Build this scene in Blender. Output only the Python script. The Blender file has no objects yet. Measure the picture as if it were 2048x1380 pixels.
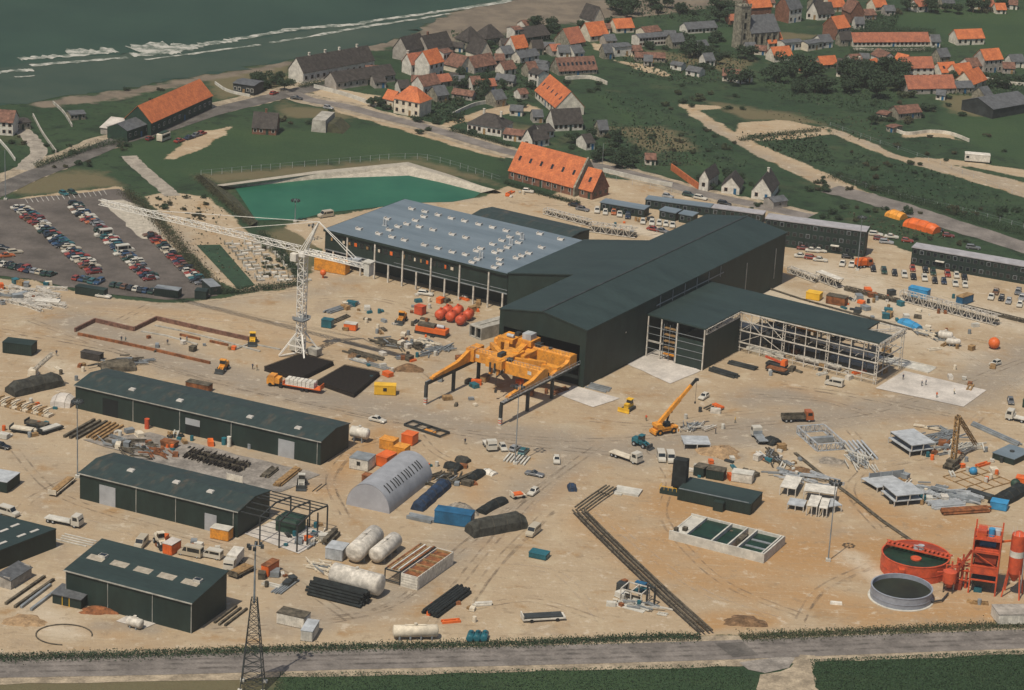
import bpy, math, random
import numpy as np
from mathutils import Vector, Matrix
from mathutils.geometry import tessellate_polygon
random.seed(7); RNG = np.random.default_rng(11)
SC = bpy.context.scene; COL = SC.collection
# ---------------------------------------------------------------- camera
F = 5226.76; PIT = math.radians(19.3715); ROL = math.radians(3.1147); HC = 230.0
_cp, _sp, _cr, _sr = math.cos(PIT), math.sin(PIT), math.cos(ROL), math.sin(ROL)
FW = np.array([0, _cp, -_sp]); _R0 = np.array([1, 0, 0.]); _D0 = np.array([0, -_sp, -_cp])
RT = _cr*_R0 - _sr*_D0; DN = _sr*_R0 + _cr*_D0; CAM = np.array([0, 0, HC])
cd = bpy.data.cameras.new('camera'); co = bpy.data.objects.new('camera', cd); COL.objects.link(co)
co.matrix_world = Matrix(((RT[0], -DN[0], -FW[0], 0), (RT[1], -DN[1], -FW[1], 0), (RT[2], -DN[2], -FW[2], HC), (0, 0, 0, 1)))
cd.sensor_width = 36; cd.lens = F/2048*36; cd.clip_start = 1; cd.clip_end = 20000
SC.camera = co
# ---------------------------------------------------------------- sky, sun, exposure
SUN_EL = math.radians(60); SHADOW_AZ = math.radians(31)      # shadows run 31 degrees right of straight away
w = bpy.data.worlds.new('World'); SC.world = w; w.use_nodes = True
nt = w.node_tree; sky = nt.nodes.new('ShaderNodeTexSky'); sky.sky_type = 'NISHITA'; sky.sun_disc = False
sky.sun_elevation = SUN_EL; sky.sun_rotation = SHADOW_AZ + math.pi
sky.dust_density = 2.0; sky.air_density = 1.0
bg = nt.nodes['Background']; bg.inputs[1].default_value = 0.075
nt.links.new(sky.outputs[0], bg.inputs[0])
sd = bpy.data.lights.new('sun', 'SUN'); so = bpy.data.objects.new('sun', sd); COL.objects.link(so)
sd.energy = 4.0; sd.angle = math.radians(0.6); sd.color = (1.0, 0.91, 0.77)
_d = Vector((math.sin(SHADOW_AZ)*math.cos(SUN_EL), math.cos(SHADOW_AZ)*math.cos(SUN_EL), -math.sin(SUN_EL)))
so.rotation_euler = _d.to_track_quat('-Z', 'Y').to_euler(); so.location = (0, 300, 400)
SC.view_settings.view_transform = 'Standard'; SC.view_settings.look = 'None'
SC.view_settings.exposure = 0.0; SC.view_settings.gamma = 1.0
# ---------------------------------------------------------------- surveying the photo: a pixel of the 2048x1380 photo -> a point at height z
def P(x, y, z=0.0):
    d = FW + RT*((x-1024)/F) + DN*((y-690)/F)
    return CAM + d*((z-HC)/d[2])
def pj(p):
    v = np.array(p) - CAM; k = v @ FW
    return 1024 + F*(v @ RT)/k, 690 + F*(v @ DN)/k
def Ht(b, yt):
    g = P(*b); lo, hi = -5, 120
    for _ in range(40):
        m = (lo+hi)/2
        if pj(g + np.array([0, 0, m]))[1] > yt: lo = m
        else: hi = m
    return lo
def ang(p, q):
    a, b = P(*p), P(*q); return math.atan2(b[1]-a[1], b[0]-a[0])
def dist(p, q):
    a, b = P(*p), P(*q); return math.hypot(b[0]-a[0], b[1]-a[1])
AH = math.radians(-31.2546); AS = math.radians(-24.339)        # the two building grids of the site
ORG = P(1167.5, 774.6)
def site(u, v, a=AH):
    return (ORG[0] + u*math.cos(a) - v*math.sin(a), ORG[1] + u*math.sin(a) + v*math.cos(a), 0.0)
# ---------------------------------------------------------------- materials
MATS = {}
def mat(name, c, r=0.75, var=0.22, sc=0.35, c2=None, metal=0.0, stretch=None, det=6.0, thr=(0.38, 0.66), spec=0.35, fine=0.0):
    if name in MATS: return MATS[name]
    m = bpy.data.materials.new(name); m.use_nodes = True; t = m.node_tree; b = t.nodes['Principled BSDF']
    L = t.links.new
    if c2 is None: c2 = tuple(max(0, x*(1-1.6*var)) for x in c); c1 = tuple(min(1, x*(1+var)) for x in c)
    else: c1 = c
    if stretch == 'obj' or isinstance(stretch, tuple):
        g = t.nodes.new('ShaderNodeTexCoord'); o = g.outputs['Object']
    else:
        g = t.nodes.new('ShaderNodeNewGeometry'); o = g.outputs['Position']
    if isinstance(stretch, tuple):
        mp = t.nodes.new('ShaderNodeMapping'); mp.inputs['Scale'].default_value = stretch; L(o, mp.inputs[0]); o = mp.outputs[0]
    n = t.nodes.new('ShaderNodeTexNoise'); n.inputs['Scale'].default_value = sc; n.inputs['Detail'].default_value = det
    n.inputs['Roughness'].default_value = 0.65; L(o, n.inputs['Vector'])
    rp = t.nodes.new('ShaderNodeValToRGB'); e = rp.color_ramp.elements
    e[0].position, e[1].position = thr; e[0].color = (*c2, 1); e[1].color = (*c1, 1)
    L(n.outputs['Fac'], rp.inputs[0]); col = rp.outputs[0]
    if fine:
        n2 = t.nodes.new('ShaderNodeTexNoise'); n2.inputs['Scale'].default_value = 2.2; n2.inputs['Detail'].default_value = 3; L(o, n2.inputs['Vector'])
        mr = t.nodes.new('ShaderNodeMapRange'); mr.inputs[1].default_value = 0.3; mr.inputs[2].default_value = 0.7
        mr.inputs[3].default_value = 1-fine; mr.inputs[4].default_value = 1+fine; L(n2.outputs['Fac'], mr.inputs[0])
        mx = t.nodes.new('ShaderNodeVectorMath'); mx.operation = 'SCALE'; L(col, mx.inputs[0]); L(mr.outputs[0], mx.inputs['Scale']); col = mx.outputs[0]
    L(col, b.inputs['Base Color'])
    b.inputs['Roughness'].default_value = r; b.inputs['Metallic'].default_value = metal
    b.inputs['Specular IOR Level'].default_value = spec
    m.diffuse_color = (*c, 1); MATS[name] = m; return m
M = {}
def dm(k, *a, **kw): M[k] = mat(k, *a, **kw)
dm('clad', (.015, .029, .024), .6, .18, .4, stretch=(.5, .5, .2), fine=.12); dm('roofgreen', (.024, .042, .039), .6, c2=(.017, .031, .029), sc=.18, stretch=(.25, 1, 1), fine=.18)
dm('roofstain', (.024, .040, .038), .62, c2=(.068, .060, .046), sc=.9, stretch=(.5, .14, 1), thr=(.31, .45), fine=.2)
dm('roofgrey', (.155, .195, .225), .5, c2=(.115, .15, .175), sc=.2, stretch=(.15, 1, 1), fine=.08)
dm('roofpale', (.34, .33, .34), .55, .12, .4); dm('trimlight', (.36, .35, .31), .6); dm('whitesteel', (.55, .51, .44), .5, .2, .9)
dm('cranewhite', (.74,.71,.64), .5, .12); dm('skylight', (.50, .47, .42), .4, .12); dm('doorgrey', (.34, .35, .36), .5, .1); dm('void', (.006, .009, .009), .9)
dm('glass', (.012, .018, .022), .12, .3, spec=.6); dm('concrete', (.37, .35, .30), .85, .2, .4, fine=.12); dm('palec', (.50, .48, .42), .85, .15, .4, fine=.08)
dm('steelgrey', (.22, .24, .25), .5, .2); dm('steeldark', (.035, .04, .04), .6, .3); dm('galv', (.40, .42, .43), .45, .16, .6)
dm('yellow', (.68, .285, .035), .5, c2=(.44, .19, .04), sc=.55, thr=(.36, .56), fine=.1); dm('brightyellow', (.72, .42, .03), .5, .12); dm('orange', (.66, .13, .022), .5, .15)
dm('red', (.55, .085, .030), .5, c2=(.36, .06, .028), sc=.6, thr=(.36, .56), fine=.1); dm('darkred', (.28, .045, .02), .6, .2); dm('blue', (.018, .11, .22), .5, .2); dm('skyblue', (.04, .24, .45), .5, .15)
dm('teal', (.02, .12, .15), .4, .2); dm('white', (.60, .565, .49), .6, .16, .7, fine=.08); dm('cream', (.60, .53, .41), .7, .14, .8); dm('rust', (.23, .085, .03), .85, .35, .8)
dm('timber', (.30, .185, .08), .8, .3, 1.0); dm('black', (.012, .013, .012), .7, .3); dm('tyre', (.012, .012, .012), .9)
dm('rebar', (.028, .020, .015), .85, c2=(.012, .010, .008), sc=1.5, thr=(.4, .6)); dm('brick', (.19, .088, .055), .85, .25, 1.2); dm('darkgreen', (.018, .045, .03), .6)
dm('tileorange', (.52, .155, .052), .75, c2=(.36, .10, .037), sc=.5, fine=.22); dm('tilerust', (.36, .125, .065), .8, c2=(.24, .085, .05), sc=.6, fine=.25); dm('tilebrown', (.17, .085, .058), .8, .3, .9, fine=.2)
dm('tiledark', (.050, .043, .038), .8, .28, .9, fine=.15); dm('slate', (.095, .10, .105), .7, .2, .8, fine=.1)
dm('render', (.60, .55, .455), .85, .18, .6, fine=.1); dm('stone', (.24, .22, .165), .9, .3, .9, fine=.2); dm('greywall', (.33, .30, .26), .85, .2, .6)
dm('bark', (.07, .055, .04), .9); dm('leaf', (.034, .064, .028), .8, c2=(.016, .029, .015), sc=1.1, thr=(.35, .65)); dm('leaf2', (.070, .082, .034), .8, c2=(.024, .036, .017), sc=1.1)
dm('leafdry', (.078, .076, .038), .85, c2=(.035, .036, .02), sc=.7)
dm('tankwater', (.008, .034, .019), .5, .3, .4); dm('skin', (.45, .26, .17), .7); dm('cloth', (.05, .06, .09), .85); dm('grime', (.10, .085, .06), .9, .4, .8)
dm('mesh_steel', (.26, .26, .25), .7, c2=(.03, .03, .03), sc=2.2, thr=(.42, .56))
# ---------------------------------------------------------------- mesh builder
class MB:
    def __init__(s): s.v = []; s.f = []; s.m = []; s.sm = []
    def add(s, vs, fs, mi=0, smooth=False):
        o = len(s.v); s.v += [tuple(map(float, p)) for p in vs]
        for f in fs: s.f.append([i+o for i in f]); s.m.append(mi); s.sm.append(smooth)
        return s
    def box(s, x0, x1, y0, y1, z0, z1, mi=0):
        return s.add([(x0,y0,z0),(x1,y0,z0),(x1,y1,z0),(x0,y1,z0),(x0,y0,z1),(x1,y0,z1),(x1,y1,z1),(x0,y1,z1)],
                     [(0,3,2,1),(4,5,6,7),(0,1,5,4),(1,2,6,5),(2,3,7,6),(3,0,4,7)], mi)
    def fr(s, x0, x1, y0, y1, z0, z1, ix, iy, mi=0, ix2=None):   # box whose top is inset
        j = ix if ix2 is None else ix2
        return s.add([(x0,y0,z0),(x1,y0,z0),(x1,y1,z0),(x0,y1,z0),(x0+ix,y0+iy,z1),(x1-j,y0+iy,z1),(x1-j,y1-iy,z1),(x0+ix,y1-iy,z1)],
                     [(0,3,2,1),(4,5,6,7),(0,1,5,4),(1,2,6,5),(2,3,7,6),(3,0,4,7)], mi)
    def beam(s, p, q, a, b=None, mi=0):
        b = a if b is None else b; p, q = Vector(p), Vector(q); d = q-p
        if d.length < 1e-6: return s
        d.normalize(); up = Vector((0,0,1)) if abs(d.z) < .95 else Vector((1,0,0))
        r = d.cross(up).normalized(); u = r.cross(d)
        vs = [o + r*(sx*a/2) + u*(sz*b/2) for o in (p, q) for sx, sz in ((-1,-1),(1,-1),(1,1),(-1,1))]
        return s.add(vs, [(3,2,1,0),(4,5,6,7),(0,1,5,4),(1,2,6,5),(2,3,7,6),(3,0,4,7)], mi)
    def tube(s, p, q, r0, r1=None, n=12, mi=0, caps=True, dome=0.0):
        r1 = r0 if r1 is None else r1; p, q = Vector(p), Vector(q); d = (q-p); L = d.length; d.normalize()
        up = Vector((0,0,1)) if abs(d.z) < .95 else Vector((1,0,0)); a = d.cross(up).normalized(); b = a.cross(d)
        rings = [(p, r0), (q, r1)]
        if dome: rings = [(p - d*dome, r0*.45), (p - d*dome*.6, r0*.8), (p, r0), (q, r1), (q + d*dome*.6, r1*.8), (q + d*dome, r1*.45)]
        vs = [c + (a*math.cos(2*math.pi*i/n) + b*math.sin(2*math.pi*i/n))*r for c, r in rings for i in range(n)]
        k = len(rings)
        s.add(vs, [(j*n+i, j*n+(i+1)%n, (j+1)*n+(i+1)%n, (j+1)*n+i) for j in range(k-1) for i in range(n)], mi, n >= 10)
        if caps: s.add(vs[:n], [tuple(range(n))[::-1]], mi); s.add(vs[-n:], [tuple(range(n))], mi)
        return s
    def prism(s, poly, z0, z1, mi=0):
        n = len(poly); vs = [(x, y, z0) for x, y in poly] + [(x, y, z1) for x, y in poly]
        return s.add(vs, [tuple(range(n))[::-1], tuple(range(n, 2*n))] + [(i, (i+1)%n, n+(i+1)%n, n+i) for i in range(n)], mi)
    def profile(s, pts, y0, y1, mi=0):      # polygon in x,z extruded along y
        n = len(pts); vs = [(x, y0, z) for x, z in pts] + [(x, y1, z) for x, z in pts]
        return s.add(vs, [tuple(range(n)), tuple(range(n, 2*n))[::-1]] + [(i, n+i, n+(i+1)%n, (i+1)%n) for i in range(n)], mi)
    def xprofile(s, pts, x0, x1, mi=0):     # polygon in y,z extruded along x
        n = len(pts); vs = [(x0, y, z) for y, z in pts] + [(x1, y, z) for y, z in pts]
        return s.add(vs, [tuple(range(n))[::-1], tuple(range(n, 2*n))] + [(i, (i+1)%n, n+(i+1)%n, n+i) for i in range(n)], mi)
    def truss(s, p, q, wd, ht, n, a=.12, mi=0):     # lattice girder, four chords and zig-zag bracing
        p, q = Vector(p), Vector(q); d = (q-p).normalized(); up = Vector((0,0,1)) if abs(d.z) < .95 else Vector((0,1,0))
        r = d.cross(up).normalized(); u = r.cross(d); cs = [r*(sx*wd/2)+u*(sz*ht/2) for sx, sz in ((-1,-1),(1,-1),(1,1),(-1,1))]
        for c in cs: s.beam(p+c, q+c, a*1.3, a*1.3, mi)
        for i in range(n):
            A, B = p+(q-p)*(i/n), p+(q-p)*((i+1)/n)
            for k in range(4):
                c0, c1 = cs[k], cs[(k+1)%4]
                s.beam(A+(c0 if i%2 else c1), B+(c1 if i%2 else c0), a, a, mi)
            for k in range(4): s.beam(A+cs[k], A+cs[(k+1)%4], a, a, mi)
        return s
    def build(s, name, mats, parent=None, loc=None, rz=0.0):
        me = bpy.data.meshes.new(name); me.from_pydata(s.v, [], s.f); 
        mats = mats if isinstance(mats, (list, tuple)) else [mats]
        for m in mats: me.materials.append(M[m] if isinstance(m, str) else m)
        me.polygons.foreach_set('material_index', s.m); me.polygons.foreach_set('use_smooth', s.sm); me.update()
        o = bpy.data.objects.new(name, me); COL.objects.link(o)
        if parent is not None: o.parent = parent
        if loc is not None: o.location = loc
        o.rotation_euler = (0, 0, rz); return o
def tag(o, label=None, cat=None, group=None, kind=None):
    if label: o['label'] = label
    if cat: o['category'] = cat
    if group: o['group'] = group
    if kind: o['kind'] = kind
    return o
def thing(name, label, cat, at, rz=0.0, group=None, z=0.0):
    o = bpy.data.objects.new(name, None); COL.objects.link(o); o.empty_display_size = .5
    if len(at) == 2: at = P(*at)
    o.location = (at[0], at[1], z); o.rotation_euler = (0, 0, rz)
    return tag(o, label, cat, group)
def solo(name, mb, mats, label, cat, at, rz=0.0, group=None, z=0.0):
    if len(at) == 2: at = P(*at)
    o = mb.build(name, mats, None, (at[0], at[1], z), rz); return tag(o, label, cat, group)
def dup(o, at, rz, label=None, group=None, z=0.0, scale=None):
    if len(at) == 2: at = P(*at)
    c = o.copy(); COL.objects.link(c); c.location = (at[0], at[1], z); c.rotation_euler = (0, 0, rz)
    if label: c['label'] = label
    if group: c['group'] = group
    if scale: c.scale = (scale,)*3 if not isinstance(scale, tuple) else scale
    for ch in list(o.children):
        k = ch.copy(); COL.objects.link(k); k.parent = c
        for g in ch.children:
            d = g.copy(); COL.objects.link(d); d.parent = k
    return c
# ---------------------------------------------------------------- the ground: one sheet, its soil and turf laid out by distance fields in metres
def poly_w(px): return np.array([P(x, y)[:2] for x, y in px])
def sdf(pts, poly):                          # signed distance, positive inside
    d = np.full(len(pts), 1e9); ins = np.zeros(len(pts), bool); n = len(poly)
    for i in range(n):
        a, b = poly[i], poly[(i+1) % n]; e = b-a; wv = pts-a
        t = np.clip((wv@e)/max(e@e, 1e-9), 0, 1); q = wv - t[:, None]*e; d = np.minimum(d, np.hypot(q[:, 0], q[:, 1]))
        c = ((a[1] > pts[:, 1]) != (b[1] > pts[:, 1])) & (pts[:, 0] < (b[0]-a[0])*(pts[:, 1]-a[1])/((b[1]-a[1]) if abs(b[1]-a[1]) > 1e-9 else 1e-9)+a[0])
        ins ^= c
    return np.where(ins, d, -d)
def linef(pts, px, wd):
    L = poly_w(px); d = np.full(len(pts), 1e9)
    for a, b in zip(L[:-1], L[1:]):
        e = b-a; wv = pts-a; t = np.clip((wv@e)/max(e@e, 1e-9), 0, 1); q = wv-t[:, None]*e; d = np.minimum(d, np.hypot(q[:, 0], q[:, 1]))
    return np.exp(-(d/wd)**2)
X0, X1, Y0, Y1, ST = -330., 330., 405., 1330., 2.0
gx = np.arange(X0, X1+.1, ST); gy = np.arange(Y0, Y1+.1, ST); GX, GY = np.meshgrid(gx, gy); PTS = np.stack([GX.ravel(), GY.ravel()], 1)
SITE = [(-40,556),(60,560),(190,592),(330,606),(420,600),(520,585),(612,572),(640,500),(600,470),(560,452),(640,434),(745,418),(830,400),(960,396),(1010,372),(1100,392),(1200,352),(1300,368),
        (1400,395),(1530,425),(1660,455),(1760,468),(1800,500),(2100,560),(2100,1252),(1990,1258),(1700,1262),(1460,1272),(1300,1272),(1000,1285),(760,1290),(500,1296),(250,1305),(-40,1312)]
SAND2 = [  # other bare-soil areas: car-park gravel, verges, tracks, beach
    [(196,403),(248,402),(300,425),(345,470),(370,505),(330,500),(275,478),(235,440)],
    [(-40,412),(60,392),(240,372),(250,380),(60,402),(-40,424)],
    [(330,318),(366,282),(400,262),(440,258),(470,250),(450,268),(420,290),(385,306),(350,317)],
    [(560,190),(600,188),(640,197),(700,214),(660,216),(600,205)],
    [(1358,210),(1378,208),(1420,235),(1500,280),(1580,315),(1660,350),(1735,384),(1800,410),(1700,398),(1640,372),(1560,335),(1480,292),(1410,252)],
    [(1364,208),(1440,212),(1445,217),(1390,222)],
    [(1468,262),(1480,246),(1560,238),(1650,256),(1660,268),(1590,278),(1520,282)],
    [(1640,252),(1660,254),(1730,280),(1800,312),(1870,322),(2080,372),(2080,405),(2000,380),(1900,350),(1800,322),(1720,292)], [(1800,314),(1900,318),(2080,344),(2080,362),(1940,334)],
    [(860,262),(900,240),(960,222),(1010,210),(1055,206),(1090,222),(1040,222),(960,238)],
    [(1000,398),(1180,395),(1260,360),(1330,362),(1400,378),(1400,400),(1300,400)],
    [(1800,268),(1850,262),(1890,266),(1930,284),(1890,276),(1850,272),(1810,276)],
    [(640,208),(720,218),(760,232),(900,276),(1020,306),(1010,320),(880,284),(740,242),(640,214)],
    [(610,168),(690,180),(762,192),(748,216),(690,206),(626,188)],
    [(1180,84),(1260,100),(1290,118),(1240,112),(1190,100)], [(1230,120),(1290,128),(1345,150),(1330,154),(1270,138)],
    [(290,392),(340,384),(420,395),(600,560),(600,575),(480,582),(430,560)],
]
BEACH = [(60,207),(143,192),(284,174),(410,150),(513,133),(590,118),(700,98),(780,80),(820,70),(860,40),(930,18),(1000,0),(1060,-60),(1700,-80),(1500,0),(1400,18),(1320,30),(1220,36),(1120,52),(1000,72),(900,88),(820,96),(780,96),(700,112),(590,131),(513,145),(410,163),(284,188),(200,204),(90,214)]
LUSH = [[(1790,30),(1900,18),(2080,20),(2080,150),(2000,110),(1860,66),(1780,62)], [(1880,180),(2080,190),(2080,330),(1960,300),(1880,240)],
        [(1180,180),(1220,196),(1320,262),(1430,330),(1530,380),(1620,440),(1560,420),(1440,362),(1330,300),(1230,235)],
        [(230,300),(420,255),(620,260),(800,250),(1010,312),(1000,350),(700,318),(400,350),(340,372)],
        [(510,1345),(1000,1338),(1420,1326),(1490,1338),(1512,1372),(1500,1420),(500,1420)], [(1618,1318),(2090,1296),(2090,1440),(1660,1440),(1630,1372)],
        [(1330,60),(1470,50),(1470,92),(1350,88)]]
DRY = [[(0,380),(60,356),(140,338),(215,344),(240,372),(60,392)], [(560,205),(640,215),(700,225),(700,240),(560,235)], [(1220,255),(1330,250),(1400,300),(1300,310)],
       [(400,150),(600,120),(560,180),(440,200)], [(1500,60),(1640,70),(1640,76),(1560,84)], [(1240,95),(1500,120),(1500,150),(1300,120)], [(1880,186),(1990,196),(1960,235),(1900,225)],
       [(980,240),(1090,262),(1080,275),(1000,262)], [(-40,1330),(500,1330),(540,1345),(500,1440),(-40,1440)], [(380,350),(830,315),(960,350),(1000,372),(820,330),(440,368)],
       [(560,450),(640,440),(660,480),(620,560),(520,480)], [(1400,200),(1600,230),(1650,250),(1500,240)]]
GREY = [([(1400,240),(1480,290),(1600,346),(1700,386)], 5, .55), ([(1650,254),(1730,284),(1800,316)], 4, .5), ([(1840,330),(1960,350),(2080,390)], 12, .5), ([(1500,800),(1570,792),(1640,806)], 7, .9), ([(200,1252),(262,1250),(300,1258)], 3.2, .8), ([(1650,920),(1675,928)], 3, .8), ([(1400,900),(1470,912)], 5, .7), ([(880,405),(960,392)], 4, .5), ([(-40,600),(200,606),(420,612),(620,588),(700,560)], 6, .5), ([(150,640),(330,715),(520,775),(760,815),(1000,868),(1240,905),(1500,862),(1700,826),(1900,800),(2080,700)], 11, .85),
        ([(900,650),(880,760),(940,830),(1040,860)], 9, .4), ([(560,1250),(700,1228),(800,1195),(870,1130),(960,1060),(1060,985),(1140,910),(1220,890)], 8, .65), ([(0,880),(120,960),(500,1110),(640,1220)], 8, .4),
        ([(450,880),(640,960)], 8, .5), ([(230,900),(520,985)], 6, .7), ([(1510,785),(1640,815)], 5, .8), ([(1960,790),(2080,720)], 8, .5), ([(1380,950),(1430,930)], 4, .6),
        ([(-40,1120),(160,1080),(330,1120)], 5, .35), ([(0,940),(200,1040)], 9, .25), ([(300,1245),(430,1255)], 3, .6), ([(1230,430),(1500,480),(1700,500)], 8, .4), ([(1700,400),(1900,460),(2080,510)], 8, .9), ([(620,700),(800,705)], 3, .2),
        ([(340,455),(400,530),(560,570)], 6, .5)]
ORNG = [([(1340,1080),(1420,1120),(1560,1150)], 10, .8), ([(1850,1230),(2060,1225)], 8, .9), ([(1700,1000),(1850,1060),(1920,1040)], 8, .8), ([(1450,960),(1540,1010),(1640,1060)], 7, .7), ([(1420,1248),(1480,1240),(1530,1240)], 4, 1.), ([(1380,1010),(1560,1110),(1760,1110),(2060,1130)], 15, 1.), ([(1400,1160),(1600,1190),(1740,1230)], 10, .8), ([(1200,1040),(1330,1140),(1500,1180)], 11, .7), ([(1440,1240),(1520,1235)], 6, .9), ([(640,980),(720,910),(780,850)], 6, .8), ([(200,610),(480,640),(680,700)], 7, .45),
        ([(1560,770),(1750,830),(1950,845)], 5, .6), ([(1980,1180),(1760,1240)], 5, .7), ([(80,1240),(240,1270)], 5, .5), ([(920,930),(960,1000)], 6, .6), ([(960,1090),(1160,950)], 4, .6), ([(0,800),(200,850)], 8, .35), ([(470,640),(560,720)], 6, .5)]
PALE = [([(1420,550),(1470,556),(1560,590),(1700,628),(1830,662)], 7, .9), ([(1640,540),(1800,610),(2040,640)], 12, .8), ([(1850,680),(2040,760)], 9, .6), ([(1250,455),(1330,470)], 5, 1.), ([(30,1190),(130,1260)], 6, .6), ([(700,860),(1000,800)], 7, .3), ([(1150,760),(1250,800)], 5, .5), ([(1280,720),(1390,760)], 6, .55),
        ([(1700,1110),(1800,1190)], 4, .8), ([(240,420),(310,470)], 4, .8), ([(20,690),(160,760)], 8, .4), ([(1480,880),(1620,930)], 4, .5)]
PATCH = [[(1360,210),(1400,210),(1800,412),(1760,420)]]
s_sand = sdf(PTS, poly_w(SITE))
for q in SAND2: s_sand = np.maximum(s_sand, sdf(PTS, poly_w(q)))
s_beach = sdf(PTS, poly_w(BEACH)); f_l = np.full(len(PTS), -60.); f_d = f_l.copy()
for q in LUSH: f_l = np.maximum(f_l, sdf(PTS, poly_w(q)))
for q in DRY: f_d = np.maximum(f_d, sdf(PTS, poly_w(q)))
def mixl(L):
    a = np.zeros(len(PTS))
    for px, wd, k in L: a = np.maximum(a, k*linef(PTS, px, wd))
    return a
nx, ny = len(gx), len(gy); ii = np.arange(nx*ny).reshape(ny, nx)
fc = np.stack([ii[:-1, :-1], ii[:-1, 1:], ii[1:, 1:], ii[1:, :-1]], -1).reshape(-1, 4)
me = bpy.data.meshes.new('ground'); me.from_pydata(np.concatenate([PTS, np.zeros((len(PTS), 1))], 1).tolist(), [], fc.tolist())
for nm, a in (('sand', s_sand), ('beach', s_beach), ('lush', f_l), ('dry', f_d), ('grey', mixl(GREY)), ('orng', mixl(ORNG)), ('pale', mixl(PALE))):
    at = me.attributes.new(nm, 'FLOAT', 'POINT'); at.data.foreach_set('value', np.clip(a, -60, 60).astype(np.float32))
def ground_mat():
    m = bpy.data.materials.new('soil_and_turf'); m.use_nodes = True; t = m.node_tree; L = t.links.new; N = t.nodes.new; b = t.nodes['Principled BSDF']
    b.inputs['Roughness'].default_value = .95; b.inputs['Specular IOR Level'].default_value = .15
    g = N('ShaderNodeNewGeometry'); pos = g.outputs['Position']
    def noise(sc, det=5, ro=.6, stretch=None, rz=0):
        o = pos
        if stretch:
            mp = N('ShaderNodeMapping'); mp.inputs['Rotation'].default_value = (0, 0, rz); mp.inputs['Scale'].default_value = stretch; L(pos, mp.inputs[0]); o = mp.outputs[0]
        n = N('ShaderNodeTexNoise'); n.inputs['Scale'].default_value = sc; n.inputs['Detail'].default_value = det; n.inputs['Roughness'].default_value = ro; L(o, n.inputs['Vector']); return n.outputs['Fac']
    def rng(v, a, b_, c=0., d=1., smooth=True):
        r = N('ShaderNodeMapRange'); r.interpolation_type = 'SMOOTHSTEP' if smooth else 'LINEAR'
        r.inputs[1].default_value = a; r.inputs[2].default_value = b_; r.inputs[3].default_value = c; r.inputs[4].default_value = d; L(v, r.inputs[0]); return r.outputs[0]
    def mth(op, a, c):
        n = N('ShaderNodeMath'); n.operation = op
        for i, v in enumerate((a, c)):
            if isinstance(v, (int, float)): n.inputs[i].default_value = v
            else: L(v, n.inputs[i])
        return n.outputs[0]
    def mix(f, a, c):
        n = N('ShaderNodeMix'); n.data_type = 'RGBA'
        L(f, n.inputs[0])
        for i, v in ((6, a), (7, c)):
            if isinstance(v, tuple): n.inputs[i].default_value = (*v, 1)
            else: L(v, n.inputs[i])
        return n.outputs[2]
    def att(nm):
        a = N('ShaderNodeAttribute'); a.attribute_name = nm; return a.outputs['Fac']
    nb, nm_, nf = noise(.02, 6), noise(.11, 6), noise(.9, 4, .7)
    trk = noise(.5, 5, .6, (.10, 1, 1), math.radians(31)); trk2 = noise(.5, 5, .6, (.12, 1, 1), math.radians(-10))
    sand = mix(rng(nb, .35, .65), (.360, .270, .172), (.405, .318, .212))
    sand = mix(rng(nm_, .52, .72), sand, (.46, .378, .258)); sand = mix(rng(nm_, .45, .28), sand, (.318, .205, .102))
    jit = mth('MULTIPLY', mth('SUBTRACT', nm_, .5), 1.1)
    sand = mix(rng(mth('ADD', att('orng'), jit), .15, 1.0, 0, .8), sand, (.365, .205, .080))
    sand = mix(rng(mth('ADD', att('pale'), jit), .1, .9, 0, .85), sand, (.50, .435, .335))
    sand = mix(rng(mth('ADD', att('grey'), jit), .05, .95, 0, .9), sand, (.262, .224, .178))
    sand = mix(rng(trk, .56, .72, 0, .4), sand, (.285, .225, .15)); sand = mix(rng(trk2, .58, .75, 0, .32), sand, (.50, .42, .31))
    trk3 = noise(.9, 4, .6, (.05, 1, 1), math.radians(58)); trk4 = noise(1.1, 4, .6, (.05, 1, 1), math.radians(18))
    sand = mix(rng(trk3, .57, .70, 0, .38), sand, (.25, .19, .125)); sand = mix(rng(trk4, .59, .72, 0, .34), sand, (.52, .44, .33))
    sand = mix(rng(noise(.045, 6, .7), .56, .68, 0, .6), sand, (.30, .235, .165)); sand = mix(rng(nm2 := noise(.25, 6, .7), .57, .66, 0, .55), sand, (.245, .185, .12)); sand = mix(rng(nm2, .43, .34, 0, .5), sand, (.56, .49, .385))
    sand = mix(rng(nf, .57, .72, 0, .5), sand, (.22, .165, .105)); sand = mix(rng(nf, .44, .30, 0, .4), sand, (.56, .49, .37))
    vv = N('ShaderNodeValue'); vv.outputs[0].default_value = .06; sand = mix(vv.outputs[0], sand, (.06, .05, .035))
    gr = mix(rng(nb, .36, .64), (.022, .046, .022), (.034, .060, .028)); gr = mix(rng(nm_, .5, .66), gr, (.017, .032, .017))
    gr = mix(rng(noise(.05, 6), .57, .70, 0, .55), gr, (.075, .078, .040)); gr = mix(rng(noise(.33, 5, .7), .52, .64, 0, .85), gr, (.012, .022, .012)); gr = mix(rng(noise(.21, 5, .7), .64, .72, 0, .5), gr, (.12, .105, .062))
    jl = mth('MULTIPLY', mth('SUBTRACT', nm_, .5), 18.)
    lush = mix(rng(nb, .4, .6), (.030, .060, .027), (.040, .072, .030)); lush = mix(rng(nf, .48, .66, 0, .7), lush, (.018, .038, .017)); lush = mix(rng(trk2, .5, .66, 0, .35), lush, (.05, .07, .034))
    gr = mix(rng(mth('ADD', att('lush'), jl), -2, 3, 0, .9), gr, lush)
    gr = mix(rng(mth('ADD', att('dry'), jl), -3, 4, 0, .75), gr, (.155, .125, .07)); gr = mix(rng(nf, .56, .7, 0, .4), gr, (.06, .08, .04))
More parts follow.
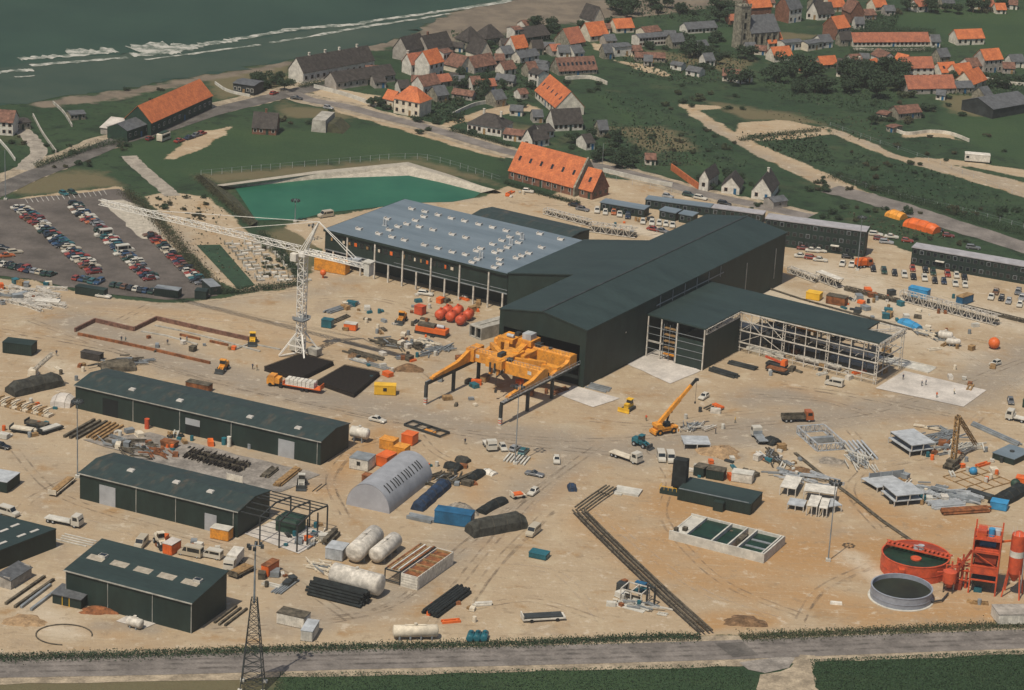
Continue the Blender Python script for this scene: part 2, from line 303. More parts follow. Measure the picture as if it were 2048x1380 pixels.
    sd_ = mth('ADD', att('sand'), mth('ADD', mth('MULTIPLY', mth('SUBTRACT', nm_, .5), 6.), mth('MULTIPLY', mth('SUBTRACT', nf, .5), 3.)))
    c = mix(rng(sd_, -.5, .6), gr, sand)
    bch = mix(rng(nm_, .4, .62), (.135, .112, .086), (.180, .148, .110))
    c = mix(rng(mth('ADD', att('beach'), mth('MULTIPLY', mth('SUBTRACT', nm_, .5), 16.)), -1.5, 2.5), c, bch)
    L(c, b.inputs['Base Color'])
    bp = N('ShaderNodeBump'); bp.inputs['Strength'].default_value = .6; bp.inputs['Distance'].default_value = .35; L(nf, bp.inputs['Height']); L(bp.outputs[0], b.inputs['Normal'])
    return m
me.materials.append(ground_mat()); go = bpy.data.objects.new('ground', me); COL.objects.link(go); tag(go, kind='structure')
tb = MB(); tb.add([(-2500,-1500,-.5),(2500,-1500,-.5),(2500,3500,-.5),(-2500,3500,-.5)], [(0,1,2,3)]); dm('turf', (.028, .05, .028), .95, .3, .05)
tag(tb.build('terrain', 'turf'), kind='structure')
# ---------------------------------------------------------------- sheets laid on the ground
def rough_edge(pts, amp, step=3.0):
    out = []; n = len(pts)
    for i in range(n):
        a, b = np.array(pts[i]), np.array(pts[(i+1) % n]); k = max(1, int(np.hypot(*(b-a))/step))
        for j in range(k): out.append(tuple(a + (b-a)*j/k + (RNG.normal(0, amp, 2) if amp and j else 0)))
    return out
def sheet(name, px, m, z, amp=0.0, world=False):
    pts = [tuple(p) for p in (px if world else poly_w(px))]; pts = rough_edge(pts, amp) if amp else pts
    b = MB(); tr = tessellate_polygon([[Vector((x, y, 0)) for x, y in pts]])
    ar = lambda f: (pts[f[1]][0]-pts[f[0]][0])*(pts[f[2]][1]-pts[f[0]][1])-(pts[f[2]][0]-pts[f[0]][0])*(pts[f[1]][1]-pts[f[0]][1])
    b.add([(x, y, z) for x, y in pts], [f if ar(f) > 0 else (f[0], f[2], f[1]) for f in tr])
    o = b.build(name, m); return tag(o, kind='structure')
def smooth_line(px, k=8):
    Q = [P(*p)[:2] for p in px]; out = []
    for i in range(len(Q)-1):
        p0, p1, p2, p3 = Q[max(i-1, 0)], Q[i], Q[i+1], Q[min(i+2, len(Q)-1)]
        for j in range(k):
            t = j/k; out.append(.5*((2*p1)+(p2-p0)*t+(2*p0-5*p1+4*p2-p3)*t*t+(3*p1-p0-3*p2+p3)*t**3))
    out.append(Q[-1]); return np.array(out)
def strip(name, px, wd, m, z, amp=0.0, mb=None, off=0.0):
    L = smooth_line(px); T = np.gradient(L, axis=0); T /= np.maximum(np.hypot(T[:, 0], T[:, 1]), 1e-9)[:, None]; Nn = np.stack([-T[:, 1], T[:, 0]], 1); L = L + Nn*off
    wl = wd/2 + (RNG.normal(0, amp, len(L)) if amp else 0); wr = wd/2 + (RNG.normal(0, amp, len(L)) if amp else 0)
    A = L + Nn*np.reshape(wl*np.ones(len(L)), (-1, 1)); B = L - Nn*np.reshape(wr*np.ones(len(L)), (-1, 1)); n = len(L)
    b = mb or MB(); b.add([(*p, z) for p in A]+[(*p, z) for p in B], [(i, n+i, n+i+1, i+1) for i in range(n-1)])
    if mb is None: return tag(b.build(name, m), kind='structure')
dm('asphalt', (.115, .104, .092), .9, .25, .15, fine=.2); dm('lotasphalt', (.105, .090, .078), .9, .22, .1, fine=.2); dm('roadlight', (.180, .160, .142), .9, .2, .15, fine=.15, stretch=None); dm('roadworn', (.158, .140, .124), .9, .3, .3, fine=.2)
dm('paint', (.55, .53, .48), .7); dm('verge', (.33, .27, .19), .95, .25, .3, fine=.2); dm('pathway', (.30, .265, .215), .9, .2, .3, fine=.15)
dm('gravelbank', (.40, .36, .29), .95, .14, .6, fine=.15); dm('slabpale', (.50, .46, .41), .85, .14, .2, fine=.1); dm('yard', (.25, .225, .195), .9, .25, .25, fine=.2)
def water_mat(name, c, c2, sc, rough, bump):
    m = mat(name, c, rough, c2=c2, sc=sc, stretch=None, thr=(.35, .65), spec=.18); t = m.node_tree; b = t.nodes['Principled BSDF']
    n = t.nodes.new('ShaderNodeTexNoise'); n.inputs['Scale'].default_value = .35; n.inputs['Detail'].default_value = 5
    bp = t.nodes.new('ShaderNodeBump'); bp.inputs['Strength'].default_value = bump; bp.inputs['Distance'].default_value = .5
    t.links.new(n.outputs['Fac'], bp.inputs['Height']); t.links.new(bp.outputs[0], b.inputs['Normal']); M[name] = m
water_mat('seawater', (.026, .056, .037), (.018, .042, .029), .02, .6, .8); water_mat('basinwater', (.024, .118, .068), (.014, .088, .052), .06, .5, .5); water_mat('surfwater', (.044, .066, .045), (.027, .050, .035), .03, .6, .6)
# ---------------------------------------------------------------- sea, surf, roads, basin
sheet('sea', [(-300,-600),(-60,213),(20,208),(79,203),(143,190),(284,172),(410,148),(513,131),(581,119),(700,100),(780,82),(830,66),(870,36),(930,16),(1000,-2),(1060,-70),(1300,-600)], 'seawater', .04, 1.2)
sheet('surf_shallows', [(-60,145),(40,128),(200,112),(400,92),(560,70),(700,50),(860,28),(1000,4),(1060,-60),(1040,-40),(1000,-2),(930,16),(870,36),(830,66),(780,82),(700,100),(581,119),(513,131),(410,148),(284,172),(143,190),(79,203),(20,208),(-60,213)], 'surfwater', .08, 1.5)
mf = mat('foam', (.42, .41, .36), .9, c2=(.10, .125, .10), sc=.22, thr=(.42, .58)); M['foam'] = mf
fb = MB()
for px, wd in (([(38,118),(90,114),(150,110),(232,102)], 4.5), ([(132,105),(180,103),(230,101)], 8), ([(262,110),(320,106),(380,94),(430,86),(470,80)], 5), ([(272,102),(310,98),(355,97)], 16), ([(380,92),(330,103)], 9),
               ([(470,80),(560,64),(620,56),(705,50)], 4), ([(705,50),(760,40),(850,28),(905,20),(1000,5),(1040,-4)], 3.2), ([(62,132),(150,124),(256,116)], 3), ([(-20,147),(30,142),(66,140)], 4), ([(290,120),(400,106),(520,90)], 2), ([(540,86),(640,70),(760,48)], 2.2), ([(30,155),(70,152)], 1.6), ([(680,62),(760,50),(900,28)], 2.2)):
    strip('foam', px, wd, 'foam', .13 + .008*len(fb.f)/40, amp=wd*.16, mb=fb)
tag(fb.build('surf', 'foam'), kind='stuff')
COAST = [(-40,398),(0,381),(60,353),(140,322),(240,281),(330,256),(420,226),(520,201),(590,184),(640,172),(700,160)]
strip('coast_road_verge', COAST, 13, 'verge', .05, .5, off=2.5); strip('coast_road', COAST, 8.2, 'asphalt', .09, .06)
VILL = [(585,186),(620,200),(690,213),(765,233),(850,254),(953,285),(1022,305),(1110,320),(1206,334),(1300,358),(1400,386),(1500,408),(1620,434)]
strip('village_road_verge', VILL, 12, 'verge', .055, .4); strip('village_road', VILL, 6.2, 'roadlight', .095, .05)
strip('access_path', [(258,312),(272,328),(300,352),(330,378),(345,392)], 5.2, 'pathway', .06, .15); strip('driveway', [(36,255),(62,278),(78,303),(62,322),(46,340)], 5.5, 'pathway', .06, .2)
strip('public_road_verge', [(-60,1338),(330,1331),(700,1321),(1040,1313),(1380,1304),(1700,1292),(2110,1277)], 13.5, 'verge', .06, .25)
strip('public_road', [(-60,1337),(330,1330),(700,1320),(1040,1312),(1380,1303),(1700,1291),(2110,1276)], 8.6, 'roadlight', .10, .02)
for o in (-1.9, .2, 2.0): strip('road_wear', [(-60,1337),(330,1330),(700,1320),(1040,1312),(1380,1303),(1700,1291),(2110,1276)], .7, 'roadworn', .125, .12, off=o)
# wheel tracks pressed into the sand, broken up by noise
def rut_mat(name, c):
    m = bpy.data.materials.new(name); m.use_nodes = True; t = m.node_tree; b = t.nodes['Principled BSDF']; b.inputs['Base Color'].default_value = (*c, 1); b.inputs['Roughness'].default_value = .95
    g = t.nodes.new('ShaderNodeNewGeometry'); n = t.nodes.new('ShaderNodeTexNoise'); n.inputs['Scale'].default_value = .3; n.inputs['Detail'].default_value = 6; t.links.new(g.outputs['Position'], n.inputs['Vector'])
    r = t.nodes.new('ShaderNodeMapRange'); r.inputs[1].default_value = .42; r.inputs[2].default_value = .62; r.inputs[3].default_value = 0; r.inputs[4].default_value = .38; t.links.new(n.outputs['Fac'], r.inputs[0]); t.links.new(r.outputs[0], b.inputs['Alpha']); M[name] = m
rut_mat('rut_dark', (.19, .145, .10)); rut_mat('rut_pale', (.48, .40, .30))
RUTS = [[(650,1228),(740,1216),(810,1185),(850,1140),(920,1080),(1050,985),(1150,905)], [(560,1236),(700,1232),(800,1200),(880,1130),(980,1050),(1100,960),(1200,890)], [(420,1262),(640,1245),(780,1216)], [(0,640),(200,625),(420,640),(620,650),(760,690)], [(0,660),(220,700),(460,770),(760,835),(1000,880),(1240,910)], [(60,640),(330,735),(620,810),(900,860),(1200,880),(1500,850),(1760,820),(2048,720)], [(1240,905),(1420,900),(1600,870),(1760,835),(1960,800),(2060,740)], [(1060,1000),(980,1090),(900,1190),(860,1250)], [(1100,1020),(1000,1120),(940,1200)],
 [(1150,980),(1240,1060),(1400,1180),(1560,1240)], [(1300,900),(1340,960),(1330,1040),(1440,1160),(1600,1230)], [(1700,860),(1740,920),(1700,980),(1760,1060)], [(1960,830),(1880,900),(1760,930)], [(200,930),(60,1000),(0,1080)], [(30,900),(120,990),(330,1060),(520,1120),(700,1240)], [(160,1040),(360,1090),(520,1140)], [(700,900),(660,960),(690,1030)], [(840,870),(880,910),(1000,960)], [(1130,860),(1130,930),(1060,1010)], [(1500,790),(1640,800),(1740,830)], [(1560,770),(1700,790),(1900,830)], [(1880,680),(1980,740),(2040,780)], [(1640,610),(1800,650),(2000,690)], [(640,600),(760,600),(900,640),(980,650)], [(680,690),(800,720),(860,760)], [(1180,840),(1300,850),(1440,830),(1560,820)], [(930,1220),(1060,1200),(1200,1240)], [(1000,1130),(1120,1150),(1200,1240)], [(1740,1130),(1640,1180),(1600,1240)], [(470,870),(640,900),(760,880)], [(30,760),(200,790),(320,770)], [(240,640),(330,600),(420,600),(600,580)], [(1010,400),(1120,410),(1220,395)], [(1650,540),(1760,560),(1900,600)], [(1220,470),(1290,470),(1380,450)]]
for i, px in enumerate(RUTS):
    for o in (-.95, .95): strip('wheel_track', px, .5, 'rut_dark' if i % 3 else 'rut_pale', .03+.0007*i, .06, off=o)
    if i % 4 == 0: strip('wheel_track', [(x+9, y+5) for x, y in px], .45, 'rut_dark', .026, .08)
sheet('bridge_dark_patch', [(1430,1288),(1486,1285),(1516,1311),(1466,1316)], 'asphalt', .15)  # darker asphalt-coloured parallelogram laid across the road
sheet('underpass_floor', [(1478,1326),(1560,1314),(1590,1316),(1578,1336),(1530,1347),(1496,1340)], 'yard', .12, .15)
sheet('farm_track', [(1520,1350),(1560,1344),(1600,1310),(1630,1312),(1624,1345),(1660,1420),(1500,1420)], 'verge', .115, .4)
sheet('car_park', [(-40,402),(60,397),(238,378),(252,386),(300,440),(336,500),(400,560),(436,592),(400,596),(330,600),(190,586),(60,558),(-40,550)], 'lotasphalt', .09, .35)
sheet('car_park_median', [(200,402),(246,400),(286,414),(310,440),(345,498),(318,480),(284,478),(262,458),(244,440)], 'gravelbank', .13, .5)
pb = MB()
for i in range(16):
    x, y = 50+i*10.5, 397-i*1.1; pb.beam(tuple(P(x, y, .12)), tuple(P(x+6, y+9, .12)), .14, .02)
tag(pb.build('parking_marking', 'paint'), kind='structure')
strip('side_road', [(1660,378),(1740,398),(1830,425),(1930,458),(2100,510)], 11, 'roadlight', .10, .3)
sheet('assembly_slab', [(1751,777),(1808,742),(1973,781),(1927,814)], 'slabpale', .12); sheet('casting_pad', [(1108,787),(1148,772),(1240,797),(1186,815)], 'slabpale', .12, .1); sheet('casting_pad', [(1250,727),(1312,699),(1402,742),(1340,768)], 'slabpale', .125, .1)
sheet('shed_slab', [(488,1068),(560,1036),(665,1070),(597,1108)], 'slabpale', .12); sheet('workshop_forecourt', [(232,1243),(262,1228),(318,1245),(288,1258)], 'slabpale', .12)
sheet('yard_slab', [(165,880),(300,865),(640,950),(560,985),(340,935)], 'yard', .12, .3)
# storage basin with sloping gravel banks
basin_in = [(512,441),(470,376),(520,370),(640,358),(818,350),(884,366),(962,386),(948,396),(905,404),(830,406),(745,416),(650,426),(600,439)]
sheet('basin_water', basin_in, 'basinwater', .10)
bk = MB(); inn = [P(*p) for p in ((470,376),(640,358),(818,352),(884,366),(962,386))]; mid = [P(*p, 1.6) for p in ((446,372),(636,347),(815,331),(890,352),(990,379))]; out = [P(*p) for p in ((430,370),(632,342),(816,324),(896,348),(1004,386))]
for a, b_, za, zb in ((inn, mid, .06, 1.6), (mid, out, 1.6, 0.)):
    A = [(p[0], p[1], za) for p in a]; B = [(p[0], p[1], zb) for p in b_]; n = len(A); bk.add(A+B, [(i, i+1, n+i+1, n+i) for i in range(n-1)])
tag(bk.build('basin_bank', 'gravelbank'), kind='structure')
bl = MB(); A = [P(*p) for p in ((396,352),(440,395),(500,452))]; B = [P(*p, 1.5) for p in ((402,350),(450,392),(510,446))]; Cc = [P(*p) for p in ((430,366),(468,392),(516,442))]
bl.add(A+B+Cc, [(0,1,4,3),(1,2,5,4),(3,4,7,6),(4,5,8,7)]); tag(bl.build('basin_embankment', 'leafdry'), kind='structure')
sheet('bowling_lawn', [(393,491),(440,490),(510,571),(476,579)], mat('lawn', (.022, .052, .026), .95, .2, .3), .14)
# ================================================================ the big assembly hall
def panel_lines(b, x0, x1, y, z0, z1, step, mi, w_=.16, d=.05, axis='x'):
    n = max(1, int(round((x1-x0)/step)))
    for i in range(n+1):
        c = x0+(x1-x0)*i/n
        if axis == 'x': b.box(c-w_/2, c+w_/2, y-d, y, z0, z1, mi)
        else: b.box(y, y+d, c-w_/2, c+w_/2, z0, z1, mi)
h = thing('assembly_hall', 'huge dark green assembly hall with a low gabled roof and an open front', 'hall', site(0, 0), AH)
b = MB()
b.box(-.35, 0, 0, 112, 0, 15.2).box(-26, -25.65, 0, 112, 0, 15.2).box(-25.65, -.35, 111.6, 112, 0, 15.2)
b.profile([(-26,11),(-.002,11),(-.002,15.19),(-13,17.28),(-26,15.19)], -.3, 0).box(-26, -24.6, -.3, 0, 0, 10.998).box(-1.7, -.002, -.3, 0, 0, 10.998)
b.box(-47, -26.002, 37.3, 37.6, 0, 10.98).add([(-47,37.3,10.98),(-26.002,37.3,10.98),(-26.002,37.3,15.18),(-47,37.6,10.98),(-26.002,37.6,10.98),(-26.002,37.6,15.18)], [(0,1,2),(5,4,3)])
b.box(-47, -46.65, 37.6, 78, 0, 11.2).box(-46.65, -26.002, 77.7, 78, 0, 11)
b.build('wall', 'clad', h)
b = MB()
def roofslab(b, pts, t=.35, mi=0): vs = [(x,y,z) for x,y,z in pts]; lo = [(x,y,z-t) for x,y,z in pts]; n = len(pts); b.add(vs+lo, [tuple(range(n)), tuple(range(2*n-1, n-1, -1))]+[(i, n+i, n+(i+1)%n, (i+1)%n) for i in range(n)], mi)
roofslab(b, [(-13,-.5,17.7),(.3,-.5,15.55),(.3,112.3,15.55),(-13,112.3,17.7)]); roofslab(b, [(-13,112.3,17.7),(-26.2,112.3,15.55),(-26.2,-.5,15.55),(-13,-.5,17.7)])
roofslab(b, [(-26.21,78.2,15.54),(-47.2,78.2,11.45),(-47.2,37,11.45),(-26.21,37,15.54)])
b.build('roof', 'roofgreen', h)
MB().box(-13.25, -12.75, -.5, 112.3, 17.72, 17.84).build('ridge_cap', 'steeldark', h)
for i in range(1, 19): MB().box(-12.7, .28, i*6-.03, i*6+.03, 0, 0).build('x', 'clad', h) if False else None
b = MB(); b.box(-25.6, -.4, 40, 40.2, 0, 15); b.box(-25.6, -.4, .1, 40, .16, .18); b.build('interior_dark_sheets', 'void', h)  # near-black wall and floor sheets paint in the shade inside the hall
b = MB(); panel_lines(b, 38, 72, .0, 11.9, 15.1, 6.8, 0, .3, .1, 'y'); b.box(0, .1, 36, 74, 12.6, 12.9); b.build('gutter_post', 'steelgrey', h)
for y0 in (88, 106): MB().box(0, .12, y0, y0+.35, 3, 12).build('downpipe', 'trimlight', h)
MB().box(0, .1, 20, 20.5, 9.3, 9.6).build('wall_lamp', 'whitesteel', h)
# ================================================================ grey-roofed workshop hall
h = thing('workshop_hall', 'wide flat hall with a blue grey roof dotted with rooflights above a pale colonnade', 'hall', site(-109, 37), AH)
LX, LY, HG = 61.8, 40.6, 10.9
b = MB(); b.box(0, LX, .4, .75, 5.2, HG).box(0, .35, .75, LY, 0, HG).box(.35, LX, LY-.35, LY, 0, HG).box(.35, LX, 6, 6.3, 0, 5.2).box(.35, LX, .75, 6, 5.2, 5.5); b.build('wall', 'clad', h)
b = MB(); b.box(-.3, LX, -.1, LY+.3, HG, HG+.3); b.build('roof', 'roofgrey', h)
b = MB(); b.box(-.34, LX, -.16, -.1, HG-.35, HG+.34).box(-.36, -.3, -.1, LY+.3, HG-.35, HG+.34); b.build('fascia', 'clad', h)
for i in range(13):
    x = 3.2+i*4.78; tall = i % 2 == 1
    MB().box(x-.22, x+.22, 0.0, .35, 0, HG-.4 if tall else 5.2).build('column', 'whitesteel', h)
b = MB(); b.box(0, LX, .2, .395, 5.1, 5.4).box(24, LX, .3, .395, 6.2, 6.34); b.build('ledge', 'steelgrey', h)
for i in range(22):
    x = 2+i*2.05
    if x > 44: break
    f = MB().box(x, x+1.35, .30, .397, 8.1, 9.5).build('window', 'glass', h)
    if RNG.random() < .6: MB().box(x+.1, x+.5+.6*RNG.random(), .27, .298, 8.2, 9.0+.3*RNG.random()).build('blind', ('timber','orange','cream')[i % 3], f)
sk = [(655,172),(733,188),(727,218),(810,208),(887,227),(965,243),(1048,262),(1128,280),(1208,300),(1285,318),(1405,318),(1527,350),(512,230),(677,240),(627,261),(575,276),(700,277),(780,295),(893,321),(971,340),(1183,357),(1130,380),(1230,338),(525,295),(463,318),(540,337),(347,289),(613,355),(730,384),(810,403),(893,425),(970,440),(1060,404),(1035,418),(1010,485),(1040,467),(1143,428),(1175,415),(1215,398),(1280,370),(1415,398),(1340,432),(1300,446),(1268,460),(1170,468),(1170,495),(1140,515)]
def to_local(o, w3): v = Matrix.Rotation(-o.rotation_euler.z, 3, 'Z') @ (Vector(w3)-o.location); return v
skm = None
for x, y in sk:
    p = to_local(h, P(600+x/2.926, 360+y/2.926, HG+.3))
    if skm is None:
        b = MB(); b.fr(-.95, .95, -.7, .7, 0, .28, .12, .12).add([(-.85,-.6,.285),(0,-.1,.16),(-.85,.6,.285)], [(0,1,2)]); b.xprofile([(-.7,.28),(.7,.28),(.5,.62),(-.5,.62)], -.95, -.72).xprofile([(-.7,.28),(.7,.28),(.5,.62),(-.5,.62)], .72, .95)
        o = b.build('rooflight', 'skylight', h); skm = o.data
    else: o = bpy.data.objects.new('rooflight', skm); COL.objects.link(o); o.parent = h
    o.location = p; o.rotation_euler = (0, 0, RNG.normal(0, .05))
for x, y in ((1060,455),(1235,380),(1300,348),(497,268)):
    p = to_local(h, P(600+x/2.926, 360+y/2.926, HG+.3)); o = MB().tube((-.4,0,0), (-.4,0,2.0), .28, n=8).tube((.4,0,0), (.4,0,1.7), .28, n=8).beam((-.8,-.3,.1),(.8,-.3,.1),.3,.2).build('vent_stack', 'galv', h); o.location = p
# dark low hall behind it
h = thing('storage_hall', 'low dark hall with a green roof behind the grey roofed workshop', 'hall', site(-91, 86), AH)
b = MB(); b.box(0, 34, 0, .3, 0, 7.6).box(0, 34, 11.7, 12, 0, 7.6).box(0, .3, .3, 11.7, 0, 7.6).box(33.7, 34, .3, 11.7, 0, 7.6); b.build('wall', 'clad', h)
b = MB(); roofslab(b, [(-.3,-.3,7.9),(34.3,-.3,7.9),(34.3,6,8.6),(-.3,6,8.6)]); roofslab(b, [(34.3,12.3,7.9),(-.3,12.3,7.9),(-.3,6,8.6),(34.3,6,8.6)]); b.build('roof', 'roofstain', h)
# ================================================================ steel-framed extension
h = thing('frame_building', 'half built steel framed hall with a dark roof and white columns', 'building', site(0, 31), AH)
b = MB(); roofslab(b, [(.02,0,11.8),(17.6,0,11.6),(17.6,20,11.6),(50.5,20,11.6),(57.8,20,11.6),(57.8,28,11.6),(50.5,28,11.6),(50.5,36,11.6),(.02,36,11.8)], .4); b.build('roof', 'roofgreen', h)
b = MB(); b.box(9.5, 17.0, .15, .4, 0, 7.6).box(17.3, 17.55, .4, 20, 0, 9.6); b.build('wall', 'clad', h)
wh = 'whitesteel'
for x, y in ((.6,.2),(4.6,.2),(9.3,.2),(17.4,.1)): MB().box(x-.16, x+.16, y-.16, y+.16, 0, 11.2).build('column', wh, h)
for i, x in enumerate((17.6, 24, 30.6, 37, 43.4, 50, 57.5)):
    for y in (20.1, 36):
        if i % 2 == 0:
            b = MB(); [b.beam((x+sx*.35, y, 0), (x+sx*.35, y, 11.2), .17) for sx in (-1, 1)]
            for k in range(14): b.beam((x-.35*(-1)**k, y, k*.8), (x+.35*(-1)**k, y, k*.8+.8), .1)
            b.build('lattice_column', wh, h)
        else: MB().box(x-.12, x+.12, y-.12, y+.12, 0, 11.2).build('column', wh, h)
for z, y in ((6.0, 19.9), (2.7, 19.9), (6.0, 35.8), (9.0, 35.8), (11.1, 36.2), (11.0, 19.9), (2.7, 35.8)): MB().beam((17.6, y, z), (57.5, y, z), .2, .3).build('rail_beam', wh, h)
for x in (57.5,): [MB().beam((x, 20.1, z), (x, 36, z), .2, .3).build('rail_beam', wh, h) for z in (3, 6, 11.1)]
for a, c in (((18.2,6.2),(23.8,10.8)),((24.4,10.8),(30.2,6.2)),((18.2,2.9),(23.8,5.8)),((24.2,5.8),(30.2,2.9)),((18.2,10.8),(23.8,6.2))): MB().beam((a[0],20,a[1]), (c[0],20,c[1]), .13).build('brace', wh, h)
MB().truss((17.6,.4,10.6),(17.6,19.6,10.6),.5,1.4,8,.1).build('roof_truss', wh, h)
for x in (58.2,): MB().truss((x,20,10.9),(x,36,10.9),.5,1.2,8,.1).build('roof_truss', wh, h)
MB().truss((50.7,28,11),(57.6,36,11),.4,.7,5,.08).build('roof_truss', wh, h)
b = MB(); b.box(18.5, 56, 24, 25.2, 4.6, 5.1).box(18.5, 57, 31, 32.4, 4.2, 4.7).box(24, 48, 28, 28.8, 7.6, 8.0).box(19, 38, 35.3, 35.6, 0, 2.6); b.build('platform', 'steeldark', h)
b = MB(); b.box(31, 37, 26, 28, 8.1, 9.7); b.build('crane_beam', 'yellow', h)
for x in (20.8, 27.3, 33.8, 40.2, 46.7, 53.7): MB().box(x-.09, x+.09, 20.0, 20.18, 0, 11).build('mullion', wh, h); MB().box(x-.09, x+.09, 35.9, 36.08, 0, 11).build('mullion', wh, h)
for x in np.linspace(19.5, 56, 9): MB().box(x-.13, x+.13, 27.9, 28.16, 0, 11).build('inner_column', 'steelgrey', h); MB().beam((x, 20.2, 6.6), (x, 35.8, 6.6), .14, .22).build('tie_beam', wh, h)
for z, y in ((8.6, 19.95), (4.4, 27.9), (8.0, 27.9), (1.2, 19.95), (4.4, 35.9)): MB().beam((17.6, y, z), (57.5, y, z), .14, .2).build('rail_beam', wh, h)
for a, c in (((37.4,2.9),(43.2,5.8)),((43.6,5.8),(49.8,2.9)),((50.2,6.2),(57.2,10.8)),((44,10.8),(49.8,6.2)),((31,6.2),(36.8,10.8))): MB().beam((a[0],35.9,a[1]), (c[0],35.9,c[1]), .13).build('brace', wh, h)
for x0, x1, y, z in ((19,30,22,1.0),(33,46,23,1.4),(40,55,30,1.1),(22,36,31,1.6),(20,34,26,6.7),(36,52,25,6.8)): MB().box(x0, x1, y, y+1.6, z-.9, z).build('steel_stack', 'palec' if x0 % 2 else 'galv', h)
for z in (2.6, 4.6, 6.6, 8.6): MB().beam((9.5,.05,z),(17.3,.05,z),.1,.14).beam((.4,.05,z),(9.3,.05,z),.1,.12).build('cladding_rail', 'steelgrey', h)
for i in range(26):
    y, x = RNG.uniform(22, 34), RNG.uniform(19, 55); MB().box(x, x+RNG.uniform(1,3), y, y+RNG.uniform(.8,2), 0 if i < 9 else 5.1, RNG.uniform(.8,2.2) if i < 9 else 6.4).build('crate', ('grime','steelgrey','timber','rust')[i % 4], h)
sc = thing('scaffold', 'orange and grey scaffold tower in the bay beside the dark hall', 'scaffold', site(5.2, 31.4), AH)
for z in (1.6, 3.4, 5.2, 7.0, 8.8): MB().box(0, 3.6, .1, 1.5, z, z+.22).build('deck', 'timber' if z > 2 else 'yellow', sc)
b = MB(); [b.beam((x, y, 0), (x, y, 10), .12) for x in (0, 1.8, 3.6) for y in (.1, 1.5)]; b.build('standard', 'steelgrey', sc)
MB().beam((-4.4, .1, 4.4), (-.1, .1, 4.4), .3, .4).build('ledger', 'whitesteel', sc)
# pale low track and kerb behind the frame
o = solo('crane_track', MB().box(0, 66, 0, .4, 0, .35).box(0, 66, 5, 5.4, 0, .35).box(0, 66, .4, 5, 0, .12), 'palec', 'long pale concrete crane track behind the steel frame', 'track', site(-1, 68.5), AH)
# ================================================================ long sheds of the lower yard
def shed(name, label, u0, u1, v0, v1, ez, rise, doors, skys, joints, roofm='roofstain', openings=()):
    h = thing(name, label, 'shed', site(u0, v0, AS), AS); W, D = u1-u0, v1-v0
    b = MB(); b.xprofile([(0,0),(.25,0),(.25,ez),(0,ez)], 0, W).xprofile([(D-.25,0),(D,0),(D,ez),(D-.25,ez)], 0, W)
    for x0, x1 in ((.002,.25),(W-.25,W-.002)): b.xprofile([(.25,0),(D-.25,0),(D-.25,ez-.02),(D/2,ez+rise-.03),(.25,ez-.02)], x0, x1)
    b.build('wall', 'clad', h); b = MB()
    roofslab(b, [(-.25,-.3,ez+.2),(W+.25,-.3,ez+.2),(W+.25,D/2,ez+rise+.2),(-.25,D/2,ez+rise+.2)], .18); roofslab(b, [(W+.25,D+.3,ez+.2),(-.25,D+.3,ez+.2),(-.25,D/2,ez+rise+.2),(W+.25,D/2,ez+rise+.2)], .18)
    b.build('roof', roofm, h)
    MB().box(-.25, W+.25, -.42, -.3, ez-.1, ez+.14).build('gutter', 'trimlight', h)
    for x in joints: MB().box(x-.07, x+.07, -.12, -.003, 0, ez-.1).build('downpipe', 'trimlight', h)
    for x, wd, hh in doors: MB().box(x, x+wd, -.08, -.003, 0, hh).build('door', 'doorgrey', h)
    for x, wd, hh in openings:
        o = MB().box(x, x+wd, -.05, -.002, 0, hh).build('doorway', 'void', h)
    for x, y in skys:
        z = ez+.2+rise*(y/(D/2)); MB().fr(x-.8, x+.8, y-.7, y+.7, z-.1, z+.28, .15, .15).build('rooflight', 'skylight', h)
    return h, W, D
h, W, D = shed('long_shed', 'very long dark green shed with one roller door and one half open door', -98.6, -30.7, -82, -68.5, 5.9, 1.1, [(56.6,4.3,4.3)], [(14,3.5),(27.5,3.4),(47,3.2),(60,3.2)], (16.5,29.6,43.8,67.0), openings=[(7.8,4.4,4.4),(31.2,4,4.2)])
MB().box(31.2, 35.2, -.12, -.053, 2.6, 4.2).build('roller_door', 'doorgrey', h)
h, W, D = shed('long_shed', 'dark green shed with two pale doors and an unclad steel frame at its end', -66.2, -25.5, -127.8, -114.2, 6.1, 1.1, [(5.2,4.2,4.6),(32.4,3.0,4.0)], [(10,5.3),(22,5),(31,4.6)], (14.8,25,39.6))
h = thing('shed_frame', 'dark steel frame without cladding continuing a green shed', 'frame', site(-25.0, -127.8, AS), AS)
for i, x in enumerate((.3, 5, 9.8, 14.2)):
    if i == 0: continue
    for y in (.1, 4.5, 9, 13.3): 
        if i in (1, 2) and y in (4.5, 9): continue
        MB().box(x-.13, x+.13, y-.13, y+.13, 0, 6).build('column', 'steeldark', h)
    b = MB(); b.beam((x, .1, 6.1), (x, 6.7, 7.1), .22, .35).beam((x, 6.7, 7.1), (x, 13.3, 6.1), .22, .35); b.build('rafter', 'steeldark', h)
for y in (.1, 2.2, 4.4, 6.7, 8.9, 11.1, 13.3):
    z = 6.3+1.0*(1-abs(y-6.7)/6.6); MB().beam((.2, y, z), (14.2, y, z), .16, .2).build('purlin', 'steeldark', h)
b = MB(); b.box(4.6, 9.6, 7.5, 12, 0, 2.8).fr(4.4, 9.8, 7.3, 12.2, 2.8, 3.3, .3, .3); k = b.build('site_cabin', 'darkgreen', None, None, 0); k.location = site(-25+.0, -127.8, AS); k.rotation_euler = (0, 0, AS); tag(k, 'dark green cabin standing under the unclad steel frame', 'cabin')
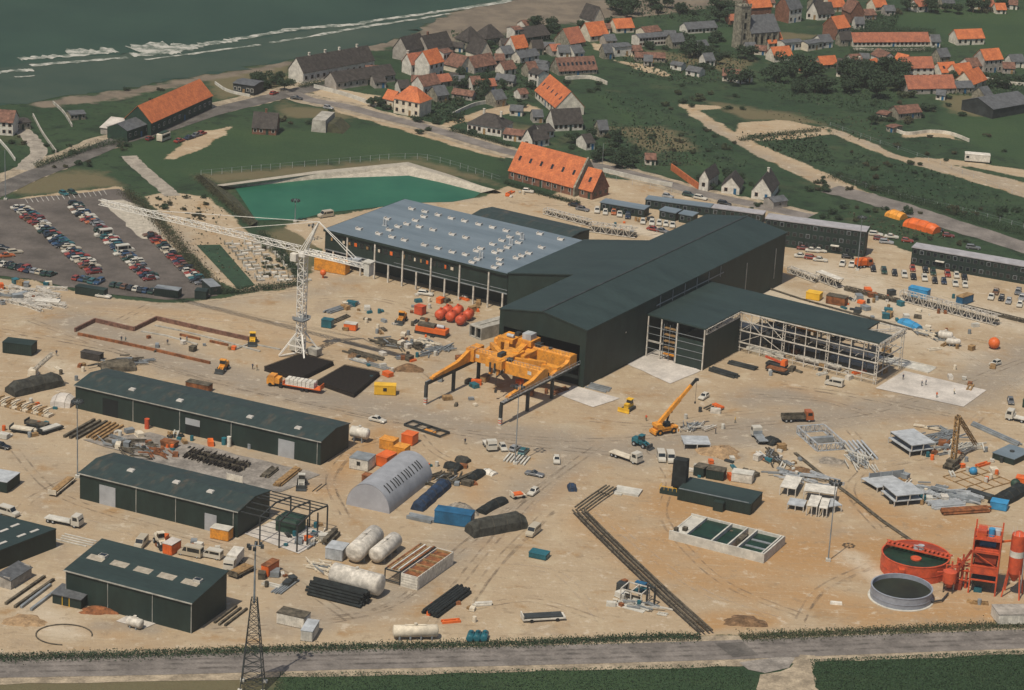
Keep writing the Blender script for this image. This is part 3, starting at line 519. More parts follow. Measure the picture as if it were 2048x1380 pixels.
# mono-pitch workshop
h = thing('workshop', 'dark green workshop with five pale rooflights and a lean-to at its corner', 'workshop', site(-38.9, -173, AS), AS); W, D = 30, 13.2
b = MB(); b.box(0, W, 0, .3, 0, 6.6).box(0, W, D-.3, D, 0, 8.3)
for x0, x1 in ((.002,.3),(W-.3,W-.002)): b.xprofile([(.3,0),(D-.3,0),(D-.3,8.25),(.3,6.62)], x0, x1)
b.build('wall', 'clad', h); b = MB(); roofslab(b, [(-.25,-.3,6.8),(W+.25,-.3,6.8),(W+.25,D+.3,8.55),(-.25,D+.3,8.55)], .2); b.build('roof', 'roofgreen', h)
MB().box(-.25, W+.25, -.42, -.3, 6.5, 6.76).build('gutter', 'trimlight', h)
for x in (.15, 10.2, 20.8, 29.9): MB().box(x-.06, x+.06, -.12, -.003, 0, 6.5).build('downpipe', 'trimlight', h)
dm('translucent', (.34, .30, .235), .6, .15, 1.)
for i in range(5):
    x = 3.2+i*5.65; z0, z1 = 6.8+1.75*(5.6/13.8), 6.8+1.75*(7.6/13.8)
    b = MB(); b.add([(x-1.9,5.3,z0+.03),(x+1.9,5.3,z0+.03),(x+1.9,7.3,z1+.03),(x-1.9,7.3,z1+.03)], [(0,1,2,3)]); r = b.build('rooflight', 'translucent', h)
    if i in (0, 4): MB().box(x+.2, x+1.9, 6.6, 7.9, z1-.1, z1+.55).box(x+.35, x+1.75, 6.75, 7.75, z1+.55, z1+.6, 1).build('roof_vent', ['whitesteel', 'glass'], h)
l = thing('lean_to', 'small dark lean-to shed against the corner of the workshop', 'shed', (105, 1206), ang((105,1206), (163,1219)))
b = MB(); b.box(0, 6.6, 0, .2, 0, 2.0).box(.002, .2, .2, 4, 0, 2.3).box(6.4, 6.598, .2, 4, 0, 2.3).box(.2, 6.4, 3.8, 4, 0, 2.3); b.build('wall', 'clad', l)
b = MB(); roofslab(b, [(-.2,-.3,2.25),(6.8,-.3,2.25),(6.8,4.2,2.7),(-.2,4.2,2.7)], .15); b.build('roof', 'slate', l)
for x in (2.2, 3.8): MB().box(x, x+.15, -.06, -.003, 0, 2).build('door_post', 'brightyellow', l)
# shed at the frame edge
R, q1, q2 = P(112,1059,4.2), P(0,1102,4.2), P(0,1031,4.2); dv1 = (q1-R)*1.5; dv2 = (q2-R)*1.35
h = thing('dark_shed', 'dark green shed with narrow rooflights beside the gravel lane', 'shed', (R[0], R[1], 0))
b = MB(); pts = [(0,0),(dv2[0],dv2[1]),(dv1[0]+dv2[0],dv1[1]+dv2[1]),(dv1[0],dv1[1])]; b.prism(pts, 0, 4.2); b.build('wall', 'clad', h)
b = MB(); b.prism([(x*1.015+.1, y*1.015) for x, y in pts], 4.2, 4.45); b.build('roof', 'roofgreen', h)
for x, y in ((30,1051),(69,1062),(43,1071),(8,1061),(5,1086)):
    p = P(x, y, 4.45)-np.array([R[0], R[1], 0]); o = MB().box(-1.1, 1.1, -.35, .35, 0, .1).build('rooflight', 'skylight', h); o.location = p; o.rotation_euler = (0, 0, math.atan2(dv1[1], dv1[0]))
h = thing('lean_shed', 'grey lean-to store with a sloping roof along the dark shed', 'shed', (22,1180), ang((22,1180),(70,1150)))
b = MB(); b.box(0, 7.4, 0, .2, 0, 2.0).box(.002, .2, .2, 3.2, 0, 2.6).box(7.2, 7.398, .2, 3.2, 0, 2.6); b.build('wall', 'greywall', h); b = MB(); roofslab(b, [(-.2,-.2,2.2),(7.6,-.2,2.2),(7.6,3.4,2.9),(-.2,3.4,2.9)], .12); b.build('roof', 'slate', h)
# ================================================================ offices
dm('framegrey', (.085,.095,.092), .6, .2)
def office(label, p0, p1, dep, hh, storeys, roofm, nwin, z0=0., extra=None):
    h = thing('office_building', label, 'offices', p0, ang(p0, p1), z=z0); W = dist(p0, p1)
    b = MB(); b.box(0, W, 0, .2, 0, hh).box(.002, .2, .2, dep, 0, hh).box(W-.2, W-.002, .2, dep, 0, hh).box(.2, W-.2, dep-.2, dep, 0, hh); b.build('wall', 'clad', h)
    b = MB(); b.box(-.2, W+.2, -.25, dep+.2, hh, hh+.25); b.build('roof', roofm, h)
    sh = hh/storeys
    for s_ in range(storeys):
        for i in range(nwin):
            x = (i+.5)*W/nwin
            f = MB().box(x-.62, x+.62, -.05, -.003, s_*sh+sh*.36, s_*sh+sh*.84).build('window', 'steelgrey' if (i*7+s_*3) % 5 == 0 else 'framegrey', h); MB().box(x-.5, x+.5, -.075, -.053, s_*sh+sh*.40, s_*sh+sh*.80).build('pane', 'glass', f)
    if storeys > 1: MB().box(0, W, -.10, -.077, sh-.05, sh+.1).build('band', 'roofgreen', h)
    return h, W
o1, W = office('long two storey green office block with a pale roof below the orange tarpaulins', (1527,488), (1727,515), 5.4, 8.0, 3, 'roofpale', 15)
MB().box(20.5, 23, -1.1, -.11, 2.5, 2.75).build('canopy', 'white', o1); MB().box(2, 3.2, -1, -.11, 2.5, 2.7).build('canopy', 'white', o1)
o2, W = office('green office block with a pale roof beside the tarmac side road', (1821,529), (2090,576), 5.0, 5.3, 2, 'roofpale', 20)
MB().box(7.5, 10.2, -1.0, -.11, 2.5, 2.75).build('canopy', 'white', o2)
office('small grey roofed cabin offices behind a line of parked cars', (1200,421), (1287,436), 4.6, 2.6, 1, 'roofgrey', 6)
office('middle grey roofed office cabin standing between two others', (1318,437), (1350,443), 4.6, 2.6, 1, 'roofgrey', 2); office('smallest grey roofed office cabin beside the green hall', (1357,444), (1384,449), 4.4, 2.6, 1, 'roofgrey', 2)
office('long low office row with a half grey half pale roof behind the cabins', (1290,416), (1420,433), 4.2, 2.8, 1, 'roofgrey', 9); office('pale roofed end of the office row next to the great hall', (1421,433), (1524,447), 4.2, 2.8, 1, 'roofpale', 6)
# pale box building near the hall front and grey barrel store
h = thing('precast_unit', 'grey concrete box unit with two dark openings by the hall front', 'box unit', (938,672), ang((938,672),(969,684)))
b = MB(); b.box(0, 4.6, 0, 13.5, 0, .35).box(0, .3, 0, 13.5, .35, 3.1).box(4.3, 4.6, 0, 13.5, .35, 3.1).box(2.1, 2.5, 0, 13.5, .35, 3.1).box(0, 4.6, 0, 13.5, 3.1, 3.4).box(2.1, 2.5, 1, 13, 3.4, 3.6); b.build('shell', 'concrete', h); MB().box(.3, 4.3, .6, .7, .36, 3.09).build('recess', 'void', h)
p0, p1 = (692,1009), (779,1028); rz = ang(p0, p1); R_ = dist(p0, p1)/2; Lq = dist((779,1028), (853,957))
h = thing('barrel_store', 'grey half round barrel vault store with dark slit vents', 'store', p0, rz)
def arc(k, r, zs=1.12): return [(R_ - r*math.cos(math.pi*i/k), r*zs*math.sin(math.pi*i/k)) for i in range(k+1)]
b = MB(); A_ = arc(20, R_); vs = [(x, 0, z) for x, z in A_]+[(x, Lq, z) for x, z in A_]; b.add(vs, [(i, i+1, 22+i, 21+i) for i in range(20)], 0, True); dm('steelvault', (.30,.31,.33), .5, .1); b.build('vault', 'steelvault', h)
dm('endgrey', (.34,.345,.37), .6, .08)
for y, st in ((.05, 1), (Lq-.05, -1)): MB().add([(x, y, z*.985) for x, z in A_], [tuple(range(21))[::st]]).build('end_wall', 'endgrey', h)
for j in range(13):
    y = Lq*(.10+.062*j+(.02 if (j//2) % 2 else 0)); a0, a1 = math.radians(118), math.radians(140)
    q = [(R_-R_*1.012*math.cos(a), R_*1.012*1.12*math.sin(a)) for a in (a0, (a0+a1)/2, a1)]
    b = MB(); b.add([(x, y, z) for x, z in q]+[(x, y+.42, z) for x, z in q], [(0,1,4,3),(1,2,5,4)]); b.build('slit_vent', 'void', h)
# ================================================================ gantry runway and yellow cranes
for k, (x, lab) in enumerate(((-24.2, 'dark steel crane runway on three columns, the side nearer the tower crane'), (-2.2, 'galvanised crane runway on three columns, the side nearer the mobile crane'))):
    h = thing('crane_runway', lab, 'crane runway', site(x, -36.4), AH, 'crane runways')
    for y in (.2, 12.6, 24.2):
        c = MB().box(-.35, .35, y-.35, y+.35, 1.9 if y < 1 else 0, 5.1).build('column', 'steeldark', h)
        if y < 1: MB().box(-.38, .38, y-.38, y+.38, 0, 1.9).box(-.385, .385, y-.385, y+.385, .5, .75, 1).box(-.385, .385, y-.385, y+.385, 1.1, 1.35, 1).build('column_foot', ['palec', 'red'], h)
    MB().box(-.3, .3, 0, 35.8, 5.1, 6.0).build('beam', 'steeldark', h)
    if k: MB().box(-.15, .95, 0, 36, 6.0, 6.12).build('walkway', 'mesh_steel', h); b = MB(); b.box(.9, .96, 0, 36, 7.0, 7.06); [b.box(.9, .96, i*1.5, i*1.5+.06, 6.12, 7) for i in range(25)]; b.build('handrail', 'galv', h)
    else: MB().box(-.12, .12, 0, 35.8, 6.0, 6.14).build('rail', 'steelgrey', h)
def carriage(h, x, y0, y1):
    b = MB(); b.xprofile([(y0+1,6.2),(y1,6.2),(y1,8.6),(y1-2.2,9.2),(y0+(y1-y0)*.62,7.6),(y0+1.4,6.85)], x-.5, x+.5); b.box(x-.5, x+.5, y0+.2, y0+1.4, 6.1, 6.6).build('end_carriage', 'yellow', h)
h = thing('gantry_crane', 'front yellow bridge crane straddling the two runways', 'bridge crane', site(0, 0), AH, 'yellow bridge cranes')
carriage(h, -24.1, -34.5, -15.5); carriage(h, -2.4, -33.5, -15.0)
b = MB(); b.box(-24.6, -17, -16.6, -13.8, 6.3, 9.0).fr(-24.6, -17, -16.6, -13.8, 9.0, 9.25, .1, .2).box(-25.0, -22.6, -17.4, -12.6, 6.3, 9.6); b.build('girder', 'yellow', h); b = MB(); b.box(-13, -2, -18.2, -15.6, 5.9, 8.8).fr(-13, -2, -18.2, -15.6, 8.8, 9.1, .1, .2); b.build('girder', 'yellow', h)
b = MB(); b.box(-17.4, -12.6, -20, -9, 7.2, 9.4).box(-18.5, -17.4, -17.5, -12, 6.6, 9.0).box(-15.4, -11.5, -11, -4.4, 7.4, 8.8).box(-16.6, -15.9, -19.5, -18.7, 5.2, 7.8).box(-14.4, -13.7, -19.5, -18.7, 5.2, 7.8).box(-16.8, -13.4, -19.6, -18.4, 8.0, 9.6); b.build('hub', 'yellow', h)
for x, y in ((-16.2,-19.8),(-14.8,-19.9),(-13.3,-18.8)): MB().box(x, x+.5, y-.3, y, 6.0, 8.6).build('hydraulic_post', 'steeldark', h)
b = MB(); b.beam((-16.4,-12,8.9),(-20.5,-5,9.4),1.2,1.0).beam((-13.6,-12,8.9),(-15.5,-3,9.2),1.6,1.4).beam((-16.4,-14,8.6),(-22.5,-9,8.8),1.3,1.3).beam((-12.5,-14,8.4),(-6,-9.5,7.6),1.1,1.1); b.build('tie_girder', 'yellow', h)
b = MB(); b.tube((-12.5,-22.4,2.6),(-12.5,-22.4,6.1),.08,n=6).tube((-12.5,-22.4,2.0),(-12.5,-22.4,2.7),.35,n=8); b.beam((-13,-19,6.2),(-12.4,-22.5,6.2),.3); b.build('hook_block', 'steeldark', h)
b = MB(); [b.beam((x,-16.75,9.2),(x,-16.75,10.1),.06) for x in np.arange(-24,-17,.9)]; b.beam((-24.4,-16.75,10.1),(-17.2,-16.75,10.1),.07); [b.beam((x,-18.3,9.1),(x,-18.3,10.0),.06) for x in np.arange(-12.6,-2,.9)]; b.beam((-12.8,-18.3,10),(-2.2,-18.3,10),.07); b.build('handrail','steelgrey',h)
b = MB(); b.box(-15.6,-14.4,-17.5,-15,9.2,10.4).box(-12.5,-11.2,-17.9,-16.6,8.82,9.9); b.build('motor_box','steeldark',h); b = MB(); b.box(-22.5,-21.4,-16.66,-16.605,7.4,8.3).box(-6,-4.9,-18.26,-18.205,7.2,8.1); b.build('number_plate','white',h)
h = thing('gantry_crane', 'rear yellow bridge crane at the mouth of the dark hall', 'bridge crane', site(0, 0), AH, 'yellow bridge cranes')
carriage(h, -24.1, -12.6, -.8); carriage(h, -2.4, -13, -1.2)
b = MB(); b.box(-24.6, -1.8, -4.8, -1.4, 6.0, 8.9).fr(-24.6, -1.8, -4.4, -1.8, 8.9, 9.2, .1, .2); b.build('girder', 'yellow', h); b = MB(); b.box(-13, -2, -10.6, -8.6, 5.9, 7.6); b.build('girder', 'yellow', h)
b = MB(); b.box(-22.5, -18, -6.5, -1, 9.2, 10.3).box(-17, -13, -5.6, -.9, 9.25, 10.7); b.build('hoist_trolley', 'yellow', h); b = MB(); b.box(-16.2, -13.6, -4.8, -2, 10.7, 12.2).tube((-20.5,-5,10.8),(-18.5,-5,10.8),.5,n=10); b.build('winch_house', 'galv', h)
for x in (-9.5, -4.2): MB().box(x, x+.7, -4.46, -4.40, 7.2, 7.8).build('plate', 'white', h)
b = MB(); [b.beam((x,-4.5,9.2),(x,-4.5,10.1),.06) for x in np.arange(-12.5,-2,.9)]; b.beam((-12.6,-4.5,10.1),(-2,-4.5,10.1),.07); b.build('handrail','steelgrey',h); b = MB(); b.box(-19.5,-18.2,-3.2,-1.6,10.3,11.2).box(-12.6,-11.2,-4.2,-2.4,9.2,10.2).box(-9,-8.2,-3.6,-2.8,9.2,9.8); b.build('motor_box','steeldark',h)
for y in (-7.6,): b = MB(); b.box(-11, -4.5, y-.6, y+.6, 5.6, 6.0).box(-11, -4.5, y-.5, y+.5, 6.0, 6.3); b.build('service_platform', 'steelgrey', h)
# ================================================================ tower crane
C0 = P(601,712); th = thing('tower_crane', 'tall white lattice tower crane over the dark rebar mats', 'tower crane', C0, math.radians(150.5))
b = MB(); [b.beam((sx*4.0, sy*4.0, .3), (sx*.9, sy*.9, 6.2), .38) for sx in (-1,1) for sy in (-1,1)]; [b.beam((sx*4, sy*4, .3), (sx*.9, sy*.9, .9), .3) for sx in (-1,1) for sy in (-1,1)]; [b.beam((sx*2.4, sy*2.4, 3.3), (sy*2.4 if sx != sy else -sx*2.4 , sx*2.4 if sx != sy else sy*2.4, 3.3), .2) for sx in (-1,1) for sy in (-1,1)]
b.build('undercarriage', 'cranewhite', th); b = MB(); b.box(1.1, 4.2, -3.6, -1.0, .5, 3.4).box(-4.2, -1.2, -3.6, -1.2, .5, 2.2); b.build('ballast', 'concrete', th)
MB().truss((0,0,1.2),(0,0,27.4),1.8,1.8,15,.13).build('mast', 'cranewhite', th); MB().box(-1.5, 1.5, -1.5, 1.5, 9.8, 10.15).box(-1.7,1.7,-1.7,-1.6,10.15,11).box(-1.7,1.7,1.6,1.7,10.15,11).build('platform', 'steelgrey', th)
MB().tube((0,0,27.2),(0,0,28.2),1.3,n=14).build('slewing_ring', 'cranewhite', th)
b = MB(); b.truss((1,0,28.9),(66,0,28.9),1.3,1.3,32,.10); b.build('jib', 'cranewhite', th)
b = MB(); b.truss((-1,0,28.6),(-20.6,0,28.6),1.7,1.1,11,.14).box(-20.6,-2,-.9,.9,28.0,28.1); b.build('counter_jib', 'cranewhite', th); b = MB(); b.box(-20.9, -19.3, -1.1, 1.1, 26.2, 29.6).box(-21.4, -18.9, -1.25, 1.25, 29.6, 29.95); b.build('counterweight', 'palec', th)
b = MB(); b.box(-17.4, -15.4, -.8, .8, 28.3, 29.8).tube((-14.5,-.7,29.2),(-14.5,.7,29.2),.5,n=10); b.build('winch', 'galv', th)
b = MB(); [b.beam((-.6, s*.8, 28.4), (-4.6, s*.15, 37.2), .26) for s in (-1, 1)]; [b.beam((.8, s*.8, 28.4), (-4.6, s*.15, 37.2), .2) for s in (-1, 1)]; b.build('apex_frame', 'cranewhite', th)
b = MB(); b.beam((-4.6,0,37.2),(24,0,29.7),.12).beam((-4.6,0,37.2),(50,0,29.7),.12); [b.beam((-4.6,s*.1,37.2),(-17,s*.7,29),.13) for s in (-1,1)]; b.build('tie_bar', 'cranewhite', th)
b = MB(); b.box(.6, 2.4, 1.0, 2.4, 26.0, 28.0); b.build('cab', 'white', th); MB().box(2.41, 2.43, 1.1, 2.3, 26.7, 27.8).build('cab_window', 'glass', th)
# ================================================================ vehicles
CARCOL = {'white': (.50,.47,.40), 'cream': (.41,.36,.27), 'red': (.24,.036,.022), 'orange': (.36,.10,.03), 'navy': (.018,.03,.055), 'black': (.012,.013,.014), 'dark green': (.014,.04,.028),
          'teal': (.02,.10,.11), 'blue': (.025,.06,.12), 'silver': (.26,.265,.265), 'grey': (.12,.125,.13), 'maroon': (.14,.02,.015), 'brown': (.12,.06,.03), 'yellow': (.70,.36,.03)}
for k, c in CARCOL.items(): M['car '+k] = mat('car_paint_'+k.replace(' ', '_'), c, .32, .06, .4, spec=.5)
KIT = {}
def kit_build(o, nm, mb, mats, sub=None): return (nm, mb, mats, sub)
def put(key, maker, name, label, cat, at, rz, group=None, z=0.0):
    if key not in KIT:
        L = []
        for nm, mb, mats in maker():
            o = mb.build(nm, mats); L.append((nm, o.data)); bpy.data.objects.remove(o)
        KIT[key] = L
    t = thing(name, label, cat, at, rz, group, z)
    for nm, me_ in KIT[key]: o = bpy.data.objects.new(nm, me_); COL.objects.link(o); o.parent = t
    return t
def wheels(xs, hw, r=.31, wd=.2):
    return [('wheel', MB().tube((x, s*hw-(wd if s > 0 else 0), r), (x, s*hw+(0 if s > 0 else wd), r), r, n=10).tube((x, s*(hw-.1), r), (x, s*(hw+.012), r), r*.5, n=6, mi=1), ['tyre', 'galv']) for x in xs for s in (-1, 1)]
DIM = {'hatchback': (3.7, 1.58, 1.40, -1.72, .55, .30, .55), 'saloon': (4.4, 1.70, 1.40, -1.45, .75, .55, .65), 'estate': (4.5, 1.70, 1.42, -2.1, .75, .25, .6), 'sports car': (4.5, 1.75, 1.22, -1.1, .6, .8, .8)}
def car_parts(ty, c):
    L, W, H, x0, x1, ib, if_ = DIM[ty]; h, w2 = L/2, W/2; belt = .86 if H > 1.3 else .78
    b = MB(); pr = [(-h,.32),(-h,.66),(-h+.12,belt-.02),(x0,belt),(x1,belt),(h-.35,belt-.12),(h,.60),(h,.32)]
    n = len(pr); vs = []
    for y, k in ((-w2,.0),(-w2+.09,1),(w2-.09,1),(w2,.0)):
        vs += [(x, y, z if k or z < .5 else z-.09) for x, z in pr]
    b.add(vs, [tuple(range(n)), tuple(range(3*n, 4*n))[::-1]]+[(j*n+i, (j+1)*n+i, (j+1)*n+(i+1)%n, j*n+(i+1)%n) for j in range(3) for i in range(n)])
    b.fr(x0+ib-.04, x1-if_+.04, -w2+.21, w2-.21, H-.04, H+.02, .05, .05)
    for sx, x, xt in ((0, x0+.03, x0+ib), (1, x1-.03, x1-if_)):
        for s in (-1, 1): b.beam((x, s*(w2-.10), belt-.02), (xt, s*(w2-.22), H), .09)
    g = MB(); g.fr(x0, x1, -w2+.1, w2-.1, belt-.01, H-.03, ib, .12, 0, if_)
    lights = [('headlight', MB().box(h-.02, h+.02, s*(w2-.36)-.16, s*(w2-.36)+.16, .5, .64), 'skylight') for s in (-1, 1)]
    return [('body', b, 'car '+c), ('windows', g, 'glass')] + wheels((-h+.75, h-.72), w2-.01) + lights
def van_parts(c, L=4.8, H=2.05, glass=True):
    h, w2 = L/2, .88; b = MB(); b.profile([(-h,.32),(-h,H-.1),(-h+.1,H),(h-1.55,H),(h-1.0,1.18),(h-.12,1.0),(h,.7),(h,.32)], -w2, w2)
    g = MB(); g.add([(h-1.47,-w2+.1,H-.1),(h-1.47,w2-.1,H-.1),(h-1.0,w2-.08,1.22),(h-1.0,-w2+.08,1.22)], [(0,3,2,1)])
    for s in (-1, 1):
        y = s*(w2+.012); g.add([(h-1.55,y,H-.25),(h-1.1,y,1.22),(h-2.1,y,1.22),(h-2.1,y,H-.25)], [(0,1,2,3) if s < 0 else (3,2,1,0)])
        if glass: g.add([(h-2.3,y,H-.25),(h-2.3,y,1.22),(-h+.3,y,1.22),(-h+.3,y,H-.25)], [(0,1,2,3) if s < 0 else (3,2,1,0)])
    g.add([(-h-.012,-w2+.15,1.2),(-h-.012,w2-.15,1.2),(-h-.012,w2-.15,H-.3),(-h-.012,-w2+.15,H-.3)], [(3,2,1,0)])
    for i in range(0): pass
    for s in (-1, 1):
        x = h-1.3; g.add([(x, s*.3, H-.15)]*3, [(0,1,2)]) if False else None
    return [('body', b, 'car '+c), ('windows', g, 'glass')] + wheels((-h+.85, h-.8), w2-.01, .33)
def truck_parts(c, cargo, L=8.0, cm='steelgrey'):
    h, w2 = L/2, 1.15; ch = MB().box(-h, h-.2, -.45, .45, .6, .85)
    cab = MB(); cab.profile([(h-2.0,.6),(h-2.0,2.65),(h-1.9,2.75),(h-.35,2.75),(h-.05,1.7),(h,.6)], -w2, w2)
    g = MB(); g.add([(h-.36,-w2+.12,2.6),(h-.36,w2-.12,2.6),(h-.03,w2-.12,1.72),(h-.03,-w2+.12,1.72)], [(0,3,2,1)])
    for s in (-1, 1): y = s*(w2+.012); g.add([(h-1.6,y,2.5),(h-1.6,y,1.7),(h-.4,y,1.7),(h-.55,y,2.5)], [(0,1,2,3) if s < 0 else (3,2,1,0)])
    cg = MB(); a = h-2.2
    if cargo == 'tip': cg.box(-h, a, -w2, w2, .9, 1.05).box(-h, a, -w2, -w2+.1, 1.05, 1.85).box(-h, a, w2-.1, w2, 1.05, 1.85).box(a-.1, a, -w2+.1, w2-.1, 1.05, 2.1)
    elif cargo == 'flat': cg.box(-h, a, -w2, w2, .9, 1.1).box(a-.1, a, -w2, w2, 1.1, 1.9)
    elif cargo == 'box': cg.box(-h, a, -w2, w2, .9, 3.0)
    elif cargo == 'tarp': cg.xprofile([(-w2,.9),(w2,.9),(w2,2.4),(.6,2.9),(-.6,2.9),(-w2,2.4)], -h, a)
    return [('chassis', ch, 'steeldark'), ('cab', cab, 'car '+c), ('windows', g, 'glass'), ('cargo_bed' if cargo in ('tip','flat') else 'cargo_box', cg, cm)] + wheels((-h+.9, -h+2.1, h-1.2), w2-.02, .5, .34)
def vehicle(ty, c, label, p, d, group=None, key=None, **kw):
    """p: pixel of the ground under its middle; d: pixel direction its nose points to"""
    rz = ang(p, (p[0]+d[0], p[1]+d[1])); nm, cat = ('parked_car', 'car')
    if ty in DIM: return put((ty, c), lambda: car_parts(ty, c), nm, label, cat, p, rz, group)
    if ty == 'van': return put((ty, c), lambda: van_parts(c), 'delivery_van', label, 'van', p, rz, group)
    if ty == 'camper': return put((ty, c), lambda: van_parts(c, 5.4, 2.4), 'camper_van', label, 'van', p, rz, group)
    return put((ty, c, str(kw)), lambda: truck_parts(c, ty, **kw), 'truck', label, 'truck', p, rz, group)
# ---------------------------------------------------------------- car park
DARKS = ['navy','black','dark green','blue','grey','navy','teal','brown']; MIXC = ['white','red','navy','black','cream','dark green','blue','silver','maroon','white','grey','teal','orange','white','red','navy']
ORD = 'first second third fourth fifth sixth seventh eighth ninth tenth eleventh twelfth thirteenth fourteenth fifteenth sixteenth seventeenth eighteenth nineteenth twentieth'.split()
ORD += ['twenty-'+o for o in ORD[:9]]+['thirtieth']+['thirty-'+o for o in ORD[:9]]
def row(rowname, p0, p1, n, cols, off, flip, gap=0.0, skip=()):
    a, b_ = P(*p0), P(*p1); d = (b_-a)[:2]; Lr = math.hypot(*d); d = d/Lr; nrm = np.array([-d[1], d[0]])
    for i in range(n):
        if i in skip: continue
        c = cols[i % len(cols)] if RNG.random() < .8 else MIXC[RNG.integers(len(MIXC))]; ty = ['hatchback','saloon','hatchback','estate','saloon','hatchback'][RNG.integers(6)]
        p = a[:2] + d*Lr*(i+.5)/n + nrm*(off+RNG.normal(0, .22)) + d*RNG.normal(0, .12)
        rz = math.atan2(nrm[1], nrm[0]) + (math.pi if (flip ^ (RNG.random() < .25)) else 0) + RNG.normal(0, .035)
        if 'camper' in c if isinstance(c, str) else False: put(('camper','white'), lambda: van_parts('white', 5.4, 2.4), 'camper_van', 'white camper van, '+ORD[i]+' from the sea end of the '+rowname, 'van', (p[0], p[1], 0), rz, 'vehicles in the car park'); continue
        put((ty, c), lambda: car_parts(ty, c), 'parked_car', f'{c} {ty}, {ORD[i]} from the sea end of the {rowname}', 'car', (p[0], p[1], 0), rz, 'vehicles in the car park')
row('outer double row, seaward half', (32,417), (180,545), 26, ['white','cream','navy','teal','red','maroon','red','white','cream','navy','blue','white','dark green','blue','white','teal'], 2.3, 0)
row('outer double row, lawn half', (48,414), (206,548), 27, ['dark green','navy','white','cream','red','brown','red','maroon','white','white','dark green','navy','black','white','navy','blue','black','dark green','white'], -2.4, 1)
row('inner double row, seaward half', (134,408), (292,563), 30, ['black','dark green','camper','navy','blue','white','white','navy','grey','silver','maroon','dark green','red','teal','white','red','navy'], 2.3, 0)
row('inner double row, lawn half', (150,404), (318,562), 30, ['navy','grey','white','brown','white','black','cream','red','orange','red','navy','maroon','dark green','camper','teal','white','white','navy'], -2.4, 1, skip=(0,1,9,10,11,12))
row('single row beside the hedge', (300,470), (404,571), 22, ['brown','black','white','red','white','dark green','black','cream','cream','black','red','red','dark green','white'], 0, 1)
row('kerbside row nearest the building site', (-8,528), (108,553), 11, ['dark green','white','black','dark green','black','red','white','white','cream','dark green','dark green'], 0, 0)
row('kerbside row beside the office cabin', (150,558), (312,587), 15, ['red','grey','dark green','teal','navy','grey','white','dark green','dark green','brown','black','white','black','blue','navy'], 0, 0, skip=(5,6))
for q in [('hatchback','teal','teal hatchback alone at the top kerb of the car park',(128,390),(1,.4)), ('hatchback','dark green','dark green hatchback alone at the top kerb of the car park',(145,388),(1,.4)), ('saloon','orange','orange saloon at the edge of the car park beside a cream car',(14,514),(1,-.1)), ('estate','cream','cream estate car behind an orange saloon at the car park edge',(30,507),(1,-.1)),
          ('saloon','black','black saloon standing by itself near the edge of the car park',(4,499),(1,.1)), ('saloon','white','white saloon on the sandy track below the car park',(207,595),(1,.15)),
 ('saloon','white','white saloon between the long shed and the steel frame on the ground',(755,843),(1,.25)), ('estate','white','white estate car parked before the pale colonnade',(851,590),(1,.12)), ('van','cream','cream van on the sandy bank beside the storage basin',(651,434),(-1,.15)),
 ('hatchback','white','white hatchback beside the white pickup near the lamp mast',(1006,899),(.5,.8)), ('hatchback','silver','silver hatchback just behind the lamp mast foot',(1030,900),(.8,-.5)), ('estate','teal','teal estate car beside the stack of pale planks',(1047,906),(.8,-.9)),
 ('hatchback','white','white hatchback facing the camera beside the pale planks',(1113,924),(.1,1)), ('sports car','grey','dark grey saloon with a light roof on the open sand',(1069,951),(1,.2)), ('hatchback','white','white hatchback beside the small trailer on open sand',(1066,988),(-.8,.6)),
 ('van','cream','cream van at the end of the dark tarpaulin covered stack',(1066,1068),(-.7,.6)), ('van','white','white van beside another near the black silo, the one further from it',(1322,919),(.3,1)), ('van','white','white van beside another near the black silo, the one closer to it',(1341,921),(.3,1)),
 ('hatchback','white','white hatchback near the tip of the mobile crane boom',(1407,797),(-.8,.5)), ('van','white','white van below the white steel columns of the open frame',(1668,771),(-1,-.2)), ('hatchback','grey','grey hatchback on the road past the concrete slab',(2021,806),(.3,1)),
 ('hatchback','white','white hatchback near the orange ball on the pale ground',(1990,730),(-1,.3)), ('hatchback','white','white hatchback beside the orange roofed brick hall',(1056,385),(1,.1)),
 ('saloon','black','black saloon, the further of two beside the cabin offices',(1150,413),(1,.2)), ('saloon','grey','dark grey saloon, the nearer of two beside the cabin offices',(1165,421),(1,.2)),
 ('hatchback','maroon','maroon hatchback on the coast road beside the long dark house',(300,280),(1,-.35)), ('saloon','red','red and white saloon in the gravel lay-by, first from the bus',(359,284),(1,-.3)), ('saloon','navy','navy saloon in the gravel lay-by between two cars',(379,278),(1,-.3)),
 ('saloon','grey','grey saloon in the gravel lay-by next to the last car',(393,273),(1,-.3)), ('hatchback','red','red hatchback at the far end of the gravel lay-by',(404,269),(1,-.3)), ('saloon','black','black saloon at the road junction below the terrace',(593,199),(1,.1)), ('hatchback','silver','silver hatchback parked on the verge after the junction',(657,218),(1,.2)),
 ('hatchback','red','red hatchback on the coast road near the white gabled terrace',(548,189),(1,-.3)), ('saloon','black','black car cut by the frame edge beside the sand yard',(3,896),(1,.2)), ('van','cream','cream van with dark windows behind the monopitch workshop',(282,1092),(-.7,.8)),
 ('van','white','white van behind the workshop beside the box truck',(423,1115),(-1,-.2)), ('camper','cream','cream pickup van behind the workshop by the orange box',(381,1111),(-1,-.2)), ('van','white','white pickup beside the dark shed at the frame edge',(18,1030),(1,.3))]:
    vehicle(*q)
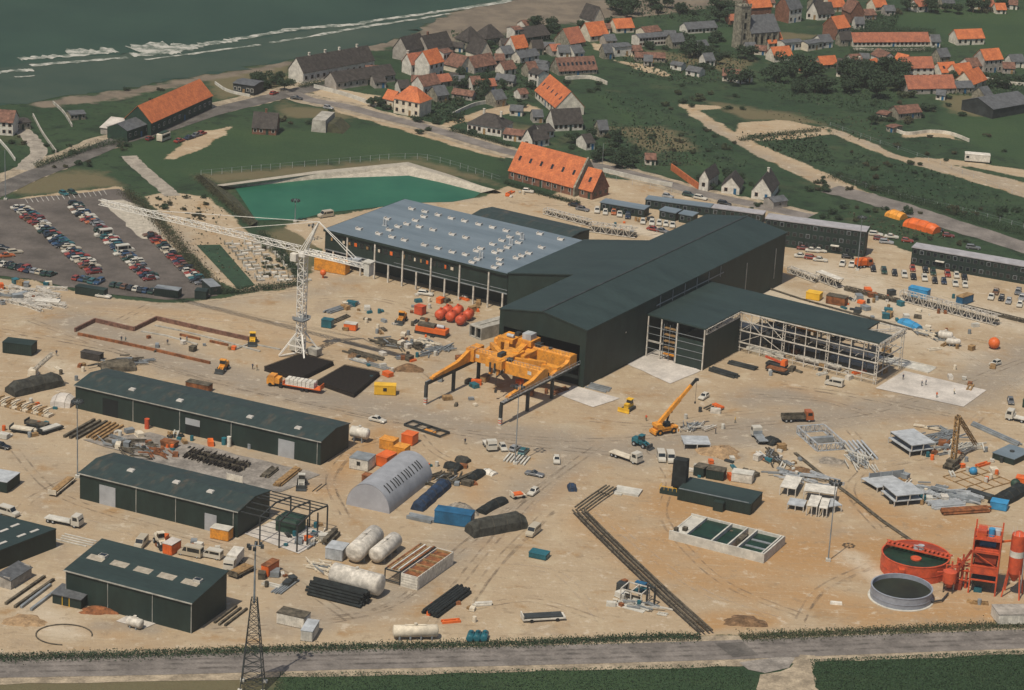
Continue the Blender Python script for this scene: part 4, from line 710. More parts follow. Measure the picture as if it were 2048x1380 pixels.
OFF = [('maroon',760,405),('white',810,418),('white',852,418),('white',745,450),('red',805,460),('white',855,472),('white',985,495),('white',1040,500),('black',1015,455),('black',1165,527),('dark green',1228,538),('black',1290,552),('white',1347,560),('black',1400,572),('white',1465,580),('black',1525,596),('navy',1578,600),('white',1645,612),('white',1702,620),
       ('white',1180,322),('white',1272,337),('red',1365,360),('maroon',1200,348),('silver',1242,368),('red',1395,525),('black',1470,530),('dark green',1515,545),('red',1600,556),('white',1652,565),('black',1698,574),('maroon',1605,330),('black',1535,296),('grey',1750,400),('white',1855,690),('black',1915,698),('silver',1957,716),('grey',2012,660),('white',2022,735),('silver',2034,695),('brown',1882,660)]
NEAR = {'maroon':'before the long office block', 'white':'', 'red':''}
seen = {}
def spot(x):
    return ('before the three storey offices' if x < 960 else 'between the two office blocks' if x < 1380 else 'before the two storey offices' if x < 1760 else 'past the two storey offices')
for c, x, y in OFF:
    sp_ = spot(x); seen[(c, sp_)] = seen.get((c, sp_), 0)+1; k = seen[(c, sp_)]
    d = (.25, 1) if y > 500 and x < 1800 else (1, .1) if y < 480 else (-.4, 1)
    vehicle(['hatchback','saloon','estate'][(x+y) % 3], c, f'{ORD[k-1]} {c} car from the great hall, {sp_}', (1348+x/2.926, 361+y/2.926), d, 'cars around the offices')
seen = {}
for c, x, y in [('white',62,278),('white',135,296),('orange',210,296),('white',262,312),('navy',335,328),('white',468,378),('white',548,388),('white',612,391),('white',672,400),('white',730,408),('red',565,445),('grey',640,460),('silver',690,152),('dark green',878,140),('white',980,166),('black',1190,216)]:
    sp_ = 'parked before the low cabin offices' if 220 < y < 420 else 'in the pale yard behind the low cabin offices' if y < 220 else 'on the pale yard beside the great hall'
    seen[(c, sp_)] = seen.get((c, sp_), 0)+1; k = seen[(c, sp_)]
    vehicle(['hatchback','saloon','estate'][(x) % 3], c, f'{ORD[k-1]} {c} car from the basin, {sp_}', (1180+x/4.433, 361+y/4.433), (-.1, 1) if 220 < y < 420 else (1, .2), 'cars by the cabin offices')
for q in [('tip','orange','orange tipper truck on the sand below the open steel frame',(1594,842),(1,-.02),dict(cm='grime')), ('flat','white','white flatbed pickup beside the lamp mast, first of three',(979,896),(.55,.8),dict(L=5.6,cm='white')), ('box','white','white box truck behind the workshop with a dark cab window',(467,1132),(-.7,.85),dict(L=7.2,cm='white')),
          ('flat','white','white truck with pale load beside the silo yard',(1251,919),(1,.35),dict(L=8.5,cm='cream')), ('flat','white','white flatbed truck on the lane above the workshop',(128,1048),(1,.2),dict(L=8.5,cm='palec')), ('tarp','orange','orange van parked before the lamp mast by the offices',(1727,534),(1,-.1),dict(L=5.2,cm='orange')),
          ('flat','white','white truck at the edge of the frame near the drill rig',(2036,842),(-1,-.2),dict(L=6.5,cm='white')), ('flat','white','white truck unloading black sheeting on the open sand',(1518,880),(-.7,-.8),dict(L=7,cm='steelgrey'))]:
    vehicle(*q[:5], **q[5])
# bus stop shelter / coach on the coast road
put('bus', lambda: [('body', MB().box(-2.6, 2.6, -1.1, 1.1, .4, 2.5).fr(-2.6, 2.6, -1.1, 1.1, 2.5, 2.75, .15, .15), 'cream'), ('windows', MB().box(-2.2, 2.2, -1.13, 1.13, 1.3, 2.2), 'glass'), ('roof_rack', MB().box(-2.2, 2.2, -.9, .9, 2.76, 3.0), 'darkgreen')]+wheels((-1.7, 1.7), 1.05, .45), 'camper_van', 'cream camper van with a green roof load on the coast road', 'van', (327,281), ang((327,281),(345,274)))
# yellow tractor unit with red trailer and white sacks
h = thing('truck', 'yellow truck with a red trailer loaded with white sacks', 'truck', (532,772), ang((532,772),(640,790)))
L_ = dist((532,772),(640,790))
b = MB(); b.profile([(0,.6),(0,1.8),(.4,2.9),(2.1,2.9),(2.1,.6)], .2, 2.6).box(2.1, 3.4, .3, 2.5, 1.0, 2.4); b.build('cab', 'yellow', h); MB().box(-.02, .5, .4, 2.4, 1.7, 2.4).build('windscreen', 'glass', h); b = MB(); b.box(.3, 5, .6, 2.2, .6, 1.0); b.build('chassis', 'steeldark', h)
for x in (1.0, 3.8, 9.6, 10.8): 
    for y in (.1, 2.3): MB().tube((x, y, .5), (x, y+.4, .5), .5, n=10).build('wheel', 'tyre', h)
b = MB(); b.box(4.4, L_, .1, 2.7, 1.0, 1.25).box(L_-.15, L_, .1, 2.7, 1.25, 2.3).box(4.4, 4.6, .1, 2.7, 1.25, 2.0); b.build('trailer', 'orange', h)
for i in range(7):
    x = 5.0+i*1.12
    if x > L_-1.2: break
    for k in range(2):
        s_ = thing('sack_stack', f'white sack stack on the red trailer, {ORD[i]} from the cab' + (' on the far side' if k else ' on the near side'), 'sacks', (0,0,0), 0, 'white sacks on the trailer'); lx, ly = x, .2+k*1.3
        c, s = math.cos(h.rotation_euler.z), math.sin(h.rotation_euler.z); s_.location = (h.location.x+lx*c-ly*s, h.location.y+lx*s+ly*c, 1.25); s_.rotation_euler = (0,0,h.rotation_euler.z)
        for z in range(4): MB().fr(0, 1.05, 0, 1.15, z*.38, z*.38+.36, .08, .08).build('sack', 'white', s_)
# ---------------------------------------------------------------- machines
def loader_parts(c):
    b = MB(); b.box(-2.3, -.4, -.8, .8, .9, 1.9).box(-.4, 1.2, -.55, .55, .7, 1.3).fr(-2.3, -.6, -.8, .8, 1.9, 2.2, .2, .15)
    cab = MB().fr(-.5, .6, -.7, .7, 1.3, 2.9, .08, .08); g = MB().fr(-.53, .63, -.73, .73, 2.0, 2.75, .05, .05); r = MB().box(-.6, .7, -.8, .8, 2.92, 3.05)
    arm = MB(); [arm.beam((.6, s*.6, 1.5), (2.4, s*.6, .7), .2, .3) for s in (-1, 1)]; bk_ = MB().profile([(2.3,.1),(2.2,1.1),(2.5,1.1),(2.6,.4),(3.3,.1)], -1.2, 1.2)
    return [('body', b, c), ('cab', cab, c), ('windows', g, 'glass'), ('cab_roof', r, c), ('arm', arm, c), ('bucket', bk_, 'steeldark')] + wheels((-1.5, 1.1), 1.05, .62, .42)
for lab, p, d, c in [('yellow wheel loader on the road above the long shed', (446,741), (-.7,.6), 'yellow'), ('yellow loader beside the foundation walls', (505,686), (-.1,1), 'brightyellow'), ('cream tractor parked behind the green sheds', (321,1090), (.6,.7), 'cream'), ('dark teal tractor beside the white truck near the mobile crane', (1282,893), (1,.3), 'teal'),
                     ('white wheel loader on the sand by the long shed corner', (603,972), (-.1,1), 'palec'), ('muddy yellow dumper on the plot beside the orange rig', (803,644), (-.7,.7), 'yellow')]:
    put(('loader', c), lambda: loader_parts(c), 'wheel_loader', lab, 'loader', p, ang(p, (p[0]+d[0], p[1]+d[1])))
# crawler excavator
h = thing('crawler_dozer', 'yellow green bulldozer on the sand between hall and mobile crane', 'bulldozer', (1256,820), ang((1256,820),(1246,826)))
for y in (-1.1, .7): b = MB(); b.profile([(-1.9,.1),(-2.1,.5),(-1.8,.9),(1.8,.9),(2.1,.5),(1.9,.1)], y, y+.45); b.build('track', 'steeldark', h)
b = MB(); b.box(-1.6, 1.2, -.65, .65, .6, 1.6).box(.1, 1.3, -.6, .6, 1.6, 1.9); b.build('body', 'brightyellow', h); b = MB().fr(-1.4, 0, -.65, .65, 1.6, 2.7, .1, .1); b.build('cab', 'glass', h); MB().box(-1.5, .1, -.75, .75, 2.71, 2.85).build('cab_roof', 'brightyellow', h); MB().profile([(2.4,.1),(2.3,.6),(2.4,1.2),(2.6,1.2),(2.55,.6),(2.65,.1)], -1.6, 1.6).build('blade', 'brightyellow', h)
# mobile crane
h = thing('mobile_crane', 'yellow mobile crane with a raised telescopic boom on the open sand', 'mobile crane', (1328,866), ang((1328,866),(1352,862)))
for x in (-2.0, 2.0):
    for y in (-1.35, .95): MB().tube((x, y, .75), (x, y+.5, .75), .75, n=14).tube((x, y-.02, .75), (x, y+.52, .75), .35, n=8, mi=1).build('wheel', ['tyre', 'yellow'], h)
b = MB(); b.box(-3.3, 3.3, -1.1, 1.1, .9, 1.4).box(2.2, 3.3, -1.2, 1.2, 1.4, 1.8).box(-3.5, -3.2, -1.4, 1.4, .4, 1.1).box(3.2, 3.5, -1.4, 1.4, .4, 1.1); b.build('carrier', 'yellow', h)
b = MB(); b.box(-2.6, 1.2, -1.2, 1.2, 1.5, 2.1).box(-2.9, -1.4, -1.2, 1.2, 2.1, 2.9); b.build('superstructure', 'yellow', h); MB().fr(-.8, .9, -1.25, -.2, 2.1, 3.3, .1, .1).build('cab', 'glass', h)
TIPH = 13.5; tip = to_local(h, P(1394,757, TIPH)); bs = Vector((-1.6, .3, 2.6)); dv = (tip-bs)
b = MB(); b.beam(bs, bs+dv*.55, .85, .95).beam(bs+dv*.5, bs+dv*.85, .65, .72); b.build('boom', 'yellow', h); b = MB(); b.beam(bs+dv*.83, tip, .5, .6).box(tip.x-.4, tip.x+.4, tip.y-.3, tip.y+.3, tip.z-.6, tip.z); b.build('boom_tip', 'steeldark', h)
MB().beam((.6,.3,2.0), bs+dv*.3, .35).build('lift_ram', 'steeldark', h); b = MB(); b.tube(tuple(tip), (tip.x, tip.y, 7.5), .04, n=5).tube((tip.x,tip.y,7.0), (tip.x,tip.y,7.5), .22, n=7); b.build('hook', 'steeldark', h)
# small lattice crane by the long shed
h = thing('derrick_crane', 'small pale lattice derrick leaning over a dark heap of steel', 'derrick', (68,748), ang((68,748),(106,705)))
tip = to_local(h, P(105,707,9.5)); b = MB(); b.truss((0,0,1), tip, .7, .7, 10, .1); b.build('jib', 'whitesteel', h); b = MB(); b.box(-2, .6, -1, 1, .4, 1.6).box(-2, 1, -1.2, 1.2, 0, .4); b.build('base', 'cream', h)
# drilling rig
h = thing('drill_rig', 'brown lattice drilling derrick leaning over the slab field', 'drill rig', (1905,935), ang((1905,935),(1960,900)))
t1 = to_local(h, P(1916,832,12)); t2 = to_local(h, P(1935,880,6)); t2.z = 3; b = MB(); b.truss((0,0,1), t1, 1.0, 1.0, 11, .16); b.build('mast', 'timber', h); b = MB(); f = to_local(h, P(1950,900,0)); b.truss(t1, (f.x, f.y, 1.5), .7, .7, 9, .12); b.build('back_stay', 'timber', h); b = MB(); b.box(-2.2, 2.2, -1.6, 1.6, 0, .9).box(-1.5, 1.5, -1.2, 1.2, .9, 2.2).box(-2.6, -1.6, -1, 1, .9, 1.7); b.build('engine_base', 'grime', h)
# ================================================================ the village
def house(label, p0, p1, dep, hh, rise, axis='x', wall='render', roof='tileorange', nw=(3,1), chim=(), hip=False, name='house', cat='house', group='houses of the village', roofwin=0, gwall=None, side=0):
    h = thing(name, label, cat, p0, ang(p0, p1), group); W = dist(p0, p1); D = dep; o = .35
    b = MB()
    if axis == 'x' and not hip:
        b.xprofile([(0,0),(D,0),(D,hh),(D/2,hh+rise),(0,hh)], 0, W)
    elif axis == 'y' and not hip: b.profile([(0,0),(0,hh),(W/2,hh+rise),(W,hh),(W,0)], 0, D)
    else: b.box(0, W, 0, D, 0, hh)
    b.build('wall', wall, h)
    if gwall and axis == 'x': MB().add([(-.004,0,0),(-.004,D,0),(-.004,D,hh),(-.004,D/2,hh+rise),(-.004,0,hh)], [(0,4,3,2,1)]).build('gable_wall', gwall, h)
    b = MB(); k = rise/(D/2 if axis == 'x' else W/2); t = .12
    if hip:
        i = min(W, D)/2*.95; z1 = hh+rise
        if W >= D: r0, r1 = (i, D/2), (W-i, D/2)
        else: r0, r1 = (W/2, i), (W/2, D-i)
        v = [(-o,-o,hh-.05),(W+o,-o,hh-.05),(W+o,D+o,hh-.05),(-o,D+o,hh-.05),(*r0,z1),(*r1,z1)]
        b.add(v, [(0,1,5,4),(1,2,5),(2,3,4,5),(3,0,4),(3,2,1,0)] if W >= D else [(0,1,4),(1,2,5,4),(2,3,5),(3,0,4,5),(3,2,1,0)])
    elif axis == 'x':
        roofslab(b, [(-.2,-o,hh-o*k+.18),(W+.2,-o,hh-o*k+.18),(W+.2,D/2,hh+rise+.18),(-.2,D/2,hh+rise+.18)], t); roofslab(b, [(W+.2,D+o,hh-o*k+.18),(-.2,D+o,hh-o*k+.18),(-.2,D/2,hh+rise+.18),(W+.2,D/2,hh+rise+.18)], t)
    else:
        roofslab(b, [(-o,-.2,hh-o*k+.18),(W/2,-.2,hh+rise+.18),(W/2,D+.2,hh+rise+.18),(-o,D+.2,hh-o*k+.18)], t); roofslab(b, [(W/2,-.2,hh+rise+.18),(W+o,-.2,hh-o*k+.18),(W+o,D+.2,hh-o*k+.18),(W/2,D+.2,hh+rise+.18)], t)
    rf = b.build('roof', roof, h)
    for fx in chim:
        x, y = (W*fx, D/2+.1) if axis == 'x' else (W/2+.1, D*fx); zt = hh+rise
        MB().box(x-.35, x+.35, y-.3, y+.3, zt-.8, zt+1.1).box(x-.42, x+.42, y-.37, y+.37, zt+1.1, zt+1.25).build('chimney', 'render' if wall in ('render','white') else 'brick', rf)
    c, r = nw
    for j in range(r):
        for i in range(c):
            if j == 0 and i == c//2 and c > 1:
                x = (i+.5)*W/c; MB().box(x-.45, x+.45, -.05, -.003, 0, 2.0).build('door', ('darkgreen','timber','blue')[int(p0[0]) % 3], h); continue
            x = (i+.5)*W/c; z = j*hh/max(r,1) + hh/max(r,1)*.34; f = MB().box(x-.55, x+.55, -.05, -.003, z, z+min(1.3, hh/max(r,1)*.5)).build('window', 'white' if wall not in ('render','white','cream') else 'tilebrown', h)
            MB().box(x-.43, x+.43, -.075, -.053, z+.1, z+min(1.3, hh/max(r,1)*.5)-.1).build('pane', 'glass', f)
    for i in range(side):
        y = (i+.5)*D/side; MB().box(W+.003, W+.05, y-.5, y+.5, hh*.35, hh*.75).build('window', 'glass', h)
    for i in range(roofwin):
        x = (i+.5)*W/roofwin; y = D*.22; z = hh+k*y+.2
        if axis == 'x': MB().add([(x-.45,y-.5,z-.5*k+.05),(x+.45,y-.5,z-.5*k+.05),(x+.45,y+.5,z+.5*k+.05),(x-.45,y+.5,z+.5*k+.05)], [(0,1,2,3)]).build('roof_window', 'glass', rf)
    return h
X, Y_ = 'x', 'y'; TO, TB, TD, SL = 'tileorange', 'tilebrown', 'tiledark', 'slate'
HOUSES = [
 ('long dark roofed terrace with a white gable end and four chimneys', (606,168),(748,142),8,4.3,4.6,X,'white',TD,(12,1),(.18,.4,.6,.85)), ('dark low terrace along the brown walled yard with white gablets', (672,180),(790,163),7,2.8,3,X,'greywall',TD,(10,1)),
 ('grey gabled barn with a dark roof by the beach', (814,123),(852,113),7,4,4.6,X,'greywall',TD,(2,1)), ('dark roofed house with one white chimney right of the grey barn', (857,117),(906,107),8,3,5,X,'greywall',TD,(4,1),(.25,)),
 ('white cottage with an orange roof between two tall gables', (822,151),(853,147),6,4.2,3.4,X,'white',TO,(3,1),(.05,)), ('white house with a big stepped gable and orange roof', (858,160),(886,153),7,6,4.2,X,'white',TO,(3,2)), ('white block house with two rows of small windows', (886,140),(904,136),5,6.4,.8,X,'white',TB,(3,2)),
 ('brown roofed white house in front of the white cottage group', (846,194),(880,187),6,4,3,X,'white',TB,(3,1)), ('orange hipped roof house with two storeys on the village road', (787,226),(838,236),8,5.4,4.4,X,'cream',TO,(4,2),(),True), ('orange roofed annex left of the hipped house', (766,214),(786,219),5,3.4,2.6,X,'cream',TO,(2,1)),
 ('dark hipped farmhouse beside the beach, the seaward one', (934,99),(968,95),8,3,5,X,'stone',TD,(3,1),(),True), ('dark hipped farmhouse beside a second one nearer the village', (972,93),(1008,88),8,3,4.6,X,'stone',TD,(3,1),(),True), ('house with a cream triangular gable facing the works', (958,126),(984,123),9,3.4,4.6,Y_,'cream',TD,(1,1)),
 ('wide low house with a pinkish gable and brown roof', (920,148),(947,142),10,2.5,3.6,Y_,'cream',TB,(3,1)), ('long brown roofed house behind dark garden shrubs', (948,148),(992,140),7,2.5,3.4,X,'greywall',TB,(4,1)), ('tall narrow white house on the beach edge', (1028,86),(1044,84),5,5.2,.8,X,'white',TB,(2,2)),
 ('small white house row on the edge of the beach', (1050,63),(1073,60),5,2.4,1.6,X,'white',TB,(4,1)), ('green roofed hall beside the tall narrow white house', (1047,88),(1100,81),9,2.5,3,X,'darkgreen',TD,(5,1)), ('little orange roofed house with a white wall in the village middle', (1030,109),(1056,105),6,2.5,4,X,'white',TO,(2,1)),
 ('steep orange roofed house by itself near the beach lane', (1140,97),(1170,92),9,2,5,X,'stone',TO,(2,1)), ('orange roofed house standing before a cream gable', (1180,84),(1216,80),8,2.5,4.4,X,'cream',TO,(3,1)), ('tall cream gable house behind an orange roof', (1184,64),(1207,61),8,5,5,Y_,'cream',TD,(2,1)),
 ('long brown tiled building with a row of small roof windows', (1118,152),(1194,148),8,2,4,X,'stone',TB,(9,1),(),False,'house','house','houses of the village',9), ('white hall with an orange roof and large pale gable', (1070,196),(1111,231),10.5,3,5.6,X,'render',TO,(7,1),(),False,'house','house','houses of the village',5),
 ('white two storey house behind the orange roofed white hall', (1056,168),(1076,174),5,4.6,1.2,X,'white',TD,(2,2)), ('dark roofed white cottage below the orange roofed white hall', (1107,263),(1165,260),7,2.6,4.4,X,'white',TD,(6,1)), ('white villa with a dark hipped roof on the village road', (934,263),(1002,274),10,3,3.4,X,'white',TD,(7,1),(.3,.8),True),
 ('small white gable house just above the brick hall roof', (1042,294),(1064,297),8,2.8,3.6,Y_,'white',TD,(1,1)), ('dark roofed cottage touching the small white gable house', (1067,296),(1098,291),6,2.6,2.6,X,'white',TD,(3,1)), ('low white bungalow along the village road', (1006,280),(1044,285),6,2.3,1.2,X,'white',TB,(4,1)), ('white bungalow with a dark roof above the brick hall', (1084,279),(1108,274),6,2.4,1.8,X,'white',TD,(3,1)),
 ('small barn with an orange roof in the village gardens', (968,187),(992,185),4,2.8,2,X,'greywall',TO,(2,1)), ('long low garden building with a faded brown roof', (903,196),(944,202),4,1.8,1.4,X,'greywall',TB,(3,1)), ('tiny brown roofed cottage among the middle gardens', (1008,152),(1032,148),5,2.4,2.4,X,'render',TB,(2,1)), ('grey roofed cottage among the middle gardens', (1040,128),(1078,122),5,2.4,2,X,'render',SL,(3,1)), ('low white outbuilding beside the middle gardens', (1066,136),(1090,140),4,2.2,.8,X,'white',SL,(2,1)),
 ('small white house at the gravel court', (1040,200),(1056,198),4,2.2,1.4,X,'white',TB,(1,1)), ('orange roofed lean house before the white court wall', (876,176),(904,172),5,2.2,2,X,'greywall',TO,(2,1)), ('long grey roofed house between dark hedges at the village middle', (990,170),(1026,174),5,2.2,1.6,X,'greywall',SL,(3,1)),
 ('white house with brown brick gable and slate roof behind the church', (1577,47),(1602,43),8,6,5,X,'white',SL,(3,2),(.5,),False,'house','house','houses of the village',0,'brick'), ('white gabled house facing the church meadow', (1612,38),(1634,40),8,3,4.4,Y_,'white',TD,(2,1)), ('dark roofed wing beside the white gabled house', (1635,41),(1668,39),7,2.8,4,X,'white',TD,(4,1)),
 ('orange roofed house above the church meadow at the frame top', (1660,25),(1690,23),7,2.4,3.8,X,'cream',TO,(3,1)), ('red brick house showing a tall brick gable', (1700,48),(1726,47),8,5,4.4,Y_,'brick',TB,(1,1)), ('brick gabled house with an orange roof and grey side', (1673,81),(1698,77),8,5,4,X,'greywall',TO,(3,2),(),False,'house','house','houses of the village',0,'brick'),
 ('small orange roofed house at the frame top by the green field', (1750,23),(1774,21),6,2,3,X,'cream',TO,(2,1)), ('very long low orange roofed stable below the green field', (1706,94),(1858,93),6,2.2,3,X,'render',TO,(18,1)), ('orange roofed white barn alone at the green field edge', (1914,91),(1968,89),7,2.8,3,X,'render',TO,(5,1)),
 ('tall orange roofed house with two storeys of white windows', (1967,147),(2003,144),7,5.4,3.4,X,'greywall',TO,(4,2)), ('large white farmhouse with an orange roof and dark windows', (1804,158),(1866,157),7,4.4,3.4,X,'white',TO,(5,2)), ('orange roofed wing adjoining the large white farmhouse', (1784,142),(1806,147),6,4,2.8,X,'cream',TO,(2,1)),
 ('orange roofed house with a white gable right of the farmhouse', (1882,159),(1914,157),7,2.8,3,X,'white',TO,(3,1),(),False,'house','house','houses of the village',2), ('long orange roofed barn before the white farmhouse', (1815,189),(1910,187),8,2.3,4,X,'greywall',TO,(5,1)), ('orange roofed barn behind the grey roofed shed', (1914,164),(1947,160),7,2.8,3.4,X,'cream',TO,(2,1)), ('orange roofed barn set askew at the end of the farm', (1944,182),(1972,171),8,2.6,4,X,'cream',TO,(2,1)),
 ('grey roofed stone shed joining the orange barns', (1913,188),(1946,187),6,2.4,1.8,X,'stone',SL,(3,1)), ('brown roofed white cottage left of the tall orange house', (1938,147),(1966,145),7,2.8,2.4,X,'white',TB,(3,1)), ('white gabled house with brown roof above the leafy slope', (1764,137),(1790,135),8,4,2,Y_,'white',TB,(3,2)), ('brown roofed shed before the white gabled house', (1763,154),(1798,151),6,2.4,2.8,X,'stone',TB,(3,1)),
 ('dark roofed cottage above the leafy slope', (1672,153),(1696,155),7,2.4,4,X,'render',TD,(2,1)), ('white gable cottage in the middle of the leafy slope row', (1697,156),(1718,157),8,2.8,3,Y_,'white',TD,(1,1)), ('dark roofed cottage with a chimney in the leafy slope row', (1719,157),(1744,155),7,2.6,3.8,X,'render',TD,(3,1),(.3,)), ('white cottage with an orange roof at the end of the leafy slope row', (1744,151),(1762,146),6,2.8,2.6,X,'white',TO,(2,1)),
 ('orange roofed cottage below the church tower', (1548,125),(1584,122),6,2.4,3,X,'render',TO,(3,1)), ('long low orange roofed shed under the church hill', (1598,147),(1640,146),5,1.5,2.6,X,'stone',TO,(4,1)), ('orange roofed shed beside the long low one under the church hill', (1641,138),(1674,136),5,1.8,2.6,X,'stone',TO,(3,1)), ('orange roofed house hugging the church wall', (1536,97),(1566,94),6,2.2,3.4,X,'render',TO,(3,1)),
 ('white flat house row right of the church wall house', (1568,102),(1604,99),5,3.2,.6,X,'white',SL,(5,1)), ('cream flat house beyond the church square', (1615,103),(1644,98),5,3,.6,X,'cream',SL,(4,1)), ('brown roofed cottage in the meadow below the church', (1444,162),(1480,165),6,2.2,2,X,'render',TB,(3,1)), ('low white annex of the meadow cottage', (1480,168),(1505,164),4,2,.6,X,'white',SL,(2,1)),
 ('long slate roofed white building near the church green', (1374,68),(1434,64),6,2,2,X,'white',SL,(8,1)), ('white house row with many windows by the village square', (1278,94),(1332,90),6,3.6,1,X,'white',SL,(9,2)), ('plain white block house at the village crossroads', (1228,114),(1262,111),6,3.8,.6,X,'white',SL,(2,1)), ('orange roofed house above the village crossroads', (1232,67),(1268,65),7,2.2,3,X,'cream',TO,(3,1)),
 ('stone cottage row below the village crossroads', (1270,124),(1330,126),5,2,1.4,X,'stone',TB,(6,1)), ('white shack beside the lane under the cottage row', (1340,138),(1362,142),4,2,.8,X,'white',SL,(1,1)), ('white cottage with a grey roof beside the lane to the church', (1371,150),(1398,155),5,2,1.2,X,'white',SL,(2,1)), ('cream house at the top of the beach lane', (1290,80),(1322,76),6,3,1.6,X,'cream',TB,(4,1)), ('orange roofed hut beside the church tower', (1460,50),(1474,49),4,2,2,X,'brick',TO,(1,1)),
 ('modern white house with a tall rounded gable by the works road', (1397,380),(1415,383),10,4.2,2.6,Y_,'white',TD,(1,1)), ('modern white house with two arched openings in its gable', (1442,386),(1478,390),9,2.4,3.2,Y_,'white',TD,(2,1)), ('large modern white house with a steep dark roof', (1502,397),(1541,402),13,2.8,4.4,Y_,'white',TD,(2,1),(.7,)), ('low grey roofed outbuilding beside the large modern house', (1546,418),(1574,414),5,2.2,1.0,X,'greywall',SL,(1,1)),
 ('long dark green house with an orange roof beside the coast road', (302,272),(424,216),10,4.6,5,X,'darkgreen',TO,(12,1)), ('grey roofed link house beside the long orange roof', (254,284),(300,268),8,3.8,1.8,X,'darkgreen',SL,(4,1)), ('white house with a brown roof at the shore', (-34,268),(26,272),8,4.6,3,X,'white',TB,(5,2)), ('open dark carport house beside the shore house', (30,262),(62,258),6,2.4,.5,X,'stone',TD,(3,1)),
 ('dark flat modern pavilion with wide windows on the dune', (466,186),(508,192),8,3.6,.4,X,'steeldark',SL,(5,1)), ('dark brown cottage with a white porch on the green field', (504,268),(552,271),9,2.4,4.2,X,'brick',TD,(4,1),(.5,)), ('ruined stone hut with dark bays on the dune grass', (141,241),(171,239),5,2,.6,X,'stone',SL,(4,1)), ('low brown roofed house with white arched windows on the hillside', (1796,241),(1842,237),6,2.6,2,X,'stone',TB,(4,1)), ('stone ruin on the hillside track', (1752,236),(1772,240),6,1.8,.4,X,'stone',TB,(1,1)), ('roofless stone wall house on the hillside bend', (1772,262),(1786,266),5,1.8,.3,X,'stone',TB,(2,1)),
 ('orange roofed cottage at the top edge beyond the green field', (1968,22),(1990,21),6,2,2.6,X,'cream',TO,(2,1)), ('white cottage at the top edge beyond the green field', (2010,18),(2034,20),6,2.2,1.6,X,'white',TB,(2,1)), ('orange roofed house cut by the photo edge above the field', (1992,28),(2012,28),5,2,2.2,X,'render',TO,(2,1)), ('brown cottage at the top of the field road', (1830,18),(1850,17),5,2,2,X,'stone',TB,(2,1)),
]
for i, a in enumerate(HOUSES):
    a = list(a)
    if a[8] == TO and i % 3 == 1: a[8] = 'tilerust'
    house(*a)
# small outbuildings and cottages packed between the village gardens
OUT = [(905,166,'dark roofed','tiledark'),(1000,132,'brown roofed','tilebrown'),(1018,120,'grey roofed','slate'),(1076,112,'dark roofed','tiledark'),(1096,104,'white walled','slate'),(1112,112,'orange roofed','tilerust'),(1126,118,'grey roofed','slate'),(1068,156,'white walled','tilebrown'),(1088,150,'grey roofed','slate'),(918,176,'grey roofed','slate'),(952,182,'brown roofed','tilebrown'),(1000,214,'white walled','slate'),(912,104,'dark roofed','tiledark'),(1014,100,'dark roofed','tiledark'),(1160,118,'grey roofed','slate'),(1216,120,'white walled','slate'),
 (1210,66,'brown roofed','tilebrown'),(1222,92,'cream walled','slate'),(1340,88,'white walled','slate'),(1356,98,'grey roofed','slate'),(1270,110,'white walled','tilebrown'),(1296,134,'grey roofed','slate'),(1420,134,'white walled','slate'),(1410,112,'grey roofed','slate'),(1520,110,'white walled','tilebrown'),(1500,108,'grey roofed','slate'),(1652,96,'white walled','slate'),(1690,94,'dark roofed','tiledark'),(1730,126,'grey roofed','slate'),(1716,132,'white walled','tilebrown'),(1870,96,'grey roofed','slate'),(1888,128,'white walled','slate'),(1976,132,'brown roofed','tilebrown'),(2016,148,'white walled','tilebrown'),(2034,136,'grey roofed','slate'),(1976,206,'blue grey','slate'),(1880,200,'white walled','slate'),
 (1780,32,'grey roofed','slate'),(1846,24,'orange roofed','tilerust'),(1896,20,'white walled','slate'),(1950,18,'grey roofed','slate'),(1738,40,'white walled','tilebrown'),(1720,60,'grey roofed','slate'),(1640,22,'dark roofed','tiledark'),(1540,14,'brown roofed','tilebrown'),(830,176,'white walled','tilebrown'),(808,190,'dark roofed','tiledark'),(884,206,'grey roofed','slate'),(1030,232,'white walled','slate'),(1078,246,'grey roofed','slate'),(1180,300,'dark roofed','tiledark'),(1206,276,'grey roofed','slate'),(1300,330,'brown roofed','tilebrown'),(760,176,'dark roofed','tiledark'),(744,160,'white walled','tilebrown')]
for i, (x, y, d, m) in enumerate(OUT):
    sd_ = 'seaward' if x < 1130 and y < 150 else 'near the church' if 1400 < x < 1660 else 'among the farms' if x > 1660 else 'by the crossroads' if x > 1190 else 'in the middle gardens'
    house(f'{d} cottage or outbuilding {sd_}, {("low and narrow","squat","long and low","tall")[i % 4]}, ' + ('beside a lane' if i % 2 else 'behind shrubs'), (x-8-i % 5, y+(i % 3)-1), (x+8+i % 7, y+1-(i % 4)), 4.2+(i % 3), 2.0+.3*(i % 4), 1.4+.4*(i % 4), X, ('render','greywall','white','stone')[i % 4], m, (2,1), (), False, 'outbuilding', 'outbuilding', f'small outbuildings {sd_}')
# pale roofed boat shed
h = thing('boat_shed', 'shed with a bright pale roof beside the coast road', 'shed', (201,268), ang((201,268),(256,275))); W = dist((201,268),(256,275)); b = MB(); b.xprofile([(0,0),(9,0),(9,3.6),(0,2.2)], 0, W); b.build('wall', 'greywall', h); b = MB(); roofslab(b, [(-.3,-.3,2.35),(W+.3,-.3,2.35),(W+.3,9.3,3.85),(-.3,9.3,3.85)], .15); b.build('roof', 'slabpale', h)
